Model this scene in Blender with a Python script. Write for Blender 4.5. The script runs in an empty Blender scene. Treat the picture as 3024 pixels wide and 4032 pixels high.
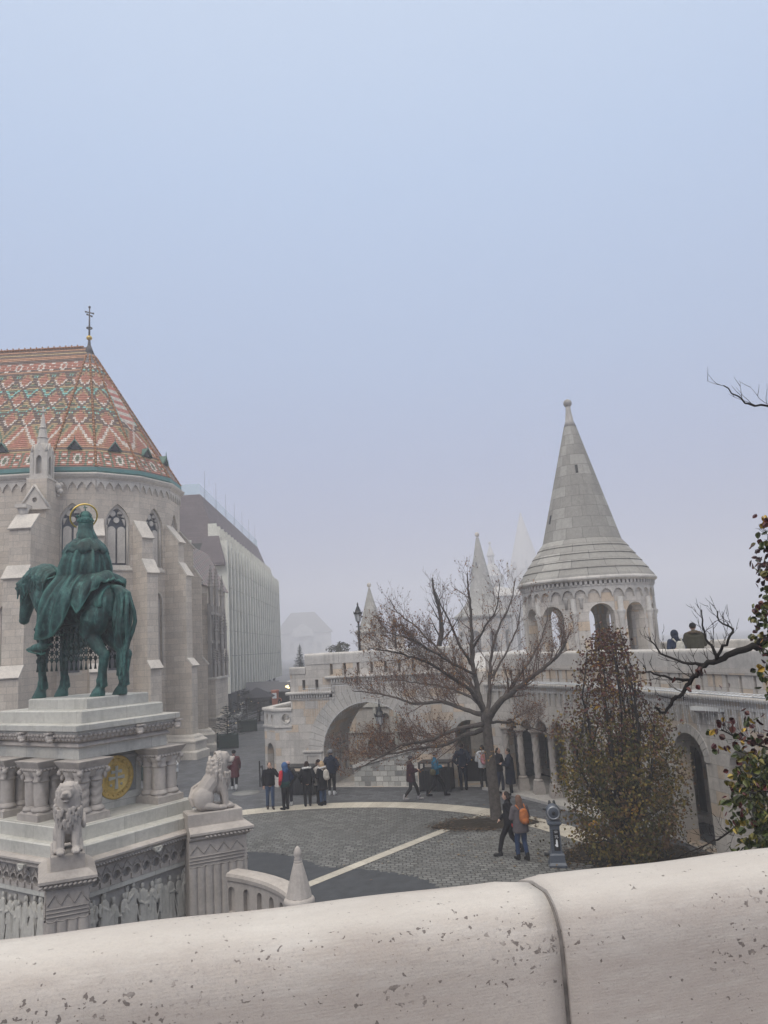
import bpy, bmesh, math, random
import numpy as np
from mathutils import Vector, Matrix, Euler
from mathutils.geometry import tessellate_polygon
R=math.radians; PI=math.pi
S=bpy.context.scene; COL=S.collection
# ---------------- camera, world, sun, exposure ----------------
cam=bpy.data.objects.new('camera',bpy.data.cameras.new('camera')); COL.objects.link(cam)
cam.location=(0,0,6.0)
cam.rotation_mode='XYZ'
_m=Euler((R(90+9.85),0,0)).to_matrix()@Euler((0,0,R(-3.3))).to_matrix()
cam.rotation_euler=_m.to_euler()
cam.data.sensor_fit='VERTICAL'; cam.data.sensor_height=24.0; cam.data.lens=24.0*3030/4032
cam.data.clip_start=0.05; cam.data.clip_end=3000
S.camera=cam
W=bpy.data.worlds.new('World'); S.world=W; W.use_nodes=True
nt=W.node_tree; nt.nodes.clear()
def N(nt,t,**k):
    n=nt.nodes.new(t)
    for a,b in k.items(): setattr(n,a,b)
    return n
SUN_EL,SUN_ROT=44,205
wo=N(nt,'ShaderNodeOutputWorld'); bg=N(nt,'ShaderNodeBackground'); bg2=N(nt,'ShaderNodeBackground'); ad=N(nt,'ShaderNodeAddShader')
sky=N(nt,'ShaderNodeTexSky',sky_type='NISHITA',sun_disc=False)
sky.sun_elevation=R(SUN_EL); sky.sun_rotation=R(SUN_ROT); sky.dust_density=6.0; sky.air_density=1.0
nt.links.new(sky.outputs[0],bg.inputs[0]); bg.inputs[1].default_value=0.012
tc=N(nt,'ShaderNodeTexCoord'); sx=N(nt,'ShaderNodeSeparateXYZ'); cr=N(nt,'ShaderNodeValToRGB')
nt.links.new(tc.outputs['Generated'],sx.inputs[0]); nt.links.new(sx.outputs[2],cr.inputs[0])
els=cr.color_ramp.elements
def ramp(cr,stops):
    e=cr.color_ramp.elements
    while len(e)>1: e.remove(e[0])
    e[0].position=stops[0][0]; e[0].color=(*stops[0][1],1)
    for p,c in stops[1:]:
        x=e.new(p); x.color=(*c,1)
ramp(cr,[(0.0,(.285,.305,.475)),(.08,(.30,.33,.51)),(.20,(.35,.41,.605)),(.35,(.41,.51,.715)),(.55,(.49,.61,.82)),(.70,(.58,.69,.87)),(.82,(1.4,1.4,1.36)),(1.0,(3.1,2.85,2.5))])
nt.links.new(cr.outputs[0],bg2.inputs[0]); bg2.inputs[1].default_value=1.0
nt.links.new(bg.outputs[0],ad.inputs[0]); nt.links.new(bg2.outputs[0],ad.inputs[1]); nt.links.new(ad.outputs[0],wo.inputs[0])
W.cycles.sampling_method='MANUAL'; W.cycles.sample_map_resolution=256
sl=bpy.data.lights.new('sun','SUN'); sl.energy=1.25; sl.angle=R(35); sl.color=(1,.95,.88)
so=bpy.data.objects.new('sun',sl); COL.objects.link(so)
so.rotation_euler=(R(90-SUN_EL),0,R(180-SUN_ROT))
S.view_settings.view_transform='Standard'; S.view_settings.look='None'; S.view_settings.gamma=1; S.view_settings.exposure=0.0
S.cycles.max_bounces=6; S.cycles.diffuse_bounces=3; S.cycles.glossy_bounces=2; S.cycles.transparent_max_bounces=8; S.cycles.volume_bounces=2
S.cycles.use_denoising=True
S.cycles.volume_step_rate=1.0

# ---------------- mesh helpers ----------------
class MB:
    def __init__(s): s.v=[]; s.f=[]; s.uv=[]; s.m=[]; s.sm=[]; s.c=[]; s.T=None; s.mi=0; s.smooth=False; s.col=None
    def vert(s,p):
        p=Vector(p)
        if s.T is not None: p=s.T@p
        s.v.append((p.x,p.y,p.z)); return len(s.v)-1
    def verts(s,ps): return [s.vert(p) for p in ps]
    def face(s,idx,uv=None,smooth=None):
        s.f.append(tuple(idx)); s.uv.append(uv); s.m.append(s.mi); s.sm.append(s.smooth if smooth is None else smooth); s.c.append(s.col)
    def poly(s,ps,uv=None): s.face(s.verts(ps),uv)
    def box(s,x0,x1,y0,y1,z0,z1,tx=0,ty=0):
        i=s.verts([(x0,y0,z0),(x1,y0,z0),(x1,y1,z0),(x0,y1,z0),(x0+tx,y0+ty,z1),(x1-tx,y0+ty,z1),(x1-tx,y1-ty,z1),(x0+tx,y1-ty,z1)])
        for q in ((3,2,1,0),(4,5,6,7),(0,1,5,4),(1,2,6,5),(2,3,7,6),(3,0,4,7)): s.face([i[k] for k in q],smooth=False)
    def bbox(s,x0,x1,y0,y1,z0,z1,b=.02):
        # box with chamfered top edges
        s.box(x0,x1,y0,y1,z0,z1-b)
        i=s.verts([(x0,y0,z1-b),(x1,y0,z1-b),(x1,y1,z1-b),(x0,y1,z1-b),(x0+b,y0+b,z1),(x1-b,y0+b,z1),(x1-b,y1-b,z1),(x0+b,y1-b,z1)])
        for q in ((4,5,6,7),(0,1,5,4),(1,2,6,5),(2,3,7,6),(3,0,4,7)): s.face([i[k] for k in q],smooth=False)
    def prism(s,poly,z0,z1,top=None,bot=True):
        n=len(poly); top=top or poly
        a=s.verts([(x,y,z0) for x,y in poly]); b=s.verts([(x,y,z1) for x,y in top])
        for k in range(n): s.face((a[k],a[(k+1)%n],b[(k+1)%n],b[k]),smooth=False)
        s.face(b,smooth=False)
        if bot: s.face(a[::-1],smooth=False)
    def rings(s,rings,closed=True,cap0=True,cap1=True,uvs=None,smooth=None):
        n=len(rings[0]); ids=[s.verts(r) for r in rings]
        for a in range(len(ids)-1):
            for k in range(n if closed else n-1):
                k2=(k+1)%n
                uv=None
                if uvs: uv=[uvs(a,k),uvs(a,k+1),uvs(a+1,k+1),uvs(a+1,k)]
                s.face((ids[a][k],ids[a][k2],ids[a+1][k2],ids[a+1][k]),uv,smooth)
        if cap0 and closed: s.face(ids[0][::-1],smooth=False)
        if cap1 and closed: s.face(ids[-1],smooth=False)
    def lathe(s,prof,n=24,c=(0,0,0),rf=None,smooth=True,a0=0,a1=2*PI,uvr=None,cap=True):
        full=abs(a1-a0-2*PI)<1e-6; m=n if full else n+1
        rr=[]
        L=[0]
        for i in range(1,len(prof)): L.append(L[-1]+math.hypot(prof[i][0]-prof[i-1][0],prof[i][1]-prof[i-1][1]))
        for (r,z) in prof:
            ring=[]
            for k in range(m):
                a=a0+(a1-a0)*k/n; q=r*(rf(a,z) if rf else 1)
                ring.append((c[0]+q*math.cos(a),c[1]+q*math.sin(a),c[2]+z))
            rr.append(ring)
        R0=uvr or max(p[0] for p in prof)
        s.rings(rr,closed=full,cap0=cap and full,cap1=cap and full,uvs=lambda a,k:((a0+(a1-a0)*k/n)*R0,L[a]),smooth=smooth)
    def tube(s,pts,rads,n=6,cap=True,smooth=True,sq=1.0):
        pts=[Vector(p) for p in pts]
        if isinstance(rads,(int,float)): rads=[rads]*len(pts)
        up=Vector((0,0,1)); rr=[]; t0=None; u=None
        for i,p in enumerate(pts):
            t=(pts[min(i+1,len(pts)-1)]-pts[max(i-1,0)])
            if t.length<1e-9: t=Vector((0,0,1))
            t.normalize()
            if u is None:
                u=t.cross(up)
                if u.length<.05: u=t.cross(Vector((1,0,0)))
                u.normalize()
            else:
                u=(u-t*u.dot(t)); 
                if u.length<1e-6: u=t.cross(up)
                u.normalize()
            w=t.cross(u)
            rr.append([p+(u*math.cos(2*PI*k/n)+w*sq*math.sin(2*PI*k/n))*rads[i] for k in range(n)])
        s.rings(rr,cap0=cap,cap1=cap,smooth=smooth)
    def ell(s,c,r,nu=12,nv=8,rot=None,smooth=True):
        c=Vector(c); M=rot.to_matrix() if rot is not None else None
        def P(a,b):
            v=Vector((r[0]*math.cos(b)*math.cos(a),r[1]*math.cos(b)*math.sin(a),r[2]*math.sin(b)))
            return c+(M@v if M else v)
        rr=[[P(2*PI*k/nu,-PI/2+PI*(j+.5)/nv) for k in range(nu)] for j in range(nv)]
        s.rings(rr,smooth=smooth)
    def limb(s,a,b,ra,rb,n=8):
        a=Vector(a);b=Vector(b);d=(b-a)
        L=d.length; d.normalize()
        s.tube([a-d*ra*.95,a-d*ra*.6,a,b,b+d*rb*.6,b+d*rb*.95],[ra*.25,ra*.8,ra,rb,rb*.8,rb*.25],n)
    def torus(s,c,R0,r,nu=32,nv=8,M=None,a0=0,a1=2*PI):
        c=Vector(c); pts=[]
        full=abs(a1-a0-2*PI)<1e-6
        rr=[]
        for k in range(nu+(0 if full else 1)):
            a=a0+(a1-a0)*k/nu; ring=[]
            for j in range(nv):
                b=2*PI*j/nv; q=R0+r*math.cos(b)
                v=Vector((q*math.cos(a),q*math.sin(a),r*math.sin(b)))
                ring.append(c+(M@v if M else v))
            rr.append(ring)
        if full: rr.append(rr[0])
        s.rings(rr,cap0=not full,cap1=not full,smooth=True)
    def build(s,name,mat,parent=None,loc=None,rotz=None):
        me=bpy.data.meshes.new(name); me.from_pydata(s.v,[],s.f)
        mats=mat if isinstance(mat,(list,tuple)) else [mat]
        for m in mats: me.materials.append(m)
        me.polygons.foreach_set('material_index',s.m)
        me.polygons.foreach_set('use_smooth',s.sm)
        V=np.array(s.v,dtype=float).reshape(-1,3)
        uvl=me.uv_layers.new(name='UVMap'); out=[]
        for i,f in enumerate(s.f):
            if s.uv[i] is not None: out.extend([c for u in s.uv[i] for c in u]); continue
            P=V[list(f)]
            # newell normal
            Q=np.roll(P,-1,0); nx=((P[:,1]-Q[:,1])*(P[:,2]+Q[:,2])).sum(); ny=((P[:,2]-Q[:,2])*(P[:,0]+Q[:,0])).sum(); nz=((P[:,0]-Q[:,0])*(P[:,1]+Q[:,1])).sum()
            l=math.sqrt(nx*nx+ny*ny+nz*nz) or 1
            if abs(nz/l)<.93:
                h=math.hypot(nx,ny) or 1; tx,ty=-ny/h,nx/h
                sc=1/math.sqrt(max(1-(nz/l)**2,.05))
                for p in P: out.extend((p[0]*tx+p[1]*ty, p[2]*sc))
            else:
                for p in P: out.extend((p[0],p[1]))
        uvl.data.foreach_set('uv',out)
        if any(c is not None for c in s.c):
            ca=me.color_attributes.new('Col','FLOAT_COLOR','CORNER'); cc=[]
            for i,f in enumerate(s.f):
                c=s.c[i] or (.5,.5,.5)
                cc.extend([c[0],c[1],c[2],1.0]*len(f))
            ca.data.foreach_set('color',cc)
        me.validate(); me.update()
        o=bpy.data.objects.new(name,me); COL.objects.link(o)
        if parent: o.parent=parent
        if loc is not None: o.location=loc
        if rotz is not None: o.rotation_euler=(0,0,rotz)
        return o
def tag(o,label=None,cat=None,group=None,kind=None):
    if label: o['label']=label
    if cat: o['category']=cat
    if group: o['group']=group
    if kind: o['kind']=kind
    return o
def thing(name,label,cat,loc=(0,0,0),rz=0,group=None):
    o=bpy.data.objects.new(name,None); COL.objects.link(o); o.location=loc; o.rotation_euler=(0,0,rz); o.empty_display_size=.2
    return tag(o,label,cat,group)
def copy_tree(o,parent=None):
    c=o.copy(); COL.objects.link(c); c.parent=parent
    for ch in list(o.children): copy_tree(ch,c)
    return c
def remesh(o,voxel,smooth=2,sub=0,shade=True):
    m=o.modifiers.new('r','REMESH'); m.mode='VOXEL'; m.voxel_size=voxel; m.use_smooth_shade=shade
    if smooth:
        k=o.modifiers.new('s','SMOOTH'); k.iterations=smooth; k.factor=.5
    dg=bpy.context.evaluated_depsgraph_get(); dg.update()
    me=bpy.data.meshes.new_from_object(o.evaluated_get(dg)); mats=list(o.data.materials)
    o.modifiers.clear(); old=o.data; o.data=me; me.name=o.name
    if len(me.materials)==0:
        for a in mats: me.materials.append(a)
    bpy.data.meshes.remove(old)
    return o
def displace(o,fn):
    me=o.data; n=len(me.vertices); co=np.empty(n*3); no=np.empty(n*3)
    me.vertices.foreach_get('co',co); me.vertices.foreach_get('normal',no)
    co=co.reshape(-1,3); no=no.reshape(-1,3)
    co=co+no*fn(co,no)[:,None]
    me.vertices.foreach_set('co',co.ravel()); me.update()
def arch_pts(cx,w,z0,zs,kind='round',n=12,rise=None):
    """opening outline, ccw from bottom-left going right: list of (u,z)"""
    h=w/2; pts=[(cx-h,z0),(cx+h,z0),(cx+h,zs)]
    if kind=='round':
        for k in range(1,n): a=PI*k/n; pts.append((cx+h*math.cos(a),zs+(rise or h)*math.sin(a)))
    elif kind=='point':
        rr=w*1.02
        for k in range(1,n):
            t=k/n
            if t<.5:
                a=(t*2)*math.acos((rr-h)/rr); pts.append((cx+h-rr+rr*math.cos(a),zs+rr*math.sin(a)))
            elif t==.5: pts.append((cx,zs+math.sqrt(rr*rr-(rr-h)**2)))
            else:
                a=((1-t)*2)*math.acos((rr-h)/rr); pts.append((cx-h+rr-rr*math.cos(a),zs+rr*math.sin(a)))
    elif kind=='rect': 
        pts.append((cx-h,zs)); return pts
    pts.append((cx-h,zs)); return pts
def wall(mb,frame,outer,holes=[],th=.4,back=True,edge=True):
    """frame(u,z,d)->3D, d = depth behind the front face"""
    loops=[[Vector((u,z,0)) for u,z in outer]]+[[Vector((u,z,0)) for u,z in h] for h in holes]
    flat=[p for l in loops for p in l]
    tris=tessellate_polygon(loops)
    ids=mb.verts([frame(p.x,p.y,0) for p in flat])
    # orientation: make front normal towards -d
    for t in tris:
        a,b,c=[flat[i] for i in t]
        if (b-a).cross(c-a).z<0: t=(t[0],t[2],t[1])
        mb.face([ids[i] for i in t],[(flat[i].x,flat[i].y) for i in t],False)
    if back:
        idb=mb.verts([frame(p.x,p.y,th) for p in flat])
        for t in tris:
            a,b,c=[flat[i] for i in t]
            if (b-a).cross(c-a).z>0: t=(t[0],t[2],t[1])
            mb.face([idb[i] for i in t],[(flat[i].x,flat[i].y) for i in t],False)
    k0=0
    for li,l in enumerate(loops):
        n=len(l)
        if li>0 or edge:
            A=mb.verts([frame(p.x,p.y,0) for p in l]); B=mb.verts([frame(p.x,p.y,th) for p in l])
            for k in range(n):
                k2=(k+1)%n
                q=(A[k],A[k2],B[k2],B[k]) if li>0 else (A[k2],A[k],B[k],B[k2])
                mb.face(q,None,False)
def frame_at(o,ang,nrm=1):
    """o=(x,y) origin, wall runs along angle ang (deg) to viewer's right; depth goes away (left normal)"""
    ca,sa=math.cos(R(ang)),math.sin(R(ang))
    return lambda u,z,d:(o[0]+u*ca-d*sa*nrm,o[1]+u*sa+d*ca*nrm,z)
def seg_frame(a,b):
    ang=math.degrees(math.atan2(b[1]-a[1],b[0]-a[0])); return frame_at(a,ang),math.hypot(b[0]-a[0],b[1]-a[1])
# ---------------- materials ----------------
MATS={}
def newmat(name,rough=.8,spec=.3):
    m=bpy.data.materials.new(name); m.use_nodes=True; nt=m.node_tree; b=nt.nodes['Principled BSDF']
    b.inputs['Roughness'].default_value=rough
    b.inputs['Specular IOR Level'].default_value=spec
    MATS[name]=m; return m,nt,b
def noise(nt,vec,scale,detail=4,rough=.6,dist=0):
    n=N(nt,'ShaderNodeTexNoise'); n.inputs['Scale'].default_value=scale; n.inputs['Detail'].default_value=detail; n.inputs['Roughness'].default_value=rough; n.inputs['Distortion'].default_value=dist
    if vec is not None: nt.links.new(vec,n.inputs['Vector'])
    return n
def mapr(nt,inp,a,b,c,d,clamp=True):
    n=N(nt,'ShaderNodeMapRange'); n.clamp=clamp
    for i,v in zip((1,2,3,4),(a,b,c,d)): n.inputs[i].default_value=v
    nt.links.new(inp,n.inputs[0]); return n.outputs[0]
def mix(nt,fac,a,b,mode='MIX'):
    n=N(nt,'ShaderNodeMix',data_type='RGBA',blend_type=mode)
    if isinstance(fac,(int,float)): n.inputs[0].default_value=fac
    else: nt.links.new(fac,n.inputs[0])
    for i,x in ((6,a),(7,b)):
        if isinstance(x,tuple): n.inputs[i].default_value=(*x,1) if len(x)==3 else x
        else: nt.links.new(x,n.inputs[i])
    return n.outputs[2]
def bump(nt,b,h,strength=.3,dist=.02):
    n=N(nt,'ShaderNodeBump'); n.inputs['Strength'].default_value=strength; n.inputs['Distance'].default_value=dist
    nt.links.new(h,n.inputs['Height']); nt.links.new(n.outputs[0],b.inputs['Normal']); return n
def mul(nt,v,sc):
    n=N(nt,'ShaderNodeMapping'); n.inputs['Scale'].default_value=sc; nt.links.new(v,n.inputs['Vector']); return n.outputs[0]
def stone(name,c1,c2,bw=.9,bh=.4,mortar=(.25,.23,.2),msize=.006,stain=.5,streak=.35,dark=(.16,.15,.14),blocks=True,bstr=.35,var=1.0,third=None,pits=0):
    m,nt,b=newmat(name,.88,.2)
    tc=N(nt,'ShaderNodeTexCoord'); uv=tc.outputs['UV']; ob=tc.outputs['Object']
    if blocks:
        br=N(nt,'ShaderNodeTexBrick'); nt.links.new(uv,br.inputs['Vector'])
        br.inputs['Scale'].default_value=1; br.inputs['Brick Width'].default_value=bw; br.inputs['Row Height'].default_value=bh
        br.inputs['Mortar Size'].default_value=msize; br.inputs['Mortar Smooth'].default_value=.3; br.inputs['Bias'].default_value=0
        br.offset=.43; br.offset_frequency=2; br.squash=.8; br.squash_frequency=3
        br.inputs['Color1'].default_value=(0,0,0,1); br.inputs['Color2'].default_value=(1,1,1,1); br.inputs['Mortar'].default_value=(.5,.5,.5,1)
        col=mix(nt,br.outputs['Color'],c1,c2)
        if third:
            # some blocks take a third tone
            w=N(nt,'ShaderNodeValToRGB'); nt.links.new(br.outputs['Color'],w.inputs[0]); ramp(w,[(.0,(0,0,0)),(.74,(0,0,0)),(.78,(1,1,1))])
            col=mix(nt,w.outputs[0],col,third)
    else: col=mix(nt,noise(nt,ob,1.1,3).outputs[0],c1,c2)
    n1=noise(nt,ob,.55,5,.65); f1=mapr(nt,n1.outputs[0],.42,.75,0,stain)
    col=mix(nt,f1,col,dark)
    if streak:
        n2=noise(nt,mul(nt,ob,(3.2,3.2,.28)),1.0,5,.7); f2=mapr(nt,n2.outputs[0],.52,.78,0,streak); col=mix(nt,f2,col,dark)
    n3=noise(nt,ob,9,6,.75); f3=mapr(nt,n3.outputs[0],.25,.75,.82,1.14,False)
    mm=N(nt,'ShaderNodeMix',data_type='RGBA',blend_type='MULTIPLY'); mm.inputs[0].default_value=1
    cc=N(nt,'ShaderNodeCombineColor')
    for i in range(3): nt.links.new(f3,cc.inputs[i])
    nt.links.new(col,mm.inputs[6]); nt.links.new(cc.outputs[0],mm.inputs[7]); col=mm.outputs[2]
    if blocks: col=mix(nt,mapr(nt,br.outputs['Fac'],0,1,0,.8),col,mortar)
    if pits:
        v=N(nt,'ShaderNodeTexVoronoi'); v.inputs['Scale'].default_value=pits; nt.links.new(ob,v.inputs['Vector'])
        nn=noise(nt,ob,3,3); 
        pf=mapr(nt,v.outputs['Distance'],.04,.12,1,0); pg=mapr(nt,nn.outputs[0],.55,.65,0,.8)
        mu=N(nt,'ShaderNodeMath',operation='MULTIPLY'); nt.links.new(pf,mu.inputs[0]); nt.links.new(pg,mu.inputs[1])
        col=mix(nt,mu.outputs[0],col,(.12,.11,.1))
    nt.links.new(col,b.inputs['Base Color'])
    h=N(nt,'ShaderNodeMath',operation='MULTIPLY_ADD'); nt.links.new(n3.outputs[0],h.inputs[0]); h.inputs[1].default_value=.4
    if blocks:
        g=N(nt,'ShaderNodeMath',operation='MULTIPLY'); nt.links.new(br.outputs['Fac'],g.inputs[0]); g.inputs[1].default_value=-1.0; nt.links.new(g.outputs[0],h.inputs[2])
    else: h.inputs[2].default_value=0
    bump(nt,b,h.outputs[0],bstr,.02)
    return m
def plain(name,c,rough=.6,spec=.4,metal=0,nz=0,nscale=20,emit=None,dark=None,bumps=0):
    m,nt,b=newmat(name,rough,spec); b.inputs['Metallic'].default_value=metal
    b.inputs['Base Color'].default_value=(*c,1)
    if nz:
        tc=N(nt,'ShaderNodeTexCoord'); n=noise(nt,tc.outputs['Object'],nscale,4)
        f=mapr(nt,n.outputs[0],.3,.7,0,1); d=dark or tuple(x*(1-nz) for x in c)
        nt.links.new(mix(nt,f,c,d),b.inputs['Base Color'])
        if bumps: bump(nt,b,n.outputs[0],bumps,.02)
    if emit: b.inputs['Emission Color'].default_value=(*c,1); b.inputs['Emission Strength'].default_value=emit
    return m
def vcol(name,rough=.75,spec=.25,nz=.2,nscale=6,bumps=0,sub=0):
    m,nt,b=newmat(name,rough,spec)
    a=N(nt,'ShaderNodeVertexColor'); a.layer_name='Col'; tc=N(nt,'ShaderNodeTexCoord'); n=noise(nt,tc.outputs['Object'],nscale,4)
    f=mapr(nt,n.outputs[0],.3,.7,1-nz,1+nz,False); cc=N(nt,'ShaderNodeCombineColor')
    for i in range(3): nt.links.new(f,cc.inputs[i])
    nt.links.new(mix(nt,1.0,a.outputs[0],cc.outputs[0],'MULTIPLY'),b.inputs['Base Color'])
    if bumps: bump(nt,b,n.outputs[0],bumps,.02)
    return m
# limestone of the bastion, monument, church
M_BAST=stone('bastion_limestone',(.60,.555,.50),(.45,.42,.385),.62,.34,stain=.5,streak=.5,third=(.58,.47,.36),pits=30)
M_BASTP=stone('bastion_smooth_stone',(.54,.51,.47),(.47,.45,.42),1.5,1.2,stain=.5,streak=.5,msize=.004)
M_CONE=stone('turret_roof_stone',(.335,.32,.29),(.285,.275,.25),.72,.46,stain=.4,streak=.3,third=(.40,.385,.35),mortar=(.16,.155,.145),msize=.009,bstr=.5)
M_MARB=stone('pale_grey_marble',(.575,.56,.505),(.485,.47,.425),1.25,.9,stain=.4,streak=.5,dark=(.24,.23,.20),msize=.006)
M_CARVE=stone('carved_cream_limestone',(.50,.455,.41),(.42,.38,.345),blocks=False,stain=.45,streak=.4,dark=(.20,.175,.155),bstr=.6)
M_RELF=stone('relief_marble',(.55,.525,.47),(.47,.45,.40),blocks=False,stain=.5,streak=.4,dark=(.20,.19,.17),bstr=.6)
M_CHUR=stone('church_ashlar',(.62,.548,.46),(.47,.405,.335),.78,.36,stain=.42,streak=.4,dark=(.25,.22,.19),third=(.60,.52,.43),msize=.008)
M_CHTR=stone('church_trim_stone',(.64,.59,.52),(.55,.505,.445),blocks=False,stain=.4,streak=.35,dark=(.25,.23,.21))
M_GREY=stone('weathered_gothic_stone',(.36,.33,.30),(.28,.26,.24),blocks=False,stain=.6,streak=.5,dark=(.12,.11,.1))
M_RUST=stone('rusticated_stair_stone',(.62,.60,.55),(.20,.20,.19),.34,.22,stain=.3,streak=.2,msize=.012,bstr=.8)
M_FARS=stone('far_tower_stone',(.50,.47,.43),(.42,.40,.37),.8,.45,stain=.3,streak=.3)
M_BLACK=plain('black_cast_iron',(.012,.013,.015),.45,.5)
M_GLASS=plain('dark_leaded_glass',(.07,.08,.10),.6,.25,nz=.3,nscale=4)
M_LAMPG=plain('milky_lamp_glass',(.45,.46,.47),.2,.5)
M_TEAL=plain('teal_copper_gutter',(.10,.24,.23),.5,.4,nz=.25,nscale=3)
M_GREENC=plain('green_copper_dormer',(.09,.18,.15),.55,.4,nz=.3,nscale=3)
M_GOLD=plain('gilded_bronze',(.72,.50,.14),.42,.5,metal=.35,nz=.45,nscale=14,dark=(.46,.32,.09))
M_LEAD=plain('lead_grey',(.12,.11,.11),.6,.3,nz=.3,nscale=4)
M_TILE=vcol('glazed_roof_tile',.45,.4,.18,5)
M_LEAF=vcol('autumn_leaf',.7,.2,.12,9)
M_SNOW=plain('white_cable',(.7,.72,.74),.5,.3)
# patina bronze
m,nt,b=newmat('green_patina_bronze',.55,.4); M_PAT=m
tc=N(nt,'ShaderNodeTexCoord'); ob=tc.outputs['Object']
n=noise(nt,ob,1.6,6,.7); n2=noise(nt,mul(nt,ob,(4,4,.9)),1.3,6,.75); n3=noise(nt,ob,11,5,.7)
c=N(nt,'ShaderNodeValToRGB'); nt.links.new(n.outputs[0],c.inputs[0]); ramp(c,[(.36,(.006,.017,.017)),(.48,(.015,.047,.043)),(.58,(.034,.095,.086)),(.70,(.10,.215,.19))])
col=mix(nt,mapr(nt,n2.outputs[0],.54,.68,0,.7),c.outputs[0],(.10,.25,.22)); col=mix(nt,mapr(nt,n3.outputs[0],.55,.75,0,.75),col,(.006,.022,.022))
g=N(nt,'ShaderNodeNewGeometry'); sp=mapr(nt,g.outputs['Pointiness'],.5,.58,0,.45); col=mix(nt,sp,col,(.10,.30,.25)); 
nt.links.new(col,b.inputs['Base Color']); b.inputs['Metallic'].default_value=.15; bump(nt,b,n3.outputs[0],.8,.035)
M_PATD=plain('black_green_bronze',(.012,.035,.033),.6,.4,nz=.4,nscale=6)
# ground materials
def cobble(name,base,dark,sc,gap=.55,bstr=.5,big=None):
    m,nt,b=newmat(name,.8,.3); tc=N(nt,'ShaderNodeTexCoord'); ob=tc.outputs['Object']
    nn=noise(nt,ob,.5,3); dis=N(nt,'ShaderNodeVectorMath',operation='SCALE'); nt.links.new(nn.outputs['Color'],dis.inputs[0]); dis.inputs['Scale'].default_value=.35
    ad=N(nt,'ShaderNodeVectorMath',operation='ADD'); nt.links.new(ob,ad.inputs[0]); nt.links.new(dis.outputs[0],ad.inputs[1])
    br=N(nt,'ShaderNodeTexBrick'); nt.links.new(ad.outputs[0],br.inputs['Vector']); br.inputs['Scale'].default_value=1
    br.inputs['Brick Width'].default_value=sc*1.15; br.inputs['Row Height'].default_value=sc; br.inputs['Mortar Size'].default_value=sc*.09; br.inputs['Mortar Smooth'].default_value=.6
    br.inputs['Color1'].default_value=(0,0,0,1); br.inputs['Color2'].default_value=(1,1,1,1); br.inputs['Mortar'].default_value=(.5,.5,.5,1)
    col=mix(nt,br.outputs['Color'],base,tuple(x*.52 for x in base))
    col=mix(nt,mapr(nt,br.outputs['Fac'],0,1,0,gap),col,dark)
    n1=noise(nt,ob,.35,5,.6); col=mix(nt,mapr(nt,n1.outputs[0],.4,.7,0,.55),col,tuple(x*.55 for x in base))
    n2=noise(nt,ob,2.4,5,.7); col=mix(nt,mapr(nt,n2.outputs[0],.62,.72,0,.5),col,(.03,.028,.025))
    nt.links.new(col,b.inputs['Base Color']); nt.links.new(mapr(nt,n1.outputs[0],.4,.7,.8,.5),b.inputs['Roughness'])
    h=N(nt,'ShaderNodeMath',operation='MULTIPLY'); nt.links.new(br.outputs['Fac'],h.inputs[0]); h.inputs[1].default_value=-1
    bump(nt,b,h.outputs[0],bstr,.02); return m
M_COB=cobble('grey_cobble',(.20,.20,.19),(.028,.028,.027),.19,.9,1.0)
M_SETT=cobble('flat_street_sett',(.125,.13,.14),(.05,.05,.055),.28,.5,.3)
M_ASPH=plain('dark_asphalt',(.062,.066,.072),.7,.3,nz=.35,nscale=3,bumps=.2)
M_BAND=stone('cream_paving_band',(.55,.51,.43),(.47,.43,.36),.8,3,stain=.35,streak=0,dark=(.2,.19,.17),msize=.01)
M_SOIL=plain('dark_leaf_litter_soil',(.045,.036,.026),.95,.1,nz=.6,nscale=12,bumps=.8)
M_GRND=plain('far_street_ground',(.11,.11,.115),.9,.2,nz=.2,nscale=.5)
M_BARK=plain('grey_brown_bark',(.125,.108,.095),.9,.15,nz=.55,nscale=9,bumps=.6)
M_BARKD=plain('dark_wet_bark',(.028,.024,.022),.85,.2,nz=.4,nscale=9,bumps=.5)
M_TWIG=plain('reddish_twig',(.15,.105,.088),.9,.1,nz=.3,nscale=3)
M_FIR=plain('dark_fir_needles',(.012,.024,.017),.8,.2,nz=.4,nscale=7)
M_BULB=plain('warm_fairy_bulb',(1,.78,.45),.5,.3,emit=2.5)
# ================= ground =================
def flat(name,pts,z,mat,kind='structure'):
    mb=MB(); ids=mb.verts([(x,y,z) for x,y in pts])
    for t_ in tessellate_polygon([[Vector((x,y,0)) for x,y in pts]]):
        a,b,c=[pts[i] for i in t_]
        if (b[0]-a[0])*(c[1]-a[1])-(b[1]-a[1])*(c[0]-a[0])<0: t_=t_[::-1]
        mb.face([ids[i] for i in t_])
    o=mb.build(name,mat); tag(o,kind=kind); return o
flat('ground',[(-895,-60),(895,-60),(895,895),(-895,895)],0.0,M_GRND)
flat('street',[(-40,18),(16,18),(16,40),(5,75),(-12,110),(-40,110)],0.004,M_SETT)
def cat(P,n=8):
    out=[]
    P=[Vector((*p,0)) for p in P]
    for i in range(len(P)-1):
        a=P[max(i-1,0)];b=P[i];c=P[i+1];d=P[min(i+2,len(P)-1)]
        for k in range(n):
            t=k/n; v=.5*((2*b)+(c-a)*t+(2*a-5*b+4*c-d)*t*t+(-a+3*b-3*c+d)*t**3); out.append((v.x,v.y))
    out.append((P[-1].x,P[-1].y)); return out
ring=cat([(-9.5,29.6),(-8.0,30.4),(-6.14,31.0),(-4.07,31.4),(-1.89,31.25),(0.59,30.45),(2.99,28.66),(4.6,26.3),(5.6,24.3),(6.6,22.2)],8)
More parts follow.
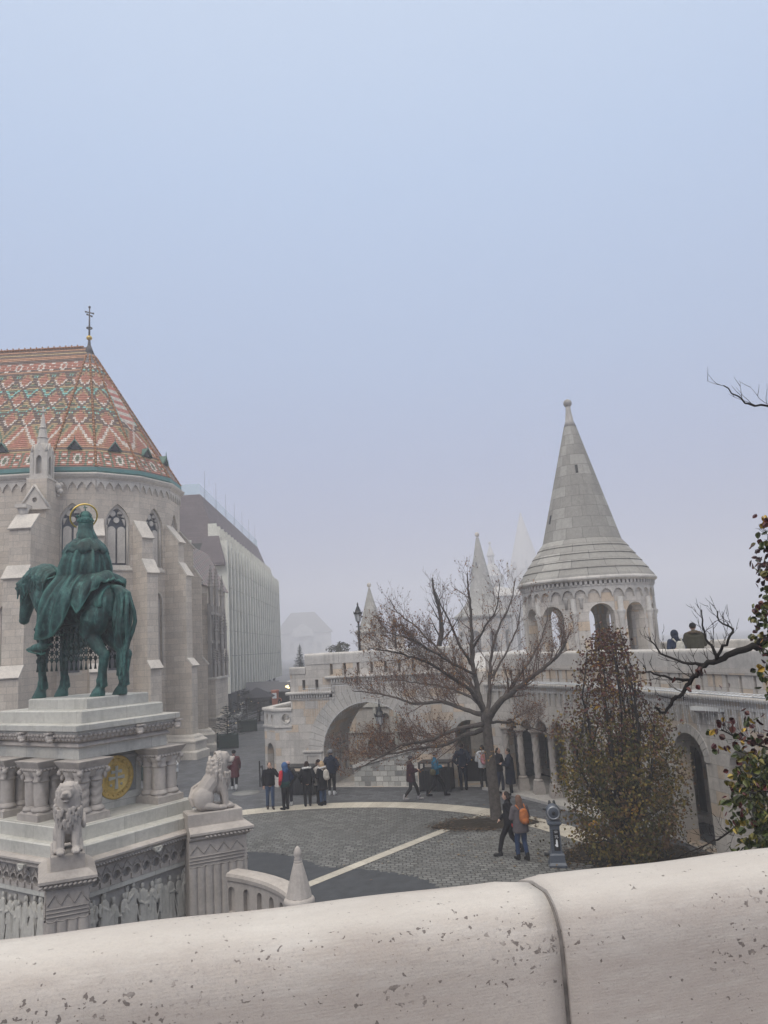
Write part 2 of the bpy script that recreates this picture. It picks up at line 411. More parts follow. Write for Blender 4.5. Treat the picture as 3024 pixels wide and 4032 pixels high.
def offs(P,d):
    o=[]
    for i,p in enumerate(P):
        a=Vector(P[max(i-1,0)]);b=Vector(P[min(i+1,len(P)-1)]);t=(b-a).normalized(); o.append((p[0]-t.y*d,p[1]+t.x*d))
    return o
rin=offs(ring,-.5); rout=offs(ring,.5)
flat('plaza_pavement',[(-9.5,14),(8.4,14)]+[(8.4,20)]+rin[::-1],0.008,M_COB)
# dark asphalt apron round the monument
ap0=cat([(-11,24.5),(-7,25.0),(-4.6,25.0),(-3.3,24.2),(-2.2,22.9),(-.6,22.2),(.6,21.0),(.9,19.5),(.3,17.6),(-.5,15.5)],5)
_r=random.Random(2); ap=[]
for i in range(len(ap0)-1):
    for q in range(6): t=q/6; ap.append((ap0[i][0]*(1-t)+ap0[i+1][0]*t+_r.gauss(0,.05),ap0[i][1]*(1-t)+ap0[i+1][1]*t+_r.gauss(0,.07)))
flat('asphalt_pavement',ap+[(-1,13),(-12,13)],0.012,M_ASPH)
mb=MB()
for i in range(len(ring)-1): mb.poly([(*rin[i],.016),(*rin[i+1],.016),(*rout[i+1],.016),(*rout[i],.016)],[(i*.55,0),(i*.55+.55,0),(i*.55+.55,1),(i*.55,1)])
tag(mb.build('paving_band_path',M_BAND),kind='structure')
def strip(name,a,b,w,z,mat):
    a=Vector(a);b=Vector(b);t=(b-a).normalized();n=Vector((-t.y,t.x))*w/2;mb=MB();L=(b-a).length
    mb.poly([(a.x-n.x,a.y-n.y,z),(b.x-n.x,b.y-n.y,z),(b.x+n.x,b.y+n.y,z),(a.x+n.x,a.y+n.y,z)],[(0,0),(L,0),(L,1),(0,1)]); tag(mb.build(name,mat),kind='structure')
strip('diagonal_band_path',(-3.3,20.3),(1.42,26.4),.34,.020,M_BAND)
strip('short_band_path',(2.0,27.6),(3.0,28.3),.22,.020,M_BAND)
def blob(name,c,rx,ry,z,mat,seed=1,n=40):
    rnd=random.Random(seed); ph=[rnd.uniform(0,6.28) for _ in range(5)]
    P=[]
    for k in range(n):
        a=2*PI*k/n; q=1+.12*math.sin(2*a+ph[0])+.08*math.sin(3*a+ph[1])+.05*math.sin(7*a+ph[2])
        P.append((c[0]+rx*q*math.cos(a),c[1]+ry*q*math.sin(a)))
    return flat(name,P,z,mat)
def mound(name,c,rx,ry,h,mat,seed):
    rnd=random.Random(seed); mb=MB(); rr=[]
    ph=[rnd.uniform(0,6.28) for _ in range(3)]
    for j in range(7):
        t=1-j/6; ring_=[]
        for k in range(36):
            a=2*PI*k/36; q=t*(1+.12*math.sin(2*a+ph[0])+.08*math.sin(5*a+ph[1]))
            ring_.append((c[0]+rx*q*math.cos(a),c[1]+ry*q*math.sin(a),.016+h*(1-t*t)+rnd.uniform(-.01,.01)*(1 if j else 0)))
        rr.append(ring_)
    mb.rings(rr,cap0=False,smooth=True); return tag(mb.build(name,mat),kind='structure')
mound('soil_bed_ground',(2.75,26.95),1.55,.95,.05,M_SOIL,3)
mound('soil_bed_ground',(6.2,22.3),2.0,1.3,.07,M_SOIL,5)
# manhole cover in the street
mb=MB(); mb.lathe([(0.0,.012),(.62,.012),(.62,.004)],32,(-6.75,35.3,0),cap=False); tag(mb.build('manhole_cover',plain('pale_cover_iron',(.22,.22,.21),.6,.4,nz=.3)),'pale round manhole cover set in the street paving behind the right hand lion','manhole cover')
# fallen leaves on the plaza
mb=MB(); rnd=random.Random(8)
for k in range(260):
    x,y=rnd.gauss(3.6,2.2),rnd.gauss(25.0,2.3)
    if y>30 or x>7.5: continue
    s=rnd.uniform(.025,.05); a=rnd.uniform(0,6.3); mb.col=rnd.choice([(.16,.09,.04),(.22,.14,.05),(.09,.06,.04),(.3,.28,.22)])
    mb.poly([(x+s*math.cos(a+q),y+s*.7*math.sin(a+q),.03+rnd.uniform(0,.008)) for q in (0,1.6,3.1,4.7)])
for k in range(1500):
    if k%2: cx_,cy_,rx_,ry_=2.75,26.95,1.55,.95
    else: cx_,cy_,rx_,ry_=6.2,22.3,2.0,1.3
    a=rnd.uniform(0,6.3); q=rnd.gauss(1.0,.16); x,y=cx_+rx_*q*math.cos(a),cy_+ry_*q*math.sin(a); s=rnd.uniform(.03,.06); a=rnd.uniform(0,6.3); mb.col=rnd.choice([(.05,.04,.03),(.09,.06,.035),(.13,.08,.04),(.035,.03,.025)])
    mb.poly([(x+s*math.cos(a+q_),y+s*.7*math.sin(a+q_),.035+rnd.uniform(0,.02)) for q_ in (0,1.6,3.1,4.7)])
tag(mb.build('fallen_leaves',M_LEAF),'small brown leaves scattered over the grey cobbles','leaf litter',kind='stuff')

# ================= foreground parapet =================
def fg_parapet():
    # axis runs at 9.92 deg, far silhouette passes near (0,1.68,5.5)
    t=thing('parapet_wall','massive rounded travertine parapet across the bottom of the view with a joint right of centre','parapet',(.371,2.004,4.182),R(10.4))
    m,nt,b=newmat('pitted_travertine',.85,.2); tc=N(nt,'ShaderNodeTexCoord'); ob=tc.outputs['Object']
    base=mix(nt,mapr(nt,noise(nt,ob,1.6,3,.5).outputs[0],.38,.62,0,1),(.53,.472,.415),(.43,.375,.325))
    sxx=N(nt,'ShaderNodeSeparateXYZ'); nt.links.new(ob,sxx.inputs[0]); base=mix(nt,mapr(nt,sxx.outputs[0],-.004,.004,0,.42),base,(.36,.315,.285))
    base=mix(nt,mapr(nt,noise(nt,mul(nt,ob,(1.5,1,9)),2.5,5,.7).outputs[0],.45,.75,0,.55),base,(.60,.565,.515))
    base=mix(nt,mapr(nt,noise(nt,ob,60,4,.8).outputs[0],.3,.7,0,.55),base,(.42,.385,.36))
    base=mix(nt,mapr(nt,noise(nt,mul(nt,ob,(1,1,3)),12,5,.7).outputs[0],.5,.7,0,.45),base,(.37,.32,.285))
    base=mix(nt,mapr(nt,noise(nt,ob,150,3,.8).outputs[0],.52,.72,0,.5),base,(.30,.265,.24))
    base=mix(nt,mapr(nt,noise(nt,mul(nt,ob,(.8,1,5)),5,6,.75).outputs[0],.52,.70,0,.5),base,(.58,.545,.50))
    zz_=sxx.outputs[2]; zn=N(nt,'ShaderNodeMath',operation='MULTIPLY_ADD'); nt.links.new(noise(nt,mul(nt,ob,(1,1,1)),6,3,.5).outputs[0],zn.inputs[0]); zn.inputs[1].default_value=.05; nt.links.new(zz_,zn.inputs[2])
    base=mix(nt,mapr(nt,zn.outputs[0],1.060,1.100,.42,0),base,(.33,.285,.255)); base=mix(nt,mapr(nt,zn.outputs[0],1.16,1.20,0,.45),base,(.62,.585,.53))  # lower face darker, top paler: part rough stone tone, part painted shading
    # tooled ridges along the rounding
    wv=N(nt,'ShaderNodeTexWave',wave_type='BANDS',bands_direction='Z'); nt.links.new(ob,wv.inputs['Vector']); wv.inputs['Scale'].default_value=42; wv.inputs['Distortion'].default_value=1.6; wv.inputs['Detail'].default_value=2; wv.inputs['Detail Scale'].default_value=.6
    base=mix(nt,mapr(nt,wv.outputs['Fac'],0,.35,.05,0),base,(.36,.33,.31))
    # pits in clusters
    pn=noise(nt,mul(nt,ob,(.9,1,1.0)),78,2,.5,.2)
    sx0=N(nt,'ShaderNodeSeparateXYZ'); nt.links.new(ob,sx0.inputs[0]); bz=N(nt,'ShaderNodeMath',operation='MULTIPLY'); nt.links.new(mapr(nt,sx0.outputs[2],.92,1.02,.35,1),bz.inputs[0]); nt.links.new(mapr(nt,sx0.outputs[2],1.12,1.165,1,.35),bz.inputs[1])
    cl0=N(nt,'ShaderNodeMath',operation='MULTIPLY'); nt.links.new(mapr(nt,noise(nt,mul(nt,ob,(.6,1,2.4)),2.6,5,.75).outputs[0],.44,.56,0,1),cl0.inputs[0]); nt.links.new(bz.outputs[0],cl0.inputs[1]); clu=cl0.outputs[0]
    th=mapr(nt,clu,0,1,.73,.595); lt=N(nt,'ShaderNodeMath',operation='SUBTRACT'); nt.links.new(pn.outputs[0],lt.inputs[0]); nt.links.new(th,lt.inputs[1])
    pit=mapr(nt,lt.outputs[0],0,.022,0,1)
    sel=mapr(nt,noise(nt,ob,9,3,.6).outputs[0],.40,.50,.25,1); pm=N(nt,'ShaderNodeMath',operation='MULTIPLY'); nt.links.new(pit,pm.inputs[0]); nt.links.new(sel,pm.inputs[1])
    v2=N(nt,'ShaderNodeTexVoronoi'); v2.inputs['Scale'].default_value=17; vd=N(nt,'ShaderNodeVectorMath',operation='MULTIPLY_ADD'); vd.inputs[1].default_value=(.05,.05,.05); nt.links.new(noise(nt,ob,40,3,.7).outputs['Color'],vd.inputs[0]); nt.links.new(mul(nt,ob,(.7,1,1)),vd.inputs[2]); nt.links.new(vd.outputs[0],v2.inputs['Vector']); big=mapr(nt,v2.outputs['Distance'],.03,.075,1,0)
    b2=N(nt,'ShaderNodeMath',operation='MULTIPLY'); nt.links.new(big,b2.inputs[0]); nt.links.new(mapr(nt,noise(nt,ob,40,3,.6).outputs[0],.45,.55,0,1),b2.inputs[1])
    mx=N(nt,'ShaderNodeMath',operation='MAXIMUM'); nt.links.new(pm.outputs[0],mx.inputs[0]); nt.links.new(b2.outputs[0],mx.inputs[1])
    base=mix(nt,mapr(nt,mx.outputs[0],0,1,0,.8),base,(.12,.10,.09))
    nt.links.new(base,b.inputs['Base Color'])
    hh=N(nt,'ShaderNodeMath',operation='MULTIPLY_ADD'); nt.links.new(mx.outputs[0],hh.inputs[0]); hh.inputs[1].default_value=-1.4; nt.links.new(noise(nt,ob,55,5,.8).outputs[0],hh.inputs[2])
    h2=N(nt,'ShaderNodeMath',operation='MULTIPLY_ADD'); nt.links.new(wv.outputs['Fac'],h2.inputs[0]); h2.inputs[1].default_value=.05; nt.links.new(hh.outputs[0],h2.inputs[2])
    bump(nt,b,h2.outputs[0],.55,.006)
    # profile in (y,z): local y away from camera
    def prof(x):
        P=[(0,-4.2),(0,.0),(0,.6),(0,.95),(0,1.06)]
        for k in range(1,13):
            a=PI-PI*.44*k/12; P.append((.115+.115*math.cos(a),1.068+.118*math.sin(a)))
        P+= [(.20,1.178),(.32,1.150),(.44,1.09),(.52,.98),(.53,-4.2)]
        return P
    def block(x0,x1,dy,dz,seed):
        mb=MB(); rr=[]; n=max(2,int((x1-x0)/.06)); rnd=random.Random(seed)
        for i in range(n+1):
            x=x0+(x1-x0)*i/n; e=min(x-x0,x1-x); r=max(0,.014-e); k=.45*r
            w=.003*math.sin(x*7+seed)
            P=prof(x); ring_=[]
            for (y,z) in P:
                cy,cz=.24,.6
                yy=y+dy+w+(k if y<cy else -k); zz=z+dz-(k if z>.9 else 0)+(.002*math.sin(x*11))
                ring_.append((x,yy,zz))
            rr.append(ring_)
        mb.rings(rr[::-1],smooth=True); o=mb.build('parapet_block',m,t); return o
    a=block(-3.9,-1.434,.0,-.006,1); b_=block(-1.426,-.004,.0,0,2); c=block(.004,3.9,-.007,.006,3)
    mb=MB()
    for x in (-1.43,.0): 
        P=[(y*.97+.008,z*.992) for y,z in prof(0)]
        mb.rings([[(x-.006,y,z) for y,z in P][::-1],[(x+.006,y,z) for y,z in P][::-1]],smooth=False)
    mb.build('mortar_joint',plain('dark_mortar',(.22,.20,.185),.95,.1,nz=.75,nscale=14),t)
    return t
fg_parapet()
mb=MB(); mb.box(-3.8,4.4,-3,1.9,-.2,0); o=mb.build('near_terrace_floor',M_BASTP,None,(0,0,4.35),R(6.5)); tag(o,kind='structure')
mb=MB(); mb.box(-3.8,4.4,-3,1.9,-4.35,-.21); o=mb.build('near_terrace_slab',M_BAST,None,(0,0,4.35),R(6.5)); tag(o,kind='structure')
# ================= bastion: gate block with big arch =================
FG=frame_at((-5.6,36.25),-17)
def extrude_s(mb,frame,s0,s1,prof,nseg=1,cap=True):
    """prof: list of (d,z) cross-section; swept along s"""
    rr=[]
    for i in range(nseg+1):
        s=s0+(s1-s0)*i/nseg; rr.append([frame(s,z,d) for d,z in prof])
    n=len(prof)
    ids=[mb.verts(r) for r in rr]
    L=[0]
    for i in range(n): L.append(L[-1]+math.hypot(prof[(i+1)%n][0]-prof[i][0],prof[(i+1)%n][1]-prof[i][1]))
    for a in range(nseg):
        sa,sb=s0+(s1-s0)*a/nseg,s0+(s1-s0)*(a+1)/nseg
        for k in range(n):
            k2=(k+1)%n
            mb.face((ids[a][k],ids[a+1][k],ids[a+1][k2],ids[a][k2]),[(sa,L[k]),(sb,L[k]),(sb,L[k+1]),(sa,L[k+1])])
    if cap: mb.face(ids[0],smooth=False); mb.face(ids[-1][::-1],smooth=False)
def round_coping(d0,d1,z0,z1,r=.12):
    P=[(d1,z0),(d0,z0),(d0,z1-r)]
    for k in range(1,5): a=PI-PI/2*k/4; P.append((d0+r+r*math.cos(a),z1-r+r*math.sin(a)))
    for k in range(0,5): a=PI/2-PI/2*k/4; P.append((d1-r+r*math.cos(a),z1-r+r*math.sin(a)))
    return P[::-1]
def roll(d0,z0,z1,th=.3):
    r=(z1-z0)/2; P=[(d0+th,z0)]
    for k in range(7): a=-PI/2-PI*k/6; P.append((d0+r+r*math.cos(a)*1.0,z0+r+r*math.sin(a)))
    P.append((d0+th,z1)); return P[::-1]
def dentils(mb,frame,s0,s1,z0,z1,d0=-.1,d1=.05,pitch=.13,w=.07):
    n=int((s1-s0)/pitch)
    for k in range(n):
        s=s0+(k+.3)*pitch
        i=mb.verts([frame(s,z0,d0),frame(s+w,z0,d0),frame(s+w,z0,d1),frame(s,z0,d1),frame(s,z1,d0),frame(s+w,z1,d0),frame(s+w,z1,d1),frame(s,z1,d1)])
        for q in ((3,2,1,0),(4,5,6,7),(0,1,5,4),(1,2,6,5),(2,3,7,6),(3,0,4,7)): mb.face([i[k2] for k2 in q],smooth=False)
gate=thing('gate_building','stone gate block with a wide round arch, stepped parapet and stair flank across the plaza','gatehouse',(-1.2,35,0))
def child(mb,name,mat,par):
    o=mb.build(name,mat); o.parent=par; o.matrix_parent_inverse=Matrix.Translation(-Vector(par.location)) if par.rotation_euler.z==0 else (Matrix.Translation(par.location)@Matrix.Rotation(par.rotation_euler.z,4,'Z')).inverted()
    return o
mb=MB()
archh=arch_pts(4.55,4.26,.02,1.47,'round',28); doorh=arch_pts(9.05,1.25,.02,2.1,'round',14)
wall(mb,FG,[(.08,0),(9.95,0),(9.95,4.70),(2.95,4.70),(2.95,3.87),(.90,3.87),(.90,2.46),(.08,2.46)],[archh,doorh],th=3.2)
child(mb,'gate_wall',M_BAST,gate)
# archivolt of long voussoirs
mb=MB()
def archivolt(mb,frame,cx,zs,r0,r1,n=30,d0=-.035,d1=.05,a0=0,a1=PI,joint=.012,uvs=True):
    for k in range(n):
        A=a0+(a1-a0)*k/n+joint/r0; B=a0+(a1-a0)*(k+1)/n
        P=[(cx+r*math.cos(a),zs+r*math.sin(a)) for r,a in ((r0,A),(r1,A),(r1,B),(r0,B))]
        f=mb.verts([frame(u,z,d0) for u,z in P]); g=mb.verts([frame(u,z,d1) for u,z in P])
        of=(k*.37)%3
        mb.face(f[::-1],[(of+.1,of),(of+.1,of+.3),(of+.4,of+.3),(of+.4,of)][::-1],False)
        for q in range(4): mb.face((f[q],f[(q+1)%4],g[(q+1)%4],g[q]),None,False)
archivolt(mb,FG,4.55,1.47,2.13,2.86,30,a0=.02,a1=PI-.02)
child(mb,'arch_voussoirs',M_BASTP,gate); mb=MB(); archivolt(mb,FG,9.05,2.1,.625,.85,11)
child(mb,'arch_voussoirs',M_BASTP,gate)
# rusticated stair flank inside the arch
mb=MB(); wall(mb,lambda u,z,d:FG(u,z,d+.12),[(3.76,0),(6.68,0),(6.68,1.52),(3.76,.78)],[],th=.5)
child(mb,'stair_flank',M_RUST,gate)
mb=MB()
for i in range(2):
    pass
P=[(-.04,0),(.6,0),(.6,.14),(-.04,.14)]
rr=[[FG(3.72,.78+z,d+.1) for d,z in P],[FG(6.66,1.53+z,d+.1) for d,z in P]]; mb.rings(rr[::-1],smooth=False)
child(mb,'stair_coping',M_BASTP,gate)
# jamb blind arcade on the left wall of the passage
mb=MB()
for k in range(4):
    d=.55+k*.72
    for (rr_,z0,z1) in ((.05,.5,1.35),):
        c=FG(2.47,0,d); mb.lathe([(.09,z0-.12),(.09,z0),(rr_,z0+.05),(rr_,z1-.1),(.09,z1),(.09,z1+.08)],10,(c[0],c[1],0))
        c=FG(2.47,0,d); mb.lathe([(.08,1.62),(.05,1.7),(.05,2.2),(.08,2.28)],8,(c[0],c[1],0))
for z0,z1 in ((0,.38),(1.43,1.6)):
    i=mb.verts([FG(s,z,d) for z in (z0,z1) for s,d in ((2.40,.3),(2.56,.3),(2.56,3.1),(2.40,3.1))])
    for q in ((3,2,1,0),(4,5,6,7),(0,1,5,4),(1,2,6,5),(2,3,7,6),(3,0,4,7)): mb.face([i[k] for k in q],smooth=False)
child(mb,'passage_columns',M_BASTP,gate)
# back wall seen through the arch: pilasters, niches, string course
mb=MB(); FB=frame_at(FG(3.0,0,6.2)[:2],-17)
wall(mb,FB,[(-2.6,0),(6,0),(6,4.6),(-2.6,4.6)],[arch_pts(s,.42,1.75,2.35,'round',10) for s in (.4,1.5,2.6,3.7,4.8)]+[arch_pts(s,.5,.1,1.0,'round',10) for s in (-.4,.8)],th=.3)
wall(mb,lambda u,z,d:FB(u,z,d+.31),[(-2.6,0),(6,0),(6,4.6),(-2.6,4.6)],[],th=.2)
child(mb,'rear_wall',M_BAST,gate)
mb=MB()
for s in (-.15,.95,2.05,3.15,4.25): 
    i=mb.verts([FB(s+u,z,d) for z in (.2,3.9) for u,d in ((-.07,-.12),(.07,-.12),(.07,.0),(-.07,.0))])
    for q in ((0,1,5,4),(1,2,6,5),(3,0,4,7),(4,5,6,7)): mb.face([i[k] for k in q],smooth=False)
extrude_s(mb,FB,-2.6,6,[(0,1.6),(-.1,1.6),(-.1,1.7),(0,1.7)]); extrude_s(mb,FB,-2.6,6,[(0,2.9),(-.14,2.9),(-.14,3.05),(0,3.05)])
child(mb,'rear_pilasters',M_MARB,gate)
# parapet with slots
up_slots=[arch_pts(2.93+.64*k,.13,4.85,5.33,'rect') for k in range(10)]
lo_slots=[arch_pts(s,.15,4.23,4.67,'rect') for s in (1.55,2.19)]
mb=MB(); FP=lambda u,z,d:FG(u,z,d+.06)
wall(mb,FP,[(.88,4.1),(2.9,4.1),(2.9,4.7),(9.3,4.7),(9.3,5.36),(1.66,5.34),(1.66,4.95),(.88,4.94)],up_slots+lo_slots,th=.45)
child(mb,'parapet',M_BAST,gate)
mb=MB()
extrude_s(mb,FG,1.64,3.3,round_coping(.03,.54,5.345,5.84)); 
s=3.31
for L in (2.0,1.9,2.1): extrude_s(mb,FG,s,min(s+L-.012,9.32),round_coping(.03+.004*L,.54,5.345,5.84+.006*(L-2))); s+=L
extrude_s(mb,FG,.86,1.65,round_coping(.03,.54,4.945,5.26,.08))
child(mb,'coping',M_BASTP,gate)
mb=MB()
extrude_s(mb,FG,.71,2.94,roll(-.16,4.02,4.16,.5)); extrude_s(mb,FG,2.66,9.6,roll(-.16,4.66,4.80,.5))
extrude_s(mb,FG,.86,2.94,[(.1,3.80),(-.04,3.80),(-.04,3.87),(.1,3.87)][::-1]); extrude_s(mb,FG,2.9,9.6,[(.1,4.43),(-.04,4.43),(-.04,4.5),(.1,4.5)][::-1])
dentils(mb,FG,.86,2.9,3.88,4.02); dentils(mb,FG,2.9,9.6,4.51,4.66)
for k in range(5): # vertical dentil strip beside the step
    z=3.75+k*.17
    i=mb.verts([FG(s,zz,d) for zz in (z,z+.09) for s,d in ((2.97,-.07),(3.07,-.07),(3.07,.02),(2.97,.02))])
    for q in ((0,1,5,4),(1,2,6,5),(3,0,4,7),(4,5,6,7),(3,2,1,0)): mb.face([i[k2] for k2 in q],smooth=False)
child(mb,'moulding',M_BASTP,gate)
# slanted pediment line and small niche frame
mb=MB()
extrude_s(mb,FG,1.42,2.36,[(.05,1.50),(-.10,1.50),(-.10,1.56),(.05,1.60)][::-1]); extrude_s(mb,FG,1.46,2.32,[(.05,1.36),(-.04,1.36),(-.04,1.46),(.05,1.46)][::-1])
extrude_s(mb,FG,1.50,1.62,[(.05,.0),(-.05,.0),(-.05,1.36),(.05,1.36)][::-1]); extrude_s(mb,FG,2.18,2.32,[(.05,.0),(-.05,.0),(-.05,1.36),(.05,1.36)][::-1])
extrude_s(mb,FG,1.4,2.4,[(.05,0),(-.12,0),(-.12,.25),(.05,.25)][::-1])
child(mb,'niche_frame',M_BASTP,gate)
# stair turret with balcony at the left end
A_=FG(.9,0,0)[:2]; B_=FG(.08,0,0)[:2]; C_=(-6.2,37.35); D_=(-5.35,40.6); E_=FG(.9,0,3.1)[:2]
mb=MB(); f,L=seg_frame(C_,B_); wall(mb,f,[(0,0),(L,0),(L,2.46),(0,2.46)],[arch_pts(L*.52,.78,.02,1.5,'round',12)],th=.35)
f2,L2=seg_frame(D_,C_); wall(mb,f2,[(0,0),(L2,0),(L2,2.46),(0,2.46)],[],th=.35)
child(mb,'stair_turret_wall',M_BAST,gate)
mb=MB(); mb.prism([A_,E_,D_,C_,B_][::-1] if False else [B_,A_,E_,D_,C_],2.462,2.62); 
def offpoly(P,d):
    out=[];n=len(P)
    cx=sum(p[0] for p in P)/n;cy=sum(p[1] for p in P)/n
    for p in P:
        v=Vector((p[0]-cx,p[1]-cy)); v=v*(1+d/v.length); out.append((cx+v.x,cy+v.y))
    return out
PB=[B_,A_,E_,D_,C_]
mb.prism(offpoly(PB,.07),2.60,2.68)
child(mb,'balcony_floor',M_BASTP,gate)
mb=MB(); 
for (p,q,hs) in ((B_,A_,[(.55,.2)]),(C_,B_,[(.38,.15),(.95,.15)]),(D_,C_,[])):
    f,L=seg_frame(p,q)
    holes=[[(h+r*(1 if p==B_ else .75)*math.cos(2*PI*k/20),3.0+r*(1 if p==B_ else 1.25)*math.sin(2*PI*k/20)) for k in range(20)] for h,r in hs]
    wall(mb,f,[(0,2.68),(L,2.68),(L,3.33),(0,3.33)],holes,th=.22)
child(mb,'balcony_parapet',M_BASTP,gate)
mb=MB()
for (h,r) in ((.55,.2),):
    f,L=seg_frame(B_,A_); c=f(h,3.0,-.01); ang=R(-17)
    mb.torus(c,r+.02,.028,24,6,Matrix.Rotation(ang,3,'Z')@Matrix.Rotation(R(90),3,'X'))
    f3=f(h,3.0,.16); mb.ell(f3,(.07,.05,.07),8,6)
f,L=seg_frame(C_,B_)
for p,q in ((B_,A_),(C_,B_),(D_,C_)):
    f,L=seg_frame(p,q); extrude_s(mb,f,-.06,L+.05,round_coping(-.08,.30,3.335,3.47,.06))
child(mb,'balcony_coping',M_BASTP,gate)
mb=MB(); f,L=seg_frame(C_,B_); wall(mb,lambda u,z,d:f(u,z,d+.3),arch_pts(L*.52,.8,.02,1.5,'round',12),[],th=.03)
child(mb,'door',M_BLACK,gate)
# dark panels + counter inside the small arch
mb=MB(); i=mb.verts([FG(s,z,d) for z in (.02,.95) for s,d in ((8.45,1.2),(9.66,1.2),(9.66,1.9),(8.45,1.9))])
for q in ((0,1,5,4),(1,2,6,5),(3,0,4,7),(4,5,6,7)): mb.face([i[k2] for k2 in q],smooth=False)
o=mb.build('ticket_counter',M_BLACK); tag(o,'black counter standing inside the small arch behind the tree trunk','counter')

# ================= curved arcade wall =================
arc=thing('arcade_building','curved stone arcade wall with twisted columns, slotted parapet and corbels on the right','arcade wall',(6,29,0))
P0=FG(9.95,0,0)[:2]
SEG=[P0,(4.45,32.7),(4.89,31.82),(5.33,30.92),(5.77,30.02),(6.19,29.1),(6.58,28.2),(6.93,27.25),(7.62,24.95),(8.45,21.4),(8.95,19.3),(9.4,17.0),(9.7,14.5)]
wm=MB(); wp=MB(); pm=MB(); cm=MB(); mo=MB(); cb=MB(); cl=MB(); ba=MB(); vo=MB()
def colm(mb,c,z0,zb,zt,r=.12,tw=1,ped=.21):
    x,y=c
    mb.box(x-ped,x+ped,y-ped,y+ped,z0,z0+.3,.0,.0); mb.box(x-ped*.92,x+ped*.92,y-ped*.92,y+ped*.92,z0+.3,zb,.02,.02)
    mb.lathe([(r*1.5,zb),(r*1.55,zb+.05),(r*1.15,zb+.1)],16,(x,y,0))
    n=26
    rf=(lambda a,z:1+.13*math.sin(4*a+z*17*tw)) if tw else None
    mb.lathe([(r,zb+.1+(zt-.32-zb)*k/n) for k in range(n+1)],20,(x,y,0),rf)
    mb.lathe([(r*1.05,zt-.24),(r*1.3,zt-.22),(r*1.1,zt-.19),(r*1.5,zt-.08),(r*1.7,zt-.06)],12,(x,y,0)); mb.box(x-r*1.8,x+r*1.8,y-r*1.8,y+r*1.8,zt-.06,zt)
arch_segs={1,2,3,4,5,6}
for i in range(len(SEG)-1):
    a,b=SEG[i],SEG[i+1]; f,L=seg_frame(a,b)
    top=4.08
    if i in arch_segs:
        r=L/2-.13; out=[(0,2.45)]
        out+= [(L/2-r,2.45)]+[(L/2-r*math.cos(PI*k/12),2.45+r*1.12*math.sin(PI*k/12)) for k in range(1,12)]+[(L/2+r,2.45)]
        out+=[(L,2.45),(L,top),(0,top)]
        wall(wm,f,out,[],th=.42)
        for q_,s_ in ([(b,1 if i%2 else -1)]+([(a,-1)] if i==1 else [])): cl=MB(); colm(cl,q_,0.016,.55,2.45,.12,s_); child(cl,'twisted_column',M_CARVE,arc)
        vo=MB()
        archivolt(vo,f,L/2,2.45,r,r+.10,9,-.03,.02); child(vo,'arch_voussoirs',M_BASTP,arc)
    else:
        holes=[]
        if i==8: holes=[arch_pts(1.0,.8,.02,1.9,'round',12),arch_pts(2.45,1.45,.02,2.38,'round',18)]; vo=MB(); archivolt(vo,f,2.45,2.38,.725,.98,15); child(vo,'arch_voussoirs',M_BASTP,arc)
        if i==7: holes=[arch_pts(1.2,1.2,.02,2.2,'round',14)]
        if i==9: holes=[arch_pts(1.1,1.2,.02,2.3,'round',14)]
        wall(wm,f,[(0,0),(L,0),(L,top),(0,top)],holes,th=.5)
    # ledge + mouldings + corbel table
    extrude_s(mo,f,-.03,L+.03,roll(-.20,4.09,4.22,.9)); extrude_s(mo,f,0,L,[(.06,3.88),(-.07,3.88),(-.07,3.96),(.06,3.96)][::-1])
    n=max(1,int(L/.3))
    for k in range(n):
        s=(k+.5)*L/n
        q=cb.verts([f(s+u,z,d) for z,u_,d_ in ((3.42,.03,-.03),(3.6,.05,-.07),(3.88,.06,-.09)) for u,d in ((-u_,d_),(u_,d_),(u_,.05),(-u_,.05))])
        for lv in (0,4):
            for e in range(4): cb.face((q[lv+e],q[lv+(e+1)%4],q[lv+4+(e+1)%4],q[lv+4+e]),None,False)
        cb.face((q[3],q[2],q[1],q[0]),None,False)
    # parapet: slotted panel then coping
    ns=max(1,round(L/.56)); slots=[arch_pts((k+.5)*L/ns,.10,4.30,4.74,'rect') for k in range(ns)]
    wall(pm,lambda u,z,d,f=f:f(u,z,d+.04),[(0,4.22),(L,4.22),(L,4.76),(0,4.76)],slots,th=.4)
    extrude_s(pm,f,0,L,[(.05,4.76),(.0,4.76),(.0,4.91),(.05,4.91),(.42,4.91),(.42,4.76)][::-1])
    extrude_s(cm,f,-.01,L+.01,round_coping(.03,.50,4.915,5.42,.10))
child(wm,'arcade_wall',M_BAST,arc); child(mo,'moulding',M_BASTP,arc); child(cb,'corbels',M_BASTP,arc); child(pm,'parapet',M_BAST,arc); child(cm,'coping',M_BASTP,arc)
# inner back wall + step + inner arches
bk=MB()
IN=[(6.2,36.5),(7.1,33.2),(8.1,30.3),(9.0,27.2),(9.8,24),(10.6,20.5),(11,16)]
for i in range(len(IN)-1):
    f,L=seg_frame(IN[i],IN[i+1]); hs=[arch_pts(L*t,.8,.2,1.9,'round',10) for t in ((.3,.7) if i%2==0 else (.5,))]
    wall(bk,f,[(0,0),(L,0),(L,4.2),(0,4.2)],hs,th=.3)
child(bk,'inner_wall',M_BAST,arc)
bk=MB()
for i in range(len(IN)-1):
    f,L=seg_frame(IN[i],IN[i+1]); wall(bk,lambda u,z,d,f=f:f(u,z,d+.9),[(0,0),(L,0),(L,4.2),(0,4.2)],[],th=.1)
child(bk,'inner_niche_backs',plain('shaded_passage_stone',(.10,.095,.09),.9,.1),arc)  # dark stone colour paints the passage shade behind the niches
st=MB(); pts=[P0]+SEG[1:9]; o1=offs(pts,-.75); o2=offs(pts,2.6)
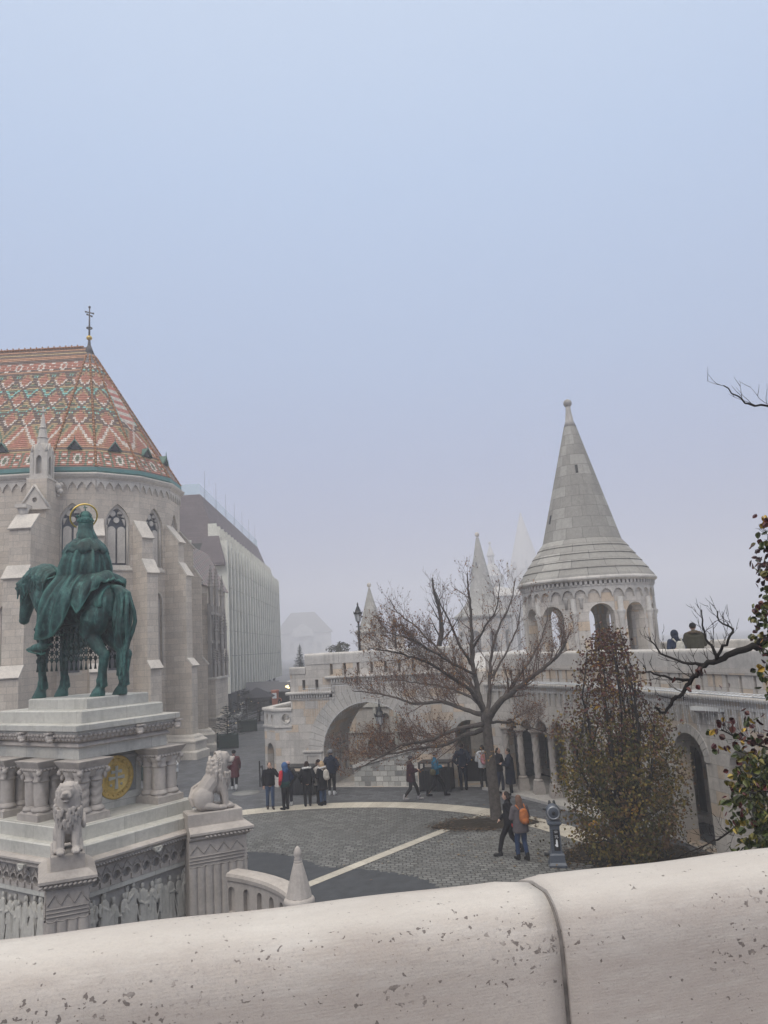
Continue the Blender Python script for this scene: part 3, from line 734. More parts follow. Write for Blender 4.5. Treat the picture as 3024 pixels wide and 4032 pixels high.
for i in range(len(pts)-1): st.prism([o1[i],o1[i+1],o2[i+1],o2[i]][::1],.0,.10+.002*(i%2),bot=False)
child(st,'stone_step',M_BASTP,arc)
# upper terrace slab
flat('terrace_floor',[FG(1.2,0,.5)[:2]]+[FG(9.6,0,.5)[:2]]+offs(SEG,.46)[1:]+[(20,14),(24,60),(24,110),(-8,110),(-6.0,43.9),(3.4,44.6),(4.4,40.0),FG(8.6,0,3.3)[:2],FG(1.2,0,3.3)[:2]],4.32,M_BASTP)
flat('terrace_slab',[(x,y) for x,y in ([FG(1.2,0,.5)[:2],FG(9.6,0,.5)[:2]]+offs(SEG,.46)[1:]+[(20,14),(24,60),(24,110),(-8,110),(-6.0,43.9),(3.4,44.6),(4.4,40.0),FG(8.6,0,3.3)[:2],FG(1.2,0,3.3)[:2]])[::-1]],4.18,M_BAST)
# rear parapet of the terrace
rp=MB(); RP=[(9.6,36.5),(11.4,35.5),(13.2,32.5),(13.9,28.0),(14.1,22.0),(14.3,14)]
for i in range(len(RP)-1):
    f,L=seg_frame(RP[i],RP[i+1]); extrude_s(rp,f,-.05,L+.05,round_coping(0,.5,4.325,5.47+.002*(i%2),.1))
tag(rp.build('parapet_wall',M_BASTP),'low pale stone parapet at the back of the upper terrace, behind the two people','parapet')

# ================= big turret =================
def turret_wall(mb,c,Rr,z0,z1,ops,th=.4,face=0,step=3.0):
    """ops: list of (theta_deg, width, spring); theta measured from facing direction"""
    n=int(360/step)*2
    def zo(a):
        for t,w,s in ops:
            du=((a-t+180)%360-180)*PI/180*Rr
            if abs(du)<w/2-1e-6: return s+math.sqrt(max((w/2)**2-du**2,0))
        return None
    angs=set(round(k*step,4) for k in range(int(360/step)))
    for t,w,s in ops:
        h=math.degrees(w/2/Rr)
        for k in range(0,15): angs.add(round((t-h*math.cos(PI*k/14))%360,4))
    # remove grid angles inside openings
    def inside(a): return any(abs((a-t+180)%360-180)<math.degrees(w/2/Rr)-1e-3 for t,w,s in ops)
    spec=set()
    for t,w,s in ops:
        h=math.degrees(w/2/Rr)
        for k in range(15): spec.add(round((t-h*math.cos(PI*k/14))%360,4))
    A=sorted(a for a in angs if (a in spec) or not inside(a))
    def P(a,r,z): w=face+R(a); return (c[0]+r*math.cos(w),c[1]+r*math.sin(w),z)
    for i,a in enumerate(A):
        b=A[(i+1)%len(A)]; 
        if b<a: b+=360
        if b-a<1e-4: continue
        mid=zo((a+b)/2)
        def za(x):
            if mid is None: return z0
            for t,w,s in ops:
                du=abs((x-t+180)%360-180)*PI/180*Rr
                if du<w/2+1e-3: return s+math.sqrt(max((w/2)**2-du**2,0))
            return z0
        ua,ub=a*PI/180*Rr,b*PI/180*Rr
        A0,B0=(z0,z0) if mid is None else (za(a),za(b))
        mb.face(mb.verts([P(a,Rr,A0),P(b,Rr,B0),P(b,Rr,z1),P(a,Rr,z1)]),[(ua,A0),(ub,B0),(ub,z1),(ua,z1)],False)
        ri=Rr-th
        mb.face(mb.verts([P(b,ri,B0),P(a,ri,A0),P(a,ri,z1),P(b,ri,z1)]),None,False)
        if mid is not None: mb.face(mb.verts([P(b,Rr,B0),P(a,Rr,A0),P(a,ri,A0),P(b,ri,B0)]),None,False)
    for t,w,s in ops:
        h=math.degrees(w/2/Rr)
        for sg in (-1,1):
            a=t+sg*h; q=[P(a,Rr,z0),P(a,Rr,s),P(a,Rr-th,s),P(a,Rr-th,z0)]
            mb.face(mb.verts(q if sg<0 else q[::-1]),None,False)
def P_at(c,r,a,face,z): w=face+R(a); return (c[0]+r*math.cos(w),c[1]+r*math.sin(w),z)
TC=(7.92,31.0); face=math.atan2(-TC[1],-TC[0])
tur=thing('round_turret','large round stone turret with a tall conical roof topped by a stone ball','turret',(TC[0],TC[1],4.33))
mb=MB(); OPS=[(11,.95,6.62),(44,.95,6.62),(79,.9,6.62),(-33,.95,6.62),(-62,.9,6.62),(-97,.9,6.62),(115,.9,6.62),(150,.9,6.62),(186,1.0,6.62),(222,.9,6.62)]
turret_wall(mb,TC,2.46,4.325,7.35,OPS,.42,face); turret_wall(mb,TC,2.46,7.35,7.95,[],.42,face)
child(mb,'turret_wall',M_BAST,tur)
# corbel arcade: trefoil pendants
mb=MB(); nC=34
for k in range(nC):
    a0=k*360/nC; 
    for j in range(8):
        x0,x1=a0+j*360/nC/8,a0+(j+1)*360/nC/8
        def lo(x):
            t=((x-a0)/(360/nC))
            v=7.36+.26*math.sin(PI*t)**.55
            if t<.08 or t>.92: v=7.30
            return v
        zA,zB=lo(x0+1e-4),lo(x1-1e-4)
        p=[P_at(TC,2.55,x,face,z) for x,z in ((x0,zA),(x1,zB),(x1,7.74),(x0,7.74))]; mb.face(mb.verts(p),[(x0*.0436,zA),(x1*.0436,zB),(x1*.0436,7.74),(x0*.0436,7.74)],False)
        p=[P_at(TC,r,x,face,z) for r,x,z in ((2.55,x1,zB),(2.55,x0,zA),(2.44,x0,zA),(2.44,x1,zB))]; mb.face(mb.verts(p),None,False)
mb.lathe([(2.44,7.74),(2.58,7.74),(2.58,7.80),(2.44,7.80)],72,(TC[0],TC[1],0),smooth=False,cap=False)
for k in range(92):
    a=k*360/92
    q=mb.verts([P_at(TC,r,a+s,face,z) for z in (7.80,7.93) for r,s in ((2.61,-1.1),(2.61,1.1),(2.45,1.1),(2.45,-1.1))])
    for e in ((0,1,5,4),(1,2,6,5),(3,0,4,7),(3,2,1,0)): mb.face([q[x] for x in e],None,False)
mb.lathe([(2.45,7.93),(2.63,7.93),(2.72,8.0),(2.72,8.05),(2.66,8.12),(2.40,8.14)],72,(TC[0],TC[1],0),smooth=False,cap=False)
child(mb,'corbel_cornice',M_BASTP,tur)
mb=MB()
for (t,w,s) in OPS:
    h=math.degrees(w/2/2.46)
for a in (-79,-47.5,-12,27.5,61.5,97,132,168,204,240):
    mb=MB(); c=P_at(TC,2.50,a,face,0)
    mb.lathe([(.17,4.33),(.17,4.6),(.12,4.7),(.095,4.75),(.095,6.5),(.12,6.55),(.10,6.58),(.17,6.74),(.17,6.8),(.11,6.84),(.10,7.3)],12,(c[0],c[1],0)); child(mb,'engaged_column',M_BASTP,tur)
mb=MB(); a=-12
for q in (-1,1):
    c=P_at(TC,2.47,a+q*6.5,face,0); mb.lathe([(.06,6.95),(.06,7.2),(.10,7.3),(.10,7.35)],8,(c[0],c[1],0))
# flared foot
mb.lathe([(2.62,4.33),(2.60,4.5),(2.50,4.72),(2.40,4.72)],72,(TC[0],TC[1],0),smooth=False,cap=False)
child(mb,'flared_foot',M_BASTP,tur)
mb=MB(); prof0=[(2.66,8.12),(2.62,8.2),(2.43,8.44),(2.465,8.445),(2.22,8.74),(2.255,8.745),(2.0,9.04),(2.035,9.045),(1.77,9.36),(1.805,9.365),(1.56,9.66)]
mb.lathe(prof0,72,(TC[0],TC[1],0),smooth=False,uvr=1.35,cap=False); prof=[(1.56,9.66)]
for k in range(1,21): t=k/20; prof.append((1.56-(1.56-.24)*t,9.66+(14.55-9.66)*t))
mb.lathe(prof,72,(TC[0],TC[1],0),uvr=1.35,cap=False)
mb.lathe([(2.3,7.96),(.01,8.1)],40,(TC[0],TC[1],0),cap=False)
child(mb,'conical_roof',M_CONE,tur)
mb=MB(); mb.lathe([(.26,14.5),(.17,14.75),(.11,15.2),(.10,15.38)],20,(TC[0],TC[1],0)); mb.ell((TC[0],TC[1],15.53),(.175,.175,.175),20,14)
child(mb,'ball_finial',M_BASTP,tur)
# two slit windows in the cone (dark recess boxes let into the roof)
for a,z in ((7,12.55),(-60,10.6)):
    r=.24+(14.55-z)*(1.32/4.89); mb=MB(); w=face+R(a); mb.T=Matrix.Translation((TC[0]+(r-.03)*math.cos(w),TC[1]+(r-.03)*math.sin(w),z))@Matrix.Rotation(w,4,'Z')@Matrix.Rotation(R(-15.1),4,'Y')
    mb.box(-.15,.045,-.05,.05,-.18,.18); child(mb,'slit_window',M_BLACK,tur)
mb=MB(); mb.lathe([(2.05,4.34),(2.05,4.36)],24,(TC[0],TC[1],0)); child(mb,'turret_floor',M_BASTP,tur)

tur.location=(8.403,32.89,4.23); tur.scale=(1.061,1.061,1.061)
# ================= further towers =================
def tower(name,label,c,z0,parts,ops,Rb,zt,mat,seg=20,tip=True,cat_='tower',K=1):
    kz=lambda z:6+(z-6)*K
    c=(c[0]*K,c[1]*K); parts=[(r*K,kz(z)) for r,z in parts]; ops=[(t_,w_*K,kz(s_)) for t_,w_,s_ in ops]; Rb*=K; zt=kz(zt); z0=min(z0,kz(z0))
    t=thing(name,label,cat_,(c[0],c[1],z0)); f=math.atan2(-c[1],-c[0])
    mb=MB(); turret_wall(mb,c,Rb,z0,zt,ops,.35,f,360/seg); child(mb,'tower_wall',mat,t)
    mb=MB(); mb.lathe(parts,seg,(c[0],c[1],0),smooth=False,uvr=parts[len(parts)//2][0]*1.2,cap=False); child(mb,'pointed_roof',M_CONE if mat!=M_FARS else M_FARS,t)
    tp=parts[-1]; mb=MB(); mb.lathe([(tp[0]*1.1,tp[1]-.1),(tp[0]*.7,tp[1]+.15)],10,(c[0],c[1],0)); mb.ell((c[0],c[1],tp[1]+.22*K),(.15*K,.15*K,.17*K),10,8); child(mb,'finial',mat,t)
    return t
tA=tower('stone_tower','grey cone roofed tower directly behind the bare tree crown, left of the large turret',(6.0,50),4.33,[(1.75,7.3),(1.92,7.45),(1.92,7.55),(1.6,7.75),(1.3,8.05),(1.0,8.5),(.82,8.95),(.1,12.6)],[(t,.62,6.3) for t in (-60,-20,20,60,100,140,180,220)],1.68,7.35,M_BAST,24,K=2.6)
mb=MB(); mb.T=Matrix.Translation((5.73*2.6,49.47*2.6,6+4.85*2.6)); mb.box(-.09,.09,-.05,.09,-.28,.28); child(mb,'slit_window',M_BLACK,tA)
tB=tower('stone_tower','slim far tower with a small lantern top fading in the fog between two cones',(11.52,85),4.33,[(1.35,12.7),(1.35,12.85),(.95,13.1),(.6,13.95),(.36,14.3),(.34,15.05),(.45,15.12),(.45,15.2),(.05,16.35)],[(t,.4,11.6) for t in (-45,0,45,90,180)],1.25,12.75,M_FARS,16,K=4.0)
tC=tower('stone_tower','tall wide cone tower farthest away and palest in the fog beside the large turret',(17.0,95),4.33,[(2.3,12.9),(2.4,13.1),(2.05,13.2),(2.0,14.3),(1.9,14.6),(.16,21.0)],[(t,.6,11.4) for t in (-60,-20,20,60,120,180)],2.2,12.95,M_FARS,20,K=4.6)
mb=MB()
for a in (-75,-35,5,45):
    mb=MB(); K=4.6; p=P_at((17.0*K,95*K),2.2*K,a,math.atan2(-95,-17),0); mb.box(p[0]-.14*K,p[0]+.14*K,p[1]-.14*K,p[1]+.14*K,6+7*K,6+8.9*K); mb.lathe([(.2*K,6+8.9*K),(.02,6+9.5*K)],6,(p[0],p[1],0)); child(mb,'corner_pinnacle',M_FARS,tC)
tD=tower('stone_tower','small pointed tower behind the iron lamp post on the parapet',(-1.37,55),4.0,[(1.0,6.85),(1.17,6.95),(1.17,7.05),(.85,7.35),(.68,7.8),(.06,10.1)],[(t,.4,5.75) for t in (-50,-10,30,70,120,180)],1.0,6.9,M_BAST,16,K=1.8)
mb=MB()
for dx in (1.5,1.68): mb.lathe([(.15,6.4),(.14,9.0),(.20,9.1),(.02,9.8)],8,((-1.37+dx)*1.8,101,0))
mb.box(-.5,1.7,100,102,4.3,7.1); child(mb,'pinnacles',M_BAST,tD)
tD2=tower('stone_tower','faint pale tower base linking the gallery behind the bare tree',(9.3,66),4.33,[(2.3,9.4),(2.4,9.5),(2.3,9.6),(1.6,10.1),(.3,10.4)],[(t,.7,7.6) for t in (-60,-25,10,45,120,180)],2.2,9.45,M_FARS,18,K=3.2)
g=MB()
FGW,LG=seg_frame((6.9,90),(26,190)); wall(g,FGW,[(0,4.33),(LG,4.33),(LG,6.6),(0,6.6)],[arch_pts(1.0+1.5*k,.8,4.6,5.5,'round',8) for k in range(int(LG/1.5)-1)],th=.4)
tag(g.build('gallery_wall',M_FARS),'pale arcaded gallery wall running back into the fog behind the turrets','wall')
g=MB(); f,L=seg_frame((-4.4,44),(3.4,46)); extrude_s(g,f,0,L,round_coping(0,.5,4.33,5.55,.1)); tag(g.build('parapet_wall',M_BASTP),'far stone parapet behind the gate, left of the distant bare tree','parapet')
# ================= church =================
CC=(-19.48,49.73)
def sub(mb,name,mat,par): return (lambda o:(setattr(o,'parent',par),o)[1])(mb.build(name,mat))
chur=thing('church','gothic church apse with a diamond patterned coloured tile roof at the left edge','church',(CC[0],CC[1],0))
def VR(r,k,z=None):
    a=R(-90+180/7*k); p=(CC[0]+r*math.cos(a),CC[1]+r*math.sin(a)); return p if z is None else (*p,z)
RW=5.85
def win_shapes(cx):
    holes=[arch_pts(cx-.29,.46,11.75,13.72,'round',10),arch_pts(cx+.29,.46,11.75,13.72,'round',10)]
    for dx,z,r in ((-.22,14.72,.17),(.22,14.72,.17),(0,14.33,.17)): holes.append([(cx+dx+r*math.cos(2*PI*k/14),z+r*math.sin(2*PI*k/14)) for k in range(14)])
    holes.append([(cx-.06,15.0),(cx+.06,15.0),(cx,15.16)])
    for sg in (-1,1): holes.append([(cx+sg*.50,14.02),(cx+sg*.52,14.4),(cx+sg*.32,14.42)][::sg])
    return holes
wl=MB(); wl2=MB()
faces=[(VR(RW,k),VR(RW,k+1),1) for k in range(7)]
nv=[((-50.5,CC[1]-RW),(-43,CC[1]-RW)),((-43,CC[1]-RW),(-35.5,CC[1]-RW)),((-35.5,CC[1]-RW),(-27.9,CC[1]-RW)),((-27.9,CC[1]-RW),(-23.6,CC[1]-RW)),((-23.6,CC[1]-RW),(CC[0],CC[1]-RW))]
bk_=((CC[0],CC[1]+RW),(-50.5,CC[1]+RW))
k_=0
for a,b,w in faces:
    f,L=seg_frame(a,b); c=L/2
    hs=[arch_pts(c,1.52,11.45,13.95,'point',16),arch_pts(c,1.25,5.35,9.45,'round',14)] if k_<5 else []
    wall(wl,f,[(0,0),(L,0),(L,16.8),(0,16.8)],hs,th=.16,back=False)
    f2=(lambda f:lambda u,z,d:f(u,z,d+.17))(f)
    if k_<5: wall(wl2,f2,[(0,5),(L,5),(L,16.5),(0,16.5)],[arch_pts(c,1.22,11.63,14.0,'point',16),arch_pts(c,.95,5.5,9.45,'round',14)],th=.3)
    k_+=1
for a,b in nv:
    f,L=seg_frame(a,b); c=L/2+(-.1 if L<5 else 0)
    wall(wl,f,[(0,0),(L,0),(L,16.8),(0,16.8)],[arch_pts(L/2,1.5,4.9,11.6 if L>5 else 8.9,'round',14)],th=.16,back=False)
    wall(wl2,(lambda f:lambda u,z,d:f(u,z,d+.17))(f),[(0,4),(L,4),(L,14),(0,14)],[arch_pts(L/2,1.2,5.1,11.6 if L>5 else 8.9,'round',14)],th=.3)
f,L=seg_frame(*bk_); wall(wl,f,[(0,0),(L,0),(L,16.8),(0,16.8)],[],th=.3)
child(wl,'apse_wall',M_CHUR,chur); child(wl2,'window_surrounds',M_CHTR,chur)
for k in range(5):
    f,L=seg_frame(VR(RW,k),VR(RW,k+1)); c=L/2
    mb=MB(); wall(mb,(lambda f:lambda u,z,d:f(u,z,d+.22))(f),arch_pts(c,1.24,11.6,14.0,'point',16),win_shapes(c),th=.10)
    for sg in (-1,1):
        mb.tube([f(c+sg*.615,11.6,.12),f(c+sg*.615,14.0,.12)],.035,6)
    o=child(mb,'window',M_CHTR,chur)
    g=MB(); g.poly([f(u,z,.36) for u,z in arch_pts(c,1.24,11.6,14.0,'point',16)]); g.mi=1
    for z in [12.1+.42*j for j in range(5)]: 
        i=g.verts([f(c+u,z+w,.35) for u,w in ((-.55,-.018),(.55,-.018),(.55,.018),(-.55,.018))]); g.face(i)
    sub(g,'pane',[M_GLASS,M_BLACK],o)
    g=MB(); extrude_s(g,f,c-.85,c+.85,[(.0,11.25),(-.09,11.27),(-.09,11.33),(.1,11.6)][::-1]); sub(g,'sill',M_CHTR,o)
    mb=MB(); wall(mb,(lambda f:lambda u,z,d:f(u,z,d+.42))(f),arch_pts(c,.97,5.48,9.45,'round',14),[],th=.02)
    mb.mi=1
    for z in [6.1+.62*j for j in range(6)]: 
        i=mb.verts([f(c+u,z+w,.405) for u,w in ((-.48,-.02),(.48,-.02),(.48,.02),(-.48,.02))]); mb.face(i)
    o=child(mb,'window',[M_GLASS,M_BLACK],chur)
    g=MB(); rr=[]
    for q in range(21):
        t=q/20
        if t<.2: u,z=c-.66,5.6+(9.45-5.6)*t/.2
        elif t>.8: u,z=c+.66,9.45-(9.45-5.6)*(t-.8)/.2
        else: a=PI-PI*(t-.2)/.6; u,z=c+.66*math.cos(a),9.45+.66*math.sin(a)
        rr.append(f(u,z,-.02))
    g.tube(rr,.055,6); sub(g,'window_frame',M_CHTR,o)
for a,b in nv[2:]:
    f,L=seg_frame(a,b); zt=11.6 if L>5 else 8.9
    mb=MB(); wall(mb,(lambda f:lambda u,z,d:f(u,z,d+.42))(f),arch_pts(L/2,1.22,5.1,zt,'round',14),[],th=.02)
    mb.mi=1
    for z in [5.7+.62*j for j in range(10 if L>5 else 5)]: 
        i=mb.verts([f(L/2+u,z+w,.405) for u,w in ((-.6,-.02),(.6,-.02),(.6,.02),(-.6,.02))]); mb.face(i)
    o=child(mb,'window',[M_GLASS,M_BLACK],chur)
# cornice rings: polygonal sweep
def apse_ring(mb,prof):
    """prof list of (r,z) for vertex radius; goes along nave front, around the apse, back"""
    rr=[]
    for r,z in prof:
        path=[(-50.5,CC[1]-r,z)]+[VR(r,k,z) for k in range(8)]+[(-50.5,CC[1]+r,z)]
        rr.append(path)
    for a in range(len(rr)-1):
        A=mb.verts(rr[a]);B=mb.verts(rr[a+1])
        for k in range(len(A)-1): mb.face((A[k],A[k+1],B[k+1],B[k]),None,False)
mb=MB(); apse_ring(mb,[(5.85,16.62),(5.98,16.64),(5.98,16.7),(6.12,16.82),(6.20,16.95),(6.20,17.02),(6.05,17.08),(5.6,17.10)]); child(mb,'cornice',M_CHTR,chur)
mb=MB(); apse_ring(mb,[(5.9,17.08),(5.9,17.14),(5.99,17.2),(5.99,17.42),(5.93,17.43),(5.93,17.36),(5.6,17.3)]); child(mb,'gutter',M_TEAL,chur)
# pointed corbel arcade under the cornice
mb=MB()
def corbel_arcade(mb,f,L,z0,z1,n,d0=-.1):
    for k in range(n):
        a=k*L/n; w=L/n; m=8
        for j in range(m):
            x0,x1=j/m,(j+1)/m
            def lo(x):
                if x<.10 or x>.90: return z0-.05
                y=1-abs(2*x-1); return z0+.04+(z1-z0-.14)*(y**.75)
            A,B=lo(x0+1e-3),lo(x1-1e-3)
            mb.face(mb.verts([f(a+x0*w,A,d0),f(a+x1*w,B,d0),f(a+x1*w,z1,d0),f(a+x0*w,z1,d0)]),None,False)
            mb.face(mb.verts([f(a+x1*w,B,d0),f(a+x0*w,A,d0),f(a+x0*w,A,.02),f(a+x1*w,B,.02)]),None,False)
for k in range(5):
    f,L=seg_frame(VR(RW,k),VR(RW,k+1)); corbel_arcade(mb,f,L,16.1,16.64,5)
f,L=seg_frame((-35.5,CC[1]-RW),(CC[0],CC[1]-RW)); corbel_arcade(mb,f,L,16.1,16.64,30)
child(mb,'corbel_arcade',M_CHTR,chur)
mb=MB(); apse_ring(mb,[(6.12,-.01),(6.12,.55),(6.05,.62),(6.05,1.1),(6.1,1.2),(5.84,1.4)]); child(mb,'plinth',M_CHTR,chur)
# buttresses
def buttress(ang,prof,w,slabs,plinth=True,r_in=5.6):
    a=R(ang); er=Vector((math.cos(a),math.sin(a),0)); et=Vector((-math.sin(a),math.cos(a),0)); c=Vector((CC[0],CC[1],0))
    P=lambda r,t,z:c+er*r+et*t+Vector((0,0,z))
    mb=MB(); poly=[(r_in,0)]+prof+[(r_in,prof[-1][1])]
    A=mb.verts([P(r,-w/2,z) for r,z in poly]); B=mb.verts([P(r,w/2,z) for r,z in poly]); n=len(poly)
    mb.face(A,None,False); mb.face(B[::-1],None,False)
    for k in range(n): mb.face((A[(k+1)%n],A[k],B[k],B[(k+1)%n]),None,False)
    o=child(mb,'buttress',M_CHUR,chur)
    for (r0,z0),(r1,z1) in slabs:
        mb=MB()
        d=Vector((r1-r0,z1-z0)); nn=Vector((-d.y,d.x)).normalized()*.09; e=d.normalized()*.12
        if nn.y<0: nn=-nn
        q=[(r0-e.x*0,z0),(r1+e.x,z1+e.y),(r1+e.x+nn.x,z1+e.y+nn.y),(r0+nn.x,z0+nn.y)]
        A=mb.verts([P(r,-w/2-.06,z) for r,z in q]); B=mb.verts([P(r,w/2+.06,z) for r,z in q])
        mb.face(A,None,False); mb.face(B[::-1],None,False)
        for k in range(4): mb.face((A[(k+1)%4],A[k],B[k],B[(k+1)%4]),None,False)
        sub(mb,'weathering_slab',M_CHTR,o)
    if plinth:
        mb=MB(); rf=prof[0][0]
        for (z0,z1,e0,e1) in ((0,.42,.50,.50),(.42,.52,.50,.36),(.52,.98,.36,.36),(.98,1.06,.42,.42),(1.06,1.2,.42,.25),(1.2,1.32,.25,.2),(1.32,1.42,.2,.02)):
            q=lambda e,z:[P(5.6,-w/2-e,z),P(rf+e,-w/2-e,z),P(rf+e,w/2+e,z),P(5.6,w/2+e,z)]
            A=mb.verts(q(e0,z0)); B=mb.verts(q(e1,z1))
            for k in range(4): mb.face((A[k],A[(k+1)%4],B[(k+1)%4],B[k]),None,False)
            mb.face(B,None,False)
        sub(mb,'buttress_plinth',M_CHTR,o)
    return o
for k in (1,2,3,4,5):
    buttress(-90+180/7*k,[(7.5,0),(7.5,5.52),(7.2,5.87),(7.2,11.07),(6.7,11.8),(6.7,13.2),(5.86,14.2)],.74,[((7.17,5.9),(7.5,5.52)),((6.68,11.85),(7.2,11.07)),((5.84,14.25),(6.7,13.2))])
b0=buttress(-90,[(10.2,0),(10.2,5.5),(9.75,6.0),(9.75,10.6),(9.2,11.2),(9.2,13.3),(8.3,14.1),(7.4,14.1),(7.4,16.4)],1.15,[((9.73,6.02),(10.2,5.5)),((9.18,11.25),(9.75,10.6)),((8.28,14.15),(9.2,13.3))])
# pinnacle with gables on the big buttress
mb=MB(); px,py=CC[0],CC[1]-6.75
mb.box(px-.62,px+.62,py-.62,py+.62,16.4,16.5); mb.box(px-.5,px+.5,py-.5,py+.5,16.5,16.62)
for sx_ in (-1,1):
    for sy_ in (-1,1): mb.box(px+sx_*.40-.09,px+sx_*.40+.09,py+sy_*.40-.09,py+sy_*.40+.09,16.62,18.0); mb.lathe([(.11,18.0),(.02,18.5)],6,(px+sx_*.4,py+sy_*.4,0))
mb.box(px-.2,px+.2,py-.2,py+.2,16.62,18.2)
for ang in (0,90,180,270):
    fr=lambda u,z,d,ang=ang:(px+(u)*math.cos(R(ang))-(-.45+d)*math.sin(R(ang))*1,py+u*math.sin(R(ang))+(-.45+d)*math.cos(R(ang)),z)
    wall(mb,fr,[(-.42,16.62),(.42,16.62),(.42,17.85),(0,18.62),(-.42,17.85)],[arch_pts(0,.34,16.75,17.55,'point',10)],th=.12)
mb.lathe([(.48,18.1),(.40,18.5),(.34,18.55),(.07,20.3),(.05,20.45),(.16,20.5),(.16,20.56),(.05,20.6),(.08,20.75),(.02,20.85)],8,(px,py,0),smooth=False)
for z in (18.9,19.5): mb.lathe([(.30-(z-18.9)*.14,z),(.34-(z-18.9)*.14,z+.05),(.25-(z-18.9)*.14,z+.1)],8,(px,py,0))
child(mb,'pinnacle',M_CHTR,chur)
mb=MB() # gable and statue canopy in front
yy=CC[1]-7.62
wall(mb,lambda u,z,d:(px+u,yy+d,z),[(-.78,14.6),(.78,14.6),(.78,14.75),(0,15.95),(-.78,14.75)],[[(.14*math.cos(2*PI*k/14),15.15+.14*math.sin(2*PI*k/14)) for k in range(14)]],th=.35)
for sg in (-1,1): mb.tube([(px+sg*.80,yy-.03,14.72),(px,yy-.03,16.0)],.07,6)
mb.box(px-.62,px-.02,yy-1.0,yy-.2,14.55,14.75); mb.lathe([(.12,14.0),(.2,14.2),(.34,14.55)],8,(px-.32,yy-.6,0)); mb.lathe([(.19,13.35),(.19,13.5),(.10,13.6),(.09,14.0)],10,(px-.32,yy-.6,0))
mb.box(px-.5,px+.5,yy-.9,yy+.1,13.2,13.34)
child(mb,'gable_canopy',M_CHTR,chur)
# downpipe + gargoyle
f,L=seg_frame(VR(RW,0),VR(RW,1)); p=f(.42,0,-.16)
mb=MB(); mb.tube([(p[0],p[1],15.7),(p[0],p[1],1.2)],.13,8); child(mb,'downpipe',M_LEAD,chur)
mb=MB()
for dx,dz,r in ((-.1,0,.28),(.15,.12,.27),(.3,-.15,.2),(.05,.3,.2),(-.25,.2,.16),(.35,.25,.14),(0,-.35,.16),(.2,-.4,.1)): mb.ell((p[0]+dx,p[1]-.2+dx*.2,16.05+dz),(r,r,r*.9),10,8)
o=child(mb,'gargoyle',M_CHTR,chur)
# ---- tiled roof ----
TW,NR=.083,68
C_RED=(.34,.125,.08);C_OR=(.36,.18,.10);C_BR=(.105,.062,.05);C_WH=(.55,.49,.43);C_TQ=(.17,.42,.37);C_OC=(.34,.235,.12);C_GR=(.10,.14,.085);C_PK=(.45,.17,.13)
FLW=[".WWW.","W...W","W.K.W","W...W",".WWW."]
rnd=random.Random(4)
def tilecol(row,colf,nave,crest=False):
    c=int(round(colf))
    if row<1: return C_BR
    if 1<=row<8:
        pc=c%9; pr=row-2
        if 0<=pr<5 and pc<5:
            q=FLW[pr][pc]
            if q=='W': return C_WH
            if q=='K': return C_BR
            if (pr,pc) in ((2,1),(2,3),(1,2),(3,2)): return C_GR
        return C_RED if pc in (6,7) else (C_GR if pc in (5,8) else C_RED)
    if row<11: return (C_OC,C_BR,C_OR)[row-8]
    if row>=62 or (row>=58 and not nave): return (C_OC,C_BR,C_OR,C_BR)[row%4] if nave else C_LEADC
    if nave and 54<=row<60:
        pc=c%9; pr=row-54
        if pr<5 and pc<5 and FLW[pr][pc]=='W': return C_WH
        return C_BR if pr in (0,5) else C_RED
    if nave and row in (60,61,53,52): return C_OR if row%2 else C_BR
    if row<22:
        # big chevrons above the flower band
        x=abs(c) if not nave else abs(((c+14)%28)-14)
        d=(row-11)+x*.95
        if 9.5<d<11.6: return C_WH
        if 7.5<d<=9.5: return C_OR
        if 11.6<=d<14: return C_RED
        if 14<=d<16: return C_OC
        if 16<=d<18: return C_GR
        if 18<=d<20: return C_OC
        return C_RED if d<7.5 else C_BR
    if crest and 26<=row<46:
        x=c; w=9-(row-26)*.18
        if abs(x)<w-1.2: return (C_WH if (row//2)%2 else C_PK)
        if abs(x)<w: return C_TQ
    Pc,Pr=14.0,11.0
    best=None
    for ty in (0,1):
        du=((c-ty*Pc/2+Pc/2)%Pc)-Pc/2; dv=((row-26-ty*Pr/2+Pr/2)%Pr)-Pr/2
        m_=abs(du)/(Pc/2)+abs(dv)/(Pr/2)
        if best is None or m_<best[0]: best=(m_,ty,du,dv)
    m_,ty,du,dv=best
    if m_>.84: return C_BR
    if dv<-.3 and m_>.66: return C_WH if ty==0 else C_TQ
    if dv>=-.3 and m_>.60: return C_OC if (row+c)%3 else C_BR
    if ty==0: return C_RED if (m_<.5 or row%2) else C_OR
    return C_GR if (row%3==0) else (C_OC if row%3==1 else C_BR)
C_LEADC=(.16,.14,.14)
def tile_face(mb,a,b,apexf,nave=False,crest=False,umax=None):
    """a,b eave points (3d); apexf(u,t)->3D"""
    pass
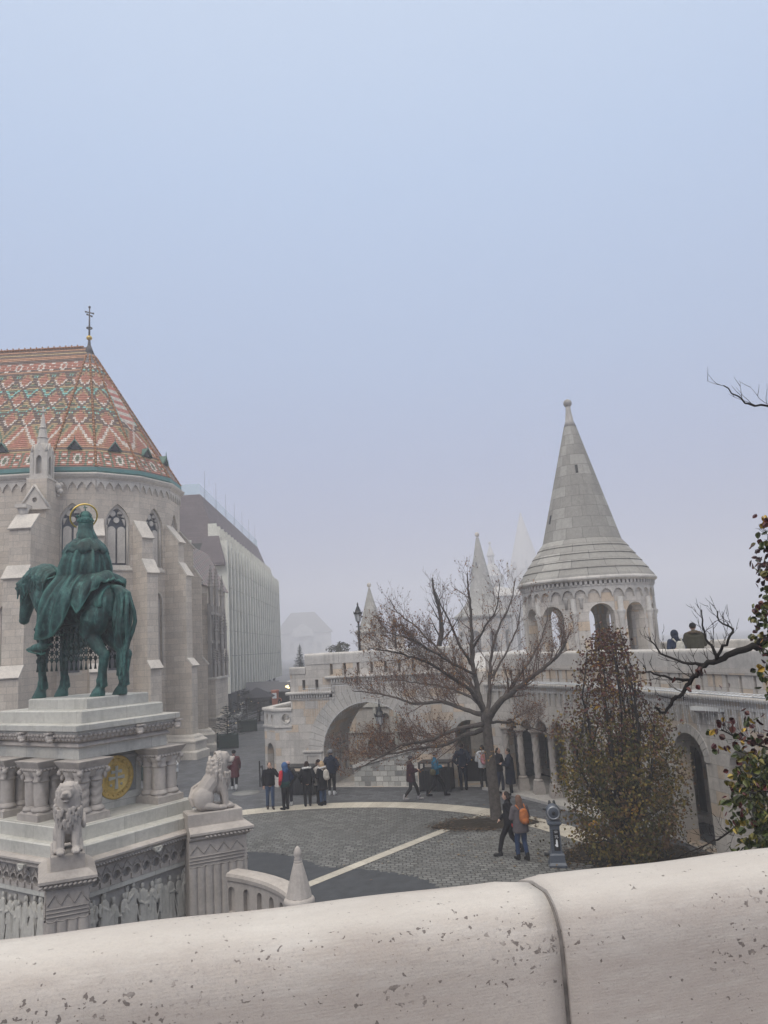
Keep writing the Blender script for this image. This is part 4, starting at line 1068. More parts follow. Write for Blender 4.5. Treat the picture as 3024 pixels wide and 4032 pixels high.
def tile_quadface(mb,A,B,Atop,Btop,nave,crest,crop_apex=None):
    A,B,At,Bt=map(Vector,(A,B,Atop,Btop)); n=(B-A).cross(At-A).normalized()
    if n.z<0: n=-n
    L=(B-A).length; ud=(B-A)/L
    for r in range(NR):
        t0,t1=r/NR,min((r+1.15)/NR,1)
        l0=A.lerp(At,t0); r0=B.lerp(Bt,t0); l1=A.lerp(At,t1); r1=B.lerp(Bt,t1)
        w0=(r0-l0).dot(ud)
        if w0<.01: continue
        if nave: mid=B; org=(B-l0).dot(ud)
        # columns positions measured from centre line (facets) or from B (nave)
        ctr=((l0+r0)/2) if not nave else (B+ (At-A)*t0)
        off=.5*TW*(r%2)
        s0=(l0-ctr).dot(ud); s1=(r0-ctr).dot(ud)
        k0=int(math.floor((s0-off)/TW)); k1=int(math.ceil((s1-off)/TW))
        for k in range(k0,k1):
            u0=max(k*TW+off,s0); u1=min((k+1)*TW+off,s1)
            if u1-u0<.004: continue
            col=tilecol(r,k+.5*(r%2),nave,crest); q=rnd.uniform(.82,1.15); mb.col=tuple(x*q for x in col)
            P0=ctr+ud*u0;P1=ctr+ud*u1; 
            up=(l1-l0)-ud*(l1-l0).dot(ud)
            lift=n*.028; j=n*rnd.uniform(0,.006)
            mb.face(mb.verts([P0+lift+j,P1+lift+j,P1+up+n*.004,P0+up+n*.004]),None,False)
            mb.face(mb.verts([P0,P1,P1+lift+j,P0+lift+j]),None,False)
RE=5.95; ZE=17.38; ZA=27.25; TIP=(CC[0],CC[1],ZA)
roofo=MB()
# closed base surface under the tiles
for k in range(7): roofo.poly([VR(RE,k,ZE-.03),VR(RE,k+1,ZE-.03),(CC[0],CC[1],ZA-.05)])
roofo.poly([(-50.5,CC[1]-RE,ZE-.03),(CC[0],CC[1]-RE,ZE-.03),(CC[0],CC[1],ZA-.05),(-50.5,CC[1],ZA-.05)]); roofo.poly([(CC[0],CC[1]+RE,ZE-.03),(-50.5,CC[1]+RE,ZE-.03),(-50.5,CC[1],ZA-.05),(CC[0],CC[1],ZA-.05)])
roof=child(roofo,'roof',M_LEAD,chur)
tl=MB()
for k in range(5): tile_quadface(tl,VR(RE,k,ZE),VR(RE,k+1,ZE),TIP,TIP,False,k==2)
tile_quadface(tl,(-34.5,CC[1]-RE,ZE),(CC[0],CC[1]-RE,ZE),(-34.5,CC[1],ZA),TIP,True,False)
sub(tl,'roof_tiles',M_TILE,roof)
hp=MB()
M_HIP=plain('terracotta_hip_tile',(.36,.17,.08),.6,.3,nz=.35,nscale=8)
for k in range(0,8):
    a=Vector(VR(RE,k,ZE+.05)); b=Vector(TIP)
    n_=40
    for j in range(n_-3):
        p=a.lerp(b,j/n_); q=a.lerp(b,(j+1.12)/n_); hp.tube([p,q],[.085,.062],6)
sub(hp,'hip_tiles',M_HIP,roof); hp=MB()
a=Vector((-50,CC[1],ZA+.03)); b=Vector((CC[0]-.4,CC[1],ZA+.03))
for j in range(150): 
    p=a.lerp(b,j/150); q=a.lerp(b,(j+1.1)/150); hp.tube([p,q],[.09,.07],6)
    if j%2==0: hp.ell(p+Vector((0,0,.12)),(.05,.05,.07),6,4)
sub(hp,'ridge_tiles',M_HIP,roof)
mb=MB(); mb.lathe([(.42,26.55),(.16,27.25),(.06,27.5)],12,(CC[0],CC[1],0)); sub(mb,'lead_cap',M_LEAD,roof)
def dormer(base,out,tan):
    mb=MB(); c=Vector(base); o_=Vector(out); t_=Vector(tan)
    w,h,d=.42,.60,.10
    f0=c+o_*d
    A=f0-t_*w; B=f0+t_*w; T=f0+Vector((0,0,h)); 
    back=c-o_*.55
    for P,Q in ((A,T),(T,B)):
        e=o_*.06
        mb.poly([P+e,Q+e,Q-o_*.8+Vector((0,0,0)),P-o_*.15])
        mb.tube([P+e,Q+e],.045,5)
    mb.tube([T+o_*.06,T+o_*.06+Vector((0,0,.30))],[.035,.012],5)
    g=sub(mb,'dormer',M_GREENC,roof)
    mb=MB(); mb.poly([A+t_*.06,B-t_*.06,T-Vector((0,0,.1))]); mb.build('dormer_opening',M_BLACK).parent=g
for k in range(5):
    mid=(Vector(VR(RE,k))+Vector(VR(RE,k+1)))/2; a=Vector(CC); o_=(mid-a).normalized(); t=.13; z=ZE+(ZA-ZE)*t
    p=mid.lerp(a,t); dormer((p.x,p.y,z),(o_.x,o_.y,0),(-o_.y,o_.x,0))
for x in (-22.6,-26.6): dormer((x,CC[1]-RE*.87,ZE+(ZA-ZE)*.13),(0,-1,0),(1,0,0))
mb=MB(); x,y=CC
mb.tube([(x,y,27.2),(x,y,27.75)],[.13,.08],8); mb.tube([(x,y,28.0),(x,y,30.1)],[.07,.045],8)
for z,w in ((29.75,.26),(29.55,.16)): mb.tube([(x-w,y,z+.08),(x+w,y,z-.08)],.045,6); mb.ell((x-w,y,z+.08),(.07,.07,.07),6,5); mb.ell((x+w,y,z-.08),(.07,.07,.07),6,5)
mb.ell((x,y,30.15),(.09,.09,.1),8,6); mb.torus((x,y,28.62),.17,.045,14,6)
fin=child(mb,'cross_finial',M_LEAD,chur)
mb=MB(); mb.ell((x,y,27.9),(.2,.2,.17),12,8); sub(mb,'gilded_ball',M_GOLD,fin)
# side chapel block and ornate niche tower right of the apse
mb=MB(); cx0,cy0=-13.9,56.6
mb.box(cx0-4,cx0,cy0,cy0+9,0,11.6); mb.box(cx0-.2,cx0+1.0,cy0+.3,cy0+4.6,0,4.3); mb.box(cx0-.1,cx0+.45,cy0+.5,cy0+4.4,4.3,10.6)
child(mb,'chapel_wall',M_CHUR,chur)
mb=MB(); mb.box(cx0-.25,cx0+1.12,cy0+.2,cy0+4.7,4.3,4.45); mb.box(cx0-.2,cx0+1.15,cy0+.15,cy0+4.75,0,.5); mb.box(cx0-.2,cx0+1.1,cy0+.2,cy0+4.7,1.5,1.62); child(mb,'string_course',M_CHTR,chur)
mb=MB()
def pinn(mb,x,y,z0,z1,r):
    mb.lathe([(r,z0),(r,z0+(z1-z0)*.45),(r*1.4,z0+(z1-z0)*.47),(r*.9,z0+(z1-z0)*.52),(r*.15,z1-.1),(r*.5,z1-.06),(r*.1,z1)],4,(x,y,0),smooth=False)
    for j in range(5):
        z=z0+(z1-z0)*(.55+.08*j); q=r*(1.0-.16*j)
        for a in range(4): mb.ell((x+q*math.cos(a*PI/2),y+q*math.sin(a*PI/2),z),(.06,.06,.06),5,4)
X=cx0+.75
for (dx,dy,z0,z1,r) in ((0,.4,9.6,12.7,.18),(0,2.2,9.7,12.9,.18),(0,4.2,9.2,12.2,.16),(.15,1.2,6.4,9.4,.15),(.2,3.0,6.2,9.2,.15),(.2,.5,4.45,6.5,.13),(.2,1.6,4.45,6.6,.12),(.25,2.9,4.45,6.7,.13),(.25,4.3,4.45,6.6,.13),(.1,4.6,6.5,9.6,.14)): pinn(mb,X+dx,cy0+dy,z0,z1,r)
for dy in (.4,1.2,2.2,3.0,4.2): mb.box(X-.25,X-.02,cy0+dy-.12,cy0+dy+.12,4.45,9.8)
mb.box(X-.3,X+.02,cy0+.3,cy0+4.5,9.0,9.2); mb.box(X-.3,X+.06,cy0+.3,cy0+4.5,6.9,7.1)
child(mb,'gothic_niche_tower',M_GREY,chur)
tl=MB(); A=(cx0-.1,cy0-.3,11.4);B=(cx0-.1,cy0+9,11.4); NR_=NR; NR=26
def simple_tiles(mb,P,du,dv,nu,nvv):
    P=Vector(P);du=Vector(du);dv=Vector(dv); n=du.cross(dv).normalized()
    for i in range(nu):
        for j in range(nvv):
            c=[C_RED,C_WH,C_GR,C_BR,C_RED,C_WH][(i+j)%6] if (i-j)%4 else C_BR; mb.col=c
            a=P+du*i+dv*j; mb.face(mb.verts([a+n*.03,a+du+n*.03,a+du+dv,a+dv]),None,False)
simple_tiles(tl,(cx0+.25,cy0-.4,11.2),(0,.16,0),(-.085,0,.17),60,20); NR=NR_
o=child(tl,'chapel_roof_tiles',M_TILE,chur)
mb=MB(); mb.poly([(cx0+.22,cy0-.4,11.17),(cx0+.22,cy0+9.2,11.17),(cx0-1.5,cy0+9.2,14.6),(cx0-1.5,cy0-.4,14.6)]); mb.poly([(cx0-1.5,cy0-.4,14.6),(cx0+.22,cy0-.4,11.17),(cx0-4,cy0-.4,11.17)]); child(mb,'chapel_roof',M_LEAD,chur)
mb=MB(); xx,yy=cx0-1.5,cy0-.2; mb.tube([(xx,yy,14.5),(xx,yy,17.2)],[.1,.04],6); mb.tube([(xx-.2,yy,16.7),(xx+.2,yy,16.6)],.04,5); mb.ell((xx,yy,15.4),(.14,.14,.12),8,6); child(mb,'chapel_finial',M_LEAD,chur)

# ================= hotel =================
hot=thing('hotel_building','long modern building of pale vertical concrete fins under a brown mansard roof','building',(-16,95,0))
HA=Vector((-15.6,75)); HB=Vector((-17.15,121.5)); ang=math.degrees(math.atan2((HB-HA).y,(HB-HA).x)); f=frame_at((HA.x,HA.y),ang); LH=(HB-HA).length
# depth positive = to the left (inside)
M_FIN=stone('pale_concrete_fin',(.78,.765,.67),(.70,.69,.60),blocks=False,stain=.25,streak=.35,dark=(.27,.27,.25))
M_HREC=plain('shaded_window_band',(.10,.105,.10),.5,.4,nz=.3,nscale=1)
M_HROOF=stone('grey_brown_mansard',(.19,.16,.165),(.16,.135,.14),1.2,.25,stain=.3,streak=.2,dark=(.08,.07,.07),mortar=(.09,.08,.08))
mb=MB(); mb.box(0,0.01,0,.01,0,.01); mb=MB()
def fbox(mb,f,u0,u1,d0,d1,z0,z1,top=None):
    i=mb.verts([f(u,z,d) for z in (z0,z1) for u,d in ((u0,d0),(u1,d0),(u1,d1),(u0,d1))])
    for q in ((3,2,1,0),(4,5,6,7),(0,1,5,4),(1,2,6,5),(2,3,7,6),(3,0,4,7)): mb.face([i[k] for k in q],None,False)
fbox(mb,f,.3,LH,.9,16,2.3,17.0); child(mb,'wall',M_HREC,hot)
mb=MB(); fbox(mb,f,-.1,.28,-.0,1.3,2.35,17.1); fbox(mb,f,-.12,.1,1.32,16,2.35,14.8); fbox(mb,f,-.05,.1,3.5,5.2,14.8,17.3)
for z in (5.85,8.3,10.4,12.55): pass
child(mb,'end_panel',M_FIN,hot)
nf=23
mb=MB(); zs=[2.35,5.86,5.92,8.30,8.35,10.41,10.46,12.53,12.58,14.75,14.8,17.0]
for k in range(nf):
    u=.5+(LH-.9)*k/(nf-1)
    mb=MB()
    for (z0,z1) in ((2.35,5.87),(5.91,8.29),(8.33,10.41),(10.45,12.53),(12.57,14.6),(14.64,17.0+(.1 if k%2 else 0))):
        # tapered blade
        i=mb.verts([f(uu,z,d) for z in (z0,z1) for uu,d in ((u-.35,.02),(u+.30,.05),(u+.30,.27),(u-.35,.25))])
        for q in ((3,2,1,0),(4,5,6,7),(0,1,5,4),(1,2,6,5),(2,3,7,6),(3,0,4,7)): mb.face([i[x] for x in q],None,False)
    child(mb,'facade_fin',M_FIN,hot)
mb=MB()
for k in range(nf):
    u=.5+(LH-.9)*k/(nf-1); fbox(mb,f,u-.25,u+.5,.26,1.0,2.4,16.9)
child(mb,'fin_shade_backs',plain('shaded_fin_back',(.20,.20,.18),.8,.2),hot)  # dark backs paint the shadow lines between the fins
mb=MB()
for k in range(nf): # upper set-back blades
    mb=MB()
    u=.5+(LH-3)*k/(nf-1)
    i=mb.verts([f(uu,z,d) for z,e in ((16.9,0),(18.9,.5)) for uu,d in ((u-.25,.55+e),(u+.5,.75+e),(u+.5,1.9),(u-.25,1.9))])
    for q in ((3,2,1,0),(4,5,6,7),(0,1,5,4),(1,2,6,5),(2,3,7,6),(3,0,4,7)): mb.face([i[x] for x in q],None,False)
    child(mb,'upper_fin',M_FIN,hot)
mb=MB()
rr=[[f(u,z,d) for u,d in ((u0,d0),(u1,d0),(u1,16),(u0,16))] for z,u0,u1,d0 in ((16.8,.3,LH,1.0),(22.2,1.6,LH-2.5,2.9))]
mb.rings(rr,smooth=False)
# projecting lower mansard with eave on the near gable
rr=[[f(u,z,d) for u,d in ((u0,.15+e),(1.0,.15+e),(1.0,2.9-e2),(u0,2.9-e2))] for z,u0,e,e2 in ((14.6,-.9,0,0),(14.85,-.9,0,0),(17.6,-.1,.65,.7))]
mb.rings(rr,smooth=False)
child(mb,'mansard_roof',M_HROOF,hot)
M_RAIL=newmat('pale_glass_rail',.1,.5)[0]; b=M_RAIL.node_tree.nodes['Principled BSDF']; b.inputs['Base Color'].default_value=(.45,.62,.62,1); b.inputs['Alpha'].default_value=.45
mb=MB(); mb.rings([[f(u,z,d) for u,d in ((1.65,2.95),(LH-2.6,2.95),(LH-2.6,15.9),(1.65,15.9))] for z in (22.2,23.3)],cap0=False,cap1=False,smooth=False); child(mb,'glass_railing',M_RAIL,hot)
mb=MB()
for k in range(7):
    mb=MB(); p=f(4+6.2*k,0,2.9); mb.tube([(p[0],p[1],22.2),(p[0],p[1],25.2)],[.022,.01],4); child(mb,'roof_mast',M_LEAD,hot)
mb=MB()
for k in range(9): 
    p=f(.8+5.6*k,0,1.2); mb.tube([(p[0],p[1],0),(p[0],p[1],2.4)],.2,8)
fbox(mb,f,0,LH,4,16,0,2.3); child(mb,'ground_floor',M_BLACK,hot)
# foggy far building
far=thing('far_building','barely visible grand building with a steep hipped roof deep in the fog','building',(-11.5*5,112*5,0))
K=5.0; ff,L=seg_frame((-16.5,112),(-8.7,113)); f=lambda u,z,d:(lambda p:(p[0]*K,p[1]*K,6+(p[2]-6)*K))(ff(u,z,d))
mb=MB()
wall(mb,f,[(0,2.8),(L,2.8),(L,8.6),(0,8.6)],[arch_pts(.9+1.3*k,.6,z,z+1.5,'round',8) for k in range(5) for z in (3.2,5.4)],th=.4); fbox(mb,f,0,L,.5,9,2.8,8.5)
wall(mb,lambda u,z,d:f(u,z,d-.6),[(2.2,8.0),(5.4,8.0),(5.2,9.0),(3.8,9.9),(2.4,9.0)],[],th=1)
child(mb,'wall',M_FARS,far)
mb=MB(); mb.rings([[f(u,z,d) for u,d in ((u0,d0),(L-u0,d0),(L-u0,9-d0),(u0,9-d0))] for z,u0,d0 in ((8.5,-.3,-.3),(11.6,2.2,3.0))],smooth=False); child(mb,'roof',M_LEAD,far)
# ================= monument pedestal =================
MO=Vector((-7.716,19.93,0)); 
mon=thing('monument_pedestal','pale carved stone pedestal with column clusters, gold cross medallion and figure reliefs under the horseman','pedestal',tuple(MO),R(57))
def mb_part(mb,name,mat,par=None): return mb.build(name,mat,par or mon)
def rbox(mb,p0,p1,q0,q1,z0,z1,b=.03): mb.bbox(p0,p1,q0,q1,z0,z1,b)
mb=MB(); rbox(mb,-.9,.9,-1.15,1.2,4.93,5.19); mb_part(mb,'top_slab',M_MARB)
mb=MB(); rbox(mb,-1.25,1.1,-1.45,1.9,4.64,4.93); mb_part(mb,'second_slab',M_MARB)
P0_,P1_,Q0_,Q1_=-1.6,1.4,-1.75,2.2
mb=MB(); rbox(mb,P0_,P1_,Q0_,Q1_,4.50,4.64,.015); mb.box(P0_+.07,P1_-.07,Q0_+.07,Q1_-.07,4.44,4.50); mb_part(mb,'cornice_slab',M_MARB)
def sweep_rect(mb,prof,p0,p1,q0,q1):
    """prof: (inset,z)"""
    rr=[[(p0+i,q0+i,z),(p1-i,q0+i,z),(p1-i,q1-i,z),(p0+i,q1-i,z)] for i,z in prof]
    mb.rings(rr,cap0=True,cap1=True,smooth=False)
mb=MB(); sweep_rect(mb,[(.25,4.22),(.20,4.25),(.14,4.30),(.09,4.38),(.07,4.44)],P0_,P1_,Q0_,Q1_)
# leaves of the frieze
rnd=random.Random(5)
def frieze(axis,a0,a1,fixed,sgn):
    n=int((a1-a0)/.125)
    for k in range(n):
        a=a0+(k+.5)*(a1-a0)/n
        for (o,z,r1,r2) in ((.14,4.33,.05,.075),(.09,4.39,.055,.045)):
            c=(a,fixed+sgn*o) if axis=='p' else (fixed+sgn*o,a)
            mb.ell((c[0]+rnd.uniform(-.01,.01),c[1],z),(r1,r1,r2),7,5)
frieze('p',P0_+.1,P1_-.1,Q0_,1); frieze('q',Q0_+.1,Q1_-.1,P0_,1)
mb_part(mb,'leaf_frieze',M_CARVE)
def headlump(c):
    mb=MB(); x,y,z=c; mb.ell((x,y,z),(.10,.10,.11),10,8); mb.ell((x-.03,y-.05,z-.05),(.07,.08,.05),8,6)
    for s in (-1,1): mb.ell((x+s*.07,y+s*.02,z+.10),(.03,.03,.04),6,5)
    mb.box(x-.1,x+.1,y-.1,y+.1,z+.1,z+.13); mb_part(mb,'waterspout_head',M_CARVE)
for c in ((.15,Q0_+.02,4.34),(P0_+.02,-.75,4.34),(P0_+.02,.35,4.34),(P0_+.02,1.5,4.34),(P1_-.05,Q0_+.05,4.34)): headlump(c)
mb=MB(); sweep_rect(mb,[(.22,4.12),(.18,4.14),(.18,4.17),(.22,4.22)],P0_,P1_,Q0_,Q1_); mb_part(mb,'frieze_moulding',M_CARVE)
mb=MB(); mb.box(P0_+.26,P1_-.22,Q0_+.26,Q1_-.26,3.86,4.12); mb_part(mb,'architrave',M_MARB)
# core with medallion panels
mb=MB(); mb.box(-.95,.72,-.98,1.6,2.60,3.86); mb_part(mb,'core',stone('grey_core_marble',(.40,.40,.37),(.35,.35,.33),1.2,1.3,stain=.4,streak=.3))
mb=MB(); mb.box(-1.02,.78,-1.06,1.68,2.53,2.86); mb.box(-1.0,-.92,-1.02,-.96,2.86,3.86); mb.box(.62,.76,-1.03,-.9,2.86,3.86); mb.box(-.9,.62,-1.03,-.97,3.66,3.72); mb_part(mb,'core_base',M_MARB)
def medallion(M):
    mb=MB(); mb.T=M; mb.lathe([(.0,-.01),(.50,-.01),(.51,.0),(.51,.035),(.48,.05),(.45,.03),(.37,.03),(.35,.055),(.33,.03),(.0,.03)],48)
    for k in range(18):
        a=2*PI*k/18; mb.ell((.41*math.cos(a),.41*math.sin(a),.035),(.034,.034,.022),8,6)
    o=mb_part(mb,'gold_medallion',M_GOLD)
    mb=MB(); mb.T=M
    def fl(x0,y0,x1,y1,w0,w1):
        d=Vector((x1-x0,y1-y0)).normalized(); n=Vector((-d.y,d.x))
        pts=[(x0+n.x*w0,y0+n.y*w0),(x0-n.x*w0,y0-n.y*w0),(x1-n.x*w1,y1-n.y*w1),(x1+n.x*w1,y1+n.y*w1)]
        mb.prism(pts[::-1] if False else pts,.028,.058)
    fl(0,-.27,0,0,.045,.025); fl(0,.26,0,0,.04,.025); fl(-.22,-.01,0,-.01,.045,.02); fl(.22,-.01,0,-.01,.045,.02); fl(-.15,.13,0,.13,.04,.02); fl(.15,.13,0,.13,.04,.02)
    for s in (-1,1): mb.ell((s*.15,-.17,.035),(.035,.035,.02),8,6)
    mb.build('double_cross',plain('silvered_cross',(.45,.44,.38),.5,.4)).parent=o
medallion(Matrix.Translation((-.02,-1.05,3.25))@Matrix.Rotation(R(90),4,'X'))
medallion(Matrix.Translation((-.955,.0,3.27))@Matrix.Rotation(R(-90),4,'Z')@Matrix.Rotation(R(90),4,'X'))
medallion(Matrix.Translation((-.955,1.15,3.27))@Matrix.Rotation(R(-90),4,'Z')@Matrix.Rotation(R(90),4,'X'))
def shaft_fn(kind):
    if kind=='twist': return lambda a,z:1+.07*math.copysign(abs(math.sin(4*a+z*9))**.6,math.sin(4*a+z*9))
    if kind=='chev': return lambda a,z:1+.06*(1 if math.sin(z*34+3.2*abs(((a*3/PI)%2)-1))>0 else -1)*.8
    return lambda a,z:1+.045*abs(math.sin(3.5*a+ (z*14//1)*1.57))*(.4+.6*((z*14)%1))
def cluster(cp,cq,kind,rot=0):
    mb=MB(); B=.40
    M=Matrix.Translation((cp,cq,0))@Matrix.Rotation(R(rot),4,'Z'); mb.T=M
    mb.box(-B,B,-B,B,2.55,2.70); mb.box(-B+.03,B-.03,-B+.03,B-.03,2.70,2.74,.03,.03)
    offs_=[(-.17,-.17),(.17,-.17),(-.17,.17),(.17,.17)]
    for x,y in offs_:
        mb.lathe([(.20,2.74),(.215,2.77),(.20,2.81),(.17,2.83),(.16,2.86)],16,(x,y,0))
    o=mb_part(mb,'column_base',M_CARVE)
    for x,y in offs_:
        m2=MB(); m2.T=M; n=40; m2.lathe([(.155,2.86+(3.40-2.86)*k/n) for k in range(n+1)],32,(x,y,0),shaft_fn(kind)); mb_part(m2,'column_shaft',M_CARVE)
    mb=MB(); mb.T=M
    for x,y in offs_: mb.lathe([(.16,3.38),(.185,3.40),(.185,3.42),(.16,3.44),(.17,3.52),(.215,3.62)],16,(x,y,0))
    mb.rings([[(-.30,-.30,3.5),(.30,-.30,3.5),(.30,.30,3.5),(-.30,.30,3.5)],[(-.36,-.36,3.62),(.36,-.36,3.62),(.36,.36,3.62),(-.36,.36,3.62)],[(-.37,-.37,3.70),(.37,-.37,3.70),(.37,.37,3.70),(-.37,.37,3.70)],[(-.45,-.45,3.83),(.45,-.45,3.83),(.45,.45,3.83),(-.45,.45,3.83)],[(-.46,-.46,3.858),(.46,-.46,3.858),(.46,.46,3.858),(-.46,.46,3.858)]],smooth=False)
    for k in range(8):
        t=(k+.5)/8*.72-.36
        for (x,y) in ((t,-.37),(t,.37),(-.37,t),(.37,t)): mb.ell((x,y,3.66),(.04,.04,.035),7,5)
    for (x,y) in ((-.36,-.36),(.36,-.36),(-.36,.36),(.36,.36)): mb.ell((x,y,3.60),(.07,.07,.07),9,7); mb.ell((x*.9,y*.9,3.5),(.05,.05,.09),8,6)
    mb_part(mb,'capital',M_CARVE)
cluster(-1.20,-1.48,'chev',0); cluster(.95,-1.50,'scale',0); cluster(-1.42,-.30,'twist',0); cluster(-1.42,1.05,'flute' ,0); cluster(.95,1.4,'scale',0)
# steps and block
mb=MB(); rbox(mb,-1.92,1.5,-2.05,2.6,2.24,2.55,.03); mb_part(mb,'upper_step',M_MARB)
mb=MB(); rbox(mb,-2.12,1.75,-2.42,2.9,1.97,2.24,.03); mb_part(mb,'lower_step',M_MARB)
LP0,LP1,LQ0,LQ1=-2.2,1.95,-2.55,3.0
mb=MB(); sweep_rect(mb,[(.10,1.72),(.04,1.75),(-.02,1.80),(-.04,1.85),(-.10,1.89),(-.10,1.93),(-.02,1.97)],LP0,LP1,LQ0,LQ1)
def rope(a0,a1,axis,fixed):
    n=int(abs(a1-a0)/.075)
    for k in range(n):
        a=a0+(a1-a0)*(k+.5)/n; c=(a,fixed,1.80) if axis=='p' else (fixed,a,1.80)
        mb.ell(c,(.045,.028,.026) if axis=='p' else (.028,.045,.026),7,5,Euler((0,.5,0) if axis=='p' else (.5,0,0)))
rope(LP0,LP1,'p',LQ0-.03); rope(LQ0,LQ1,'q',LP0-.03)
mb_part(mb,'block_cornice',M_CARVE)
mb=MB()
fR=lambda u,z,d:(u,LQ0+.10+d,z); fL=lambda u,z,d:(LP0+.10+d,-u,z)
def blind(fr,u0,u1):
    n=int(round((u1-u0)/.27)); hs=[]
    for k in range(n):
        c=u0+(k+.5)*(u1-u0)/n; hs.append([(c+.098*math.cos(2*PI*j/14),1.45+.105*math.sin(2*PI*j/14)) for j in range(14)])
        # small gable ribs
        a=fr(c-.11,1.55,-.03);b_=fr(c,1.70,-.03);c_=fr(c+.11,1.55,-.03); mb.tube([a,b_,c_],.013,5); 
        q=fr(c+(u1-u0)/n/2,1.30,-.02); mb.box(q[0]-.022,q[0]+.022,q[1]-.022,q[1]+.022,1.30,1.40)
        mb.tube([fr(c+.105*math.cos(PI*t/8),1.45+.112*math.sin(PI*t/8),-.015) for t in range(9)],.014,5)
    wall(mb,fr,[(u0,1.27),(u1,1.27),(u1,1.74),(u0,1.74)],hs,th=.12)
blind(fR,LP0+.2,LP1-.2); blind(fL,-LQ1+.2,-LQ0-.2)
mb_part(mb,'blind_arcade',M_CARVE)
mb=MB(); mb.box(LP0+.205,LP1-.2,LQ0+.205,LQ1-.2,0.0,1.74); mb_part(mb,'block_core',stone('recess_stone',(.47,.44,.40),(.40,.375,.34),blocks=False,stain=.35))
mb=MB()
for fr,u0,u1 in ((fR,LP0+.30,LP1-.35),(fL,-LQ1+.3,-LQ0-.3)):
    wall(mb,fr,[(u0,0),(u1,0),(u1,1.265),(u0,1.265)],[[(u0+.1,.1),(u1-.1,.1),(u1-.1,1.17),(u0+.1,1.17)]],th=.12)
mb_part(mb,'relief_frame',M_MARB)
# figures in relief
def relief(fr,us,seed,name):
    rnd=random.Random(seed); mb=MB(); o0=Vector(fr(0,0,0)); ex=Vector(fr(1,0,0))-o0; ed_=Vector(fr(0,0,1))-o0
    mb.T=Matrix(((ex.x,ed_.x*.55,0,o0.x),(ex.y,ed_.y*.55,0,o0.y),(ex.z,ed_.z*.55,1,o0.z),(0,0,0,1)))
    for i,u in enumerate(us):
        for row in ((0,) if i%3 else (0,1)):
            h=rnd.uniform(.90,1.12)-(.0 if row==0 else -.02); uu=u+(.13 if row else 0); D=.07 if row==0 else .15; ln=rnd.uniform(-.06,.06)
            P=lambda x,z,d:(uu+x,D+d,z)
            mb.ell(P(ln,h,0),(.048,.06,.062),9,7)
            if rnd.random()<.45: mb.ell(P(ln,h+.04,.01),(.058,.06,.05),8,6)
            if rnd.random()<.3: mb.ell(P(ln,h-.02,.03),(.075,.04,.09),8,6)
            if row: mb.limb(P(ln,h-.12,.02),P(0,h-.4,.04),.09,.1,8); continue
            mb.limb(P(ln*.7,h-.14,.0),P(0,.55,.0),.085,.11,8); mb.limb(P(0,.6,.0),P(-ln,.12,.0),.115,.15,8)
            for k in range(6):
                x=(k-2.5)*.045+rnd.uniform(-.012,.012); sk=rnd.uniform(-.06,.06); mb.limb(P(x*.7,h-rnd.uniform(.25,.5),-.085),P(x*1.35+sk,.1,-.10),.014,.026,5)
            for s in (-1,1):
                e=P(s*rnd.uniform(.10,.15),h-.33+rnd.uniform(-.04,.04),-.07); mb.limb(P(s*.09,h-.15,-.02),e,.038,.034,6); hd=P(s*rnd.uniform(-.10,.22),h-.30+rnd.uniform(-.1,.24),-.12); mb.limb(e,hd,.032,.02,6)
                if rnd.random()<.5: mb.limb(hd,(hd[0]+rnd.uniform(-.05,.05),hd[1]+.04,hd[2]-rnd.uniform(.25,.5)),.03,.05,6)
    o=mb_part(mb,name,M_RELF); remesh(o,.0115,1)
    return o
relief(fR,[-1.68,-1.36,-1.12,-.80,-.6,-.32,-.08,.22,.44,.74,.96,1.22,1.4],11,'figure_relief')
relief(fL,[-2.5,-2.2,-1.9,-1.6,-1.3,-1.05,-.75,-.45,-.15,.15,.45,.75,1.0,1.3,1.55,1.8,2.05],12,'figure_relief')
# drain spouts
for c,ang in (((-.1,LQ0-.12,1.80),0),((LP0-.12,-.9,1.80),-90)):
    mb=MB(); mb.T=Matrix.Translation(c)@Matrix.Rotation(R(ang),4,'Z')
    mb.torus((0,0,0),.075,.035,14,8,Matrix.Rotation(R(90),3,'X')@Matrix.Rotation(R(0),3,'Z'),PI,2*PI); mb.box(-.11,.11,-.02,.12,-.02,.03)
    mb_part(mb,'drain_spout',M_MARB)
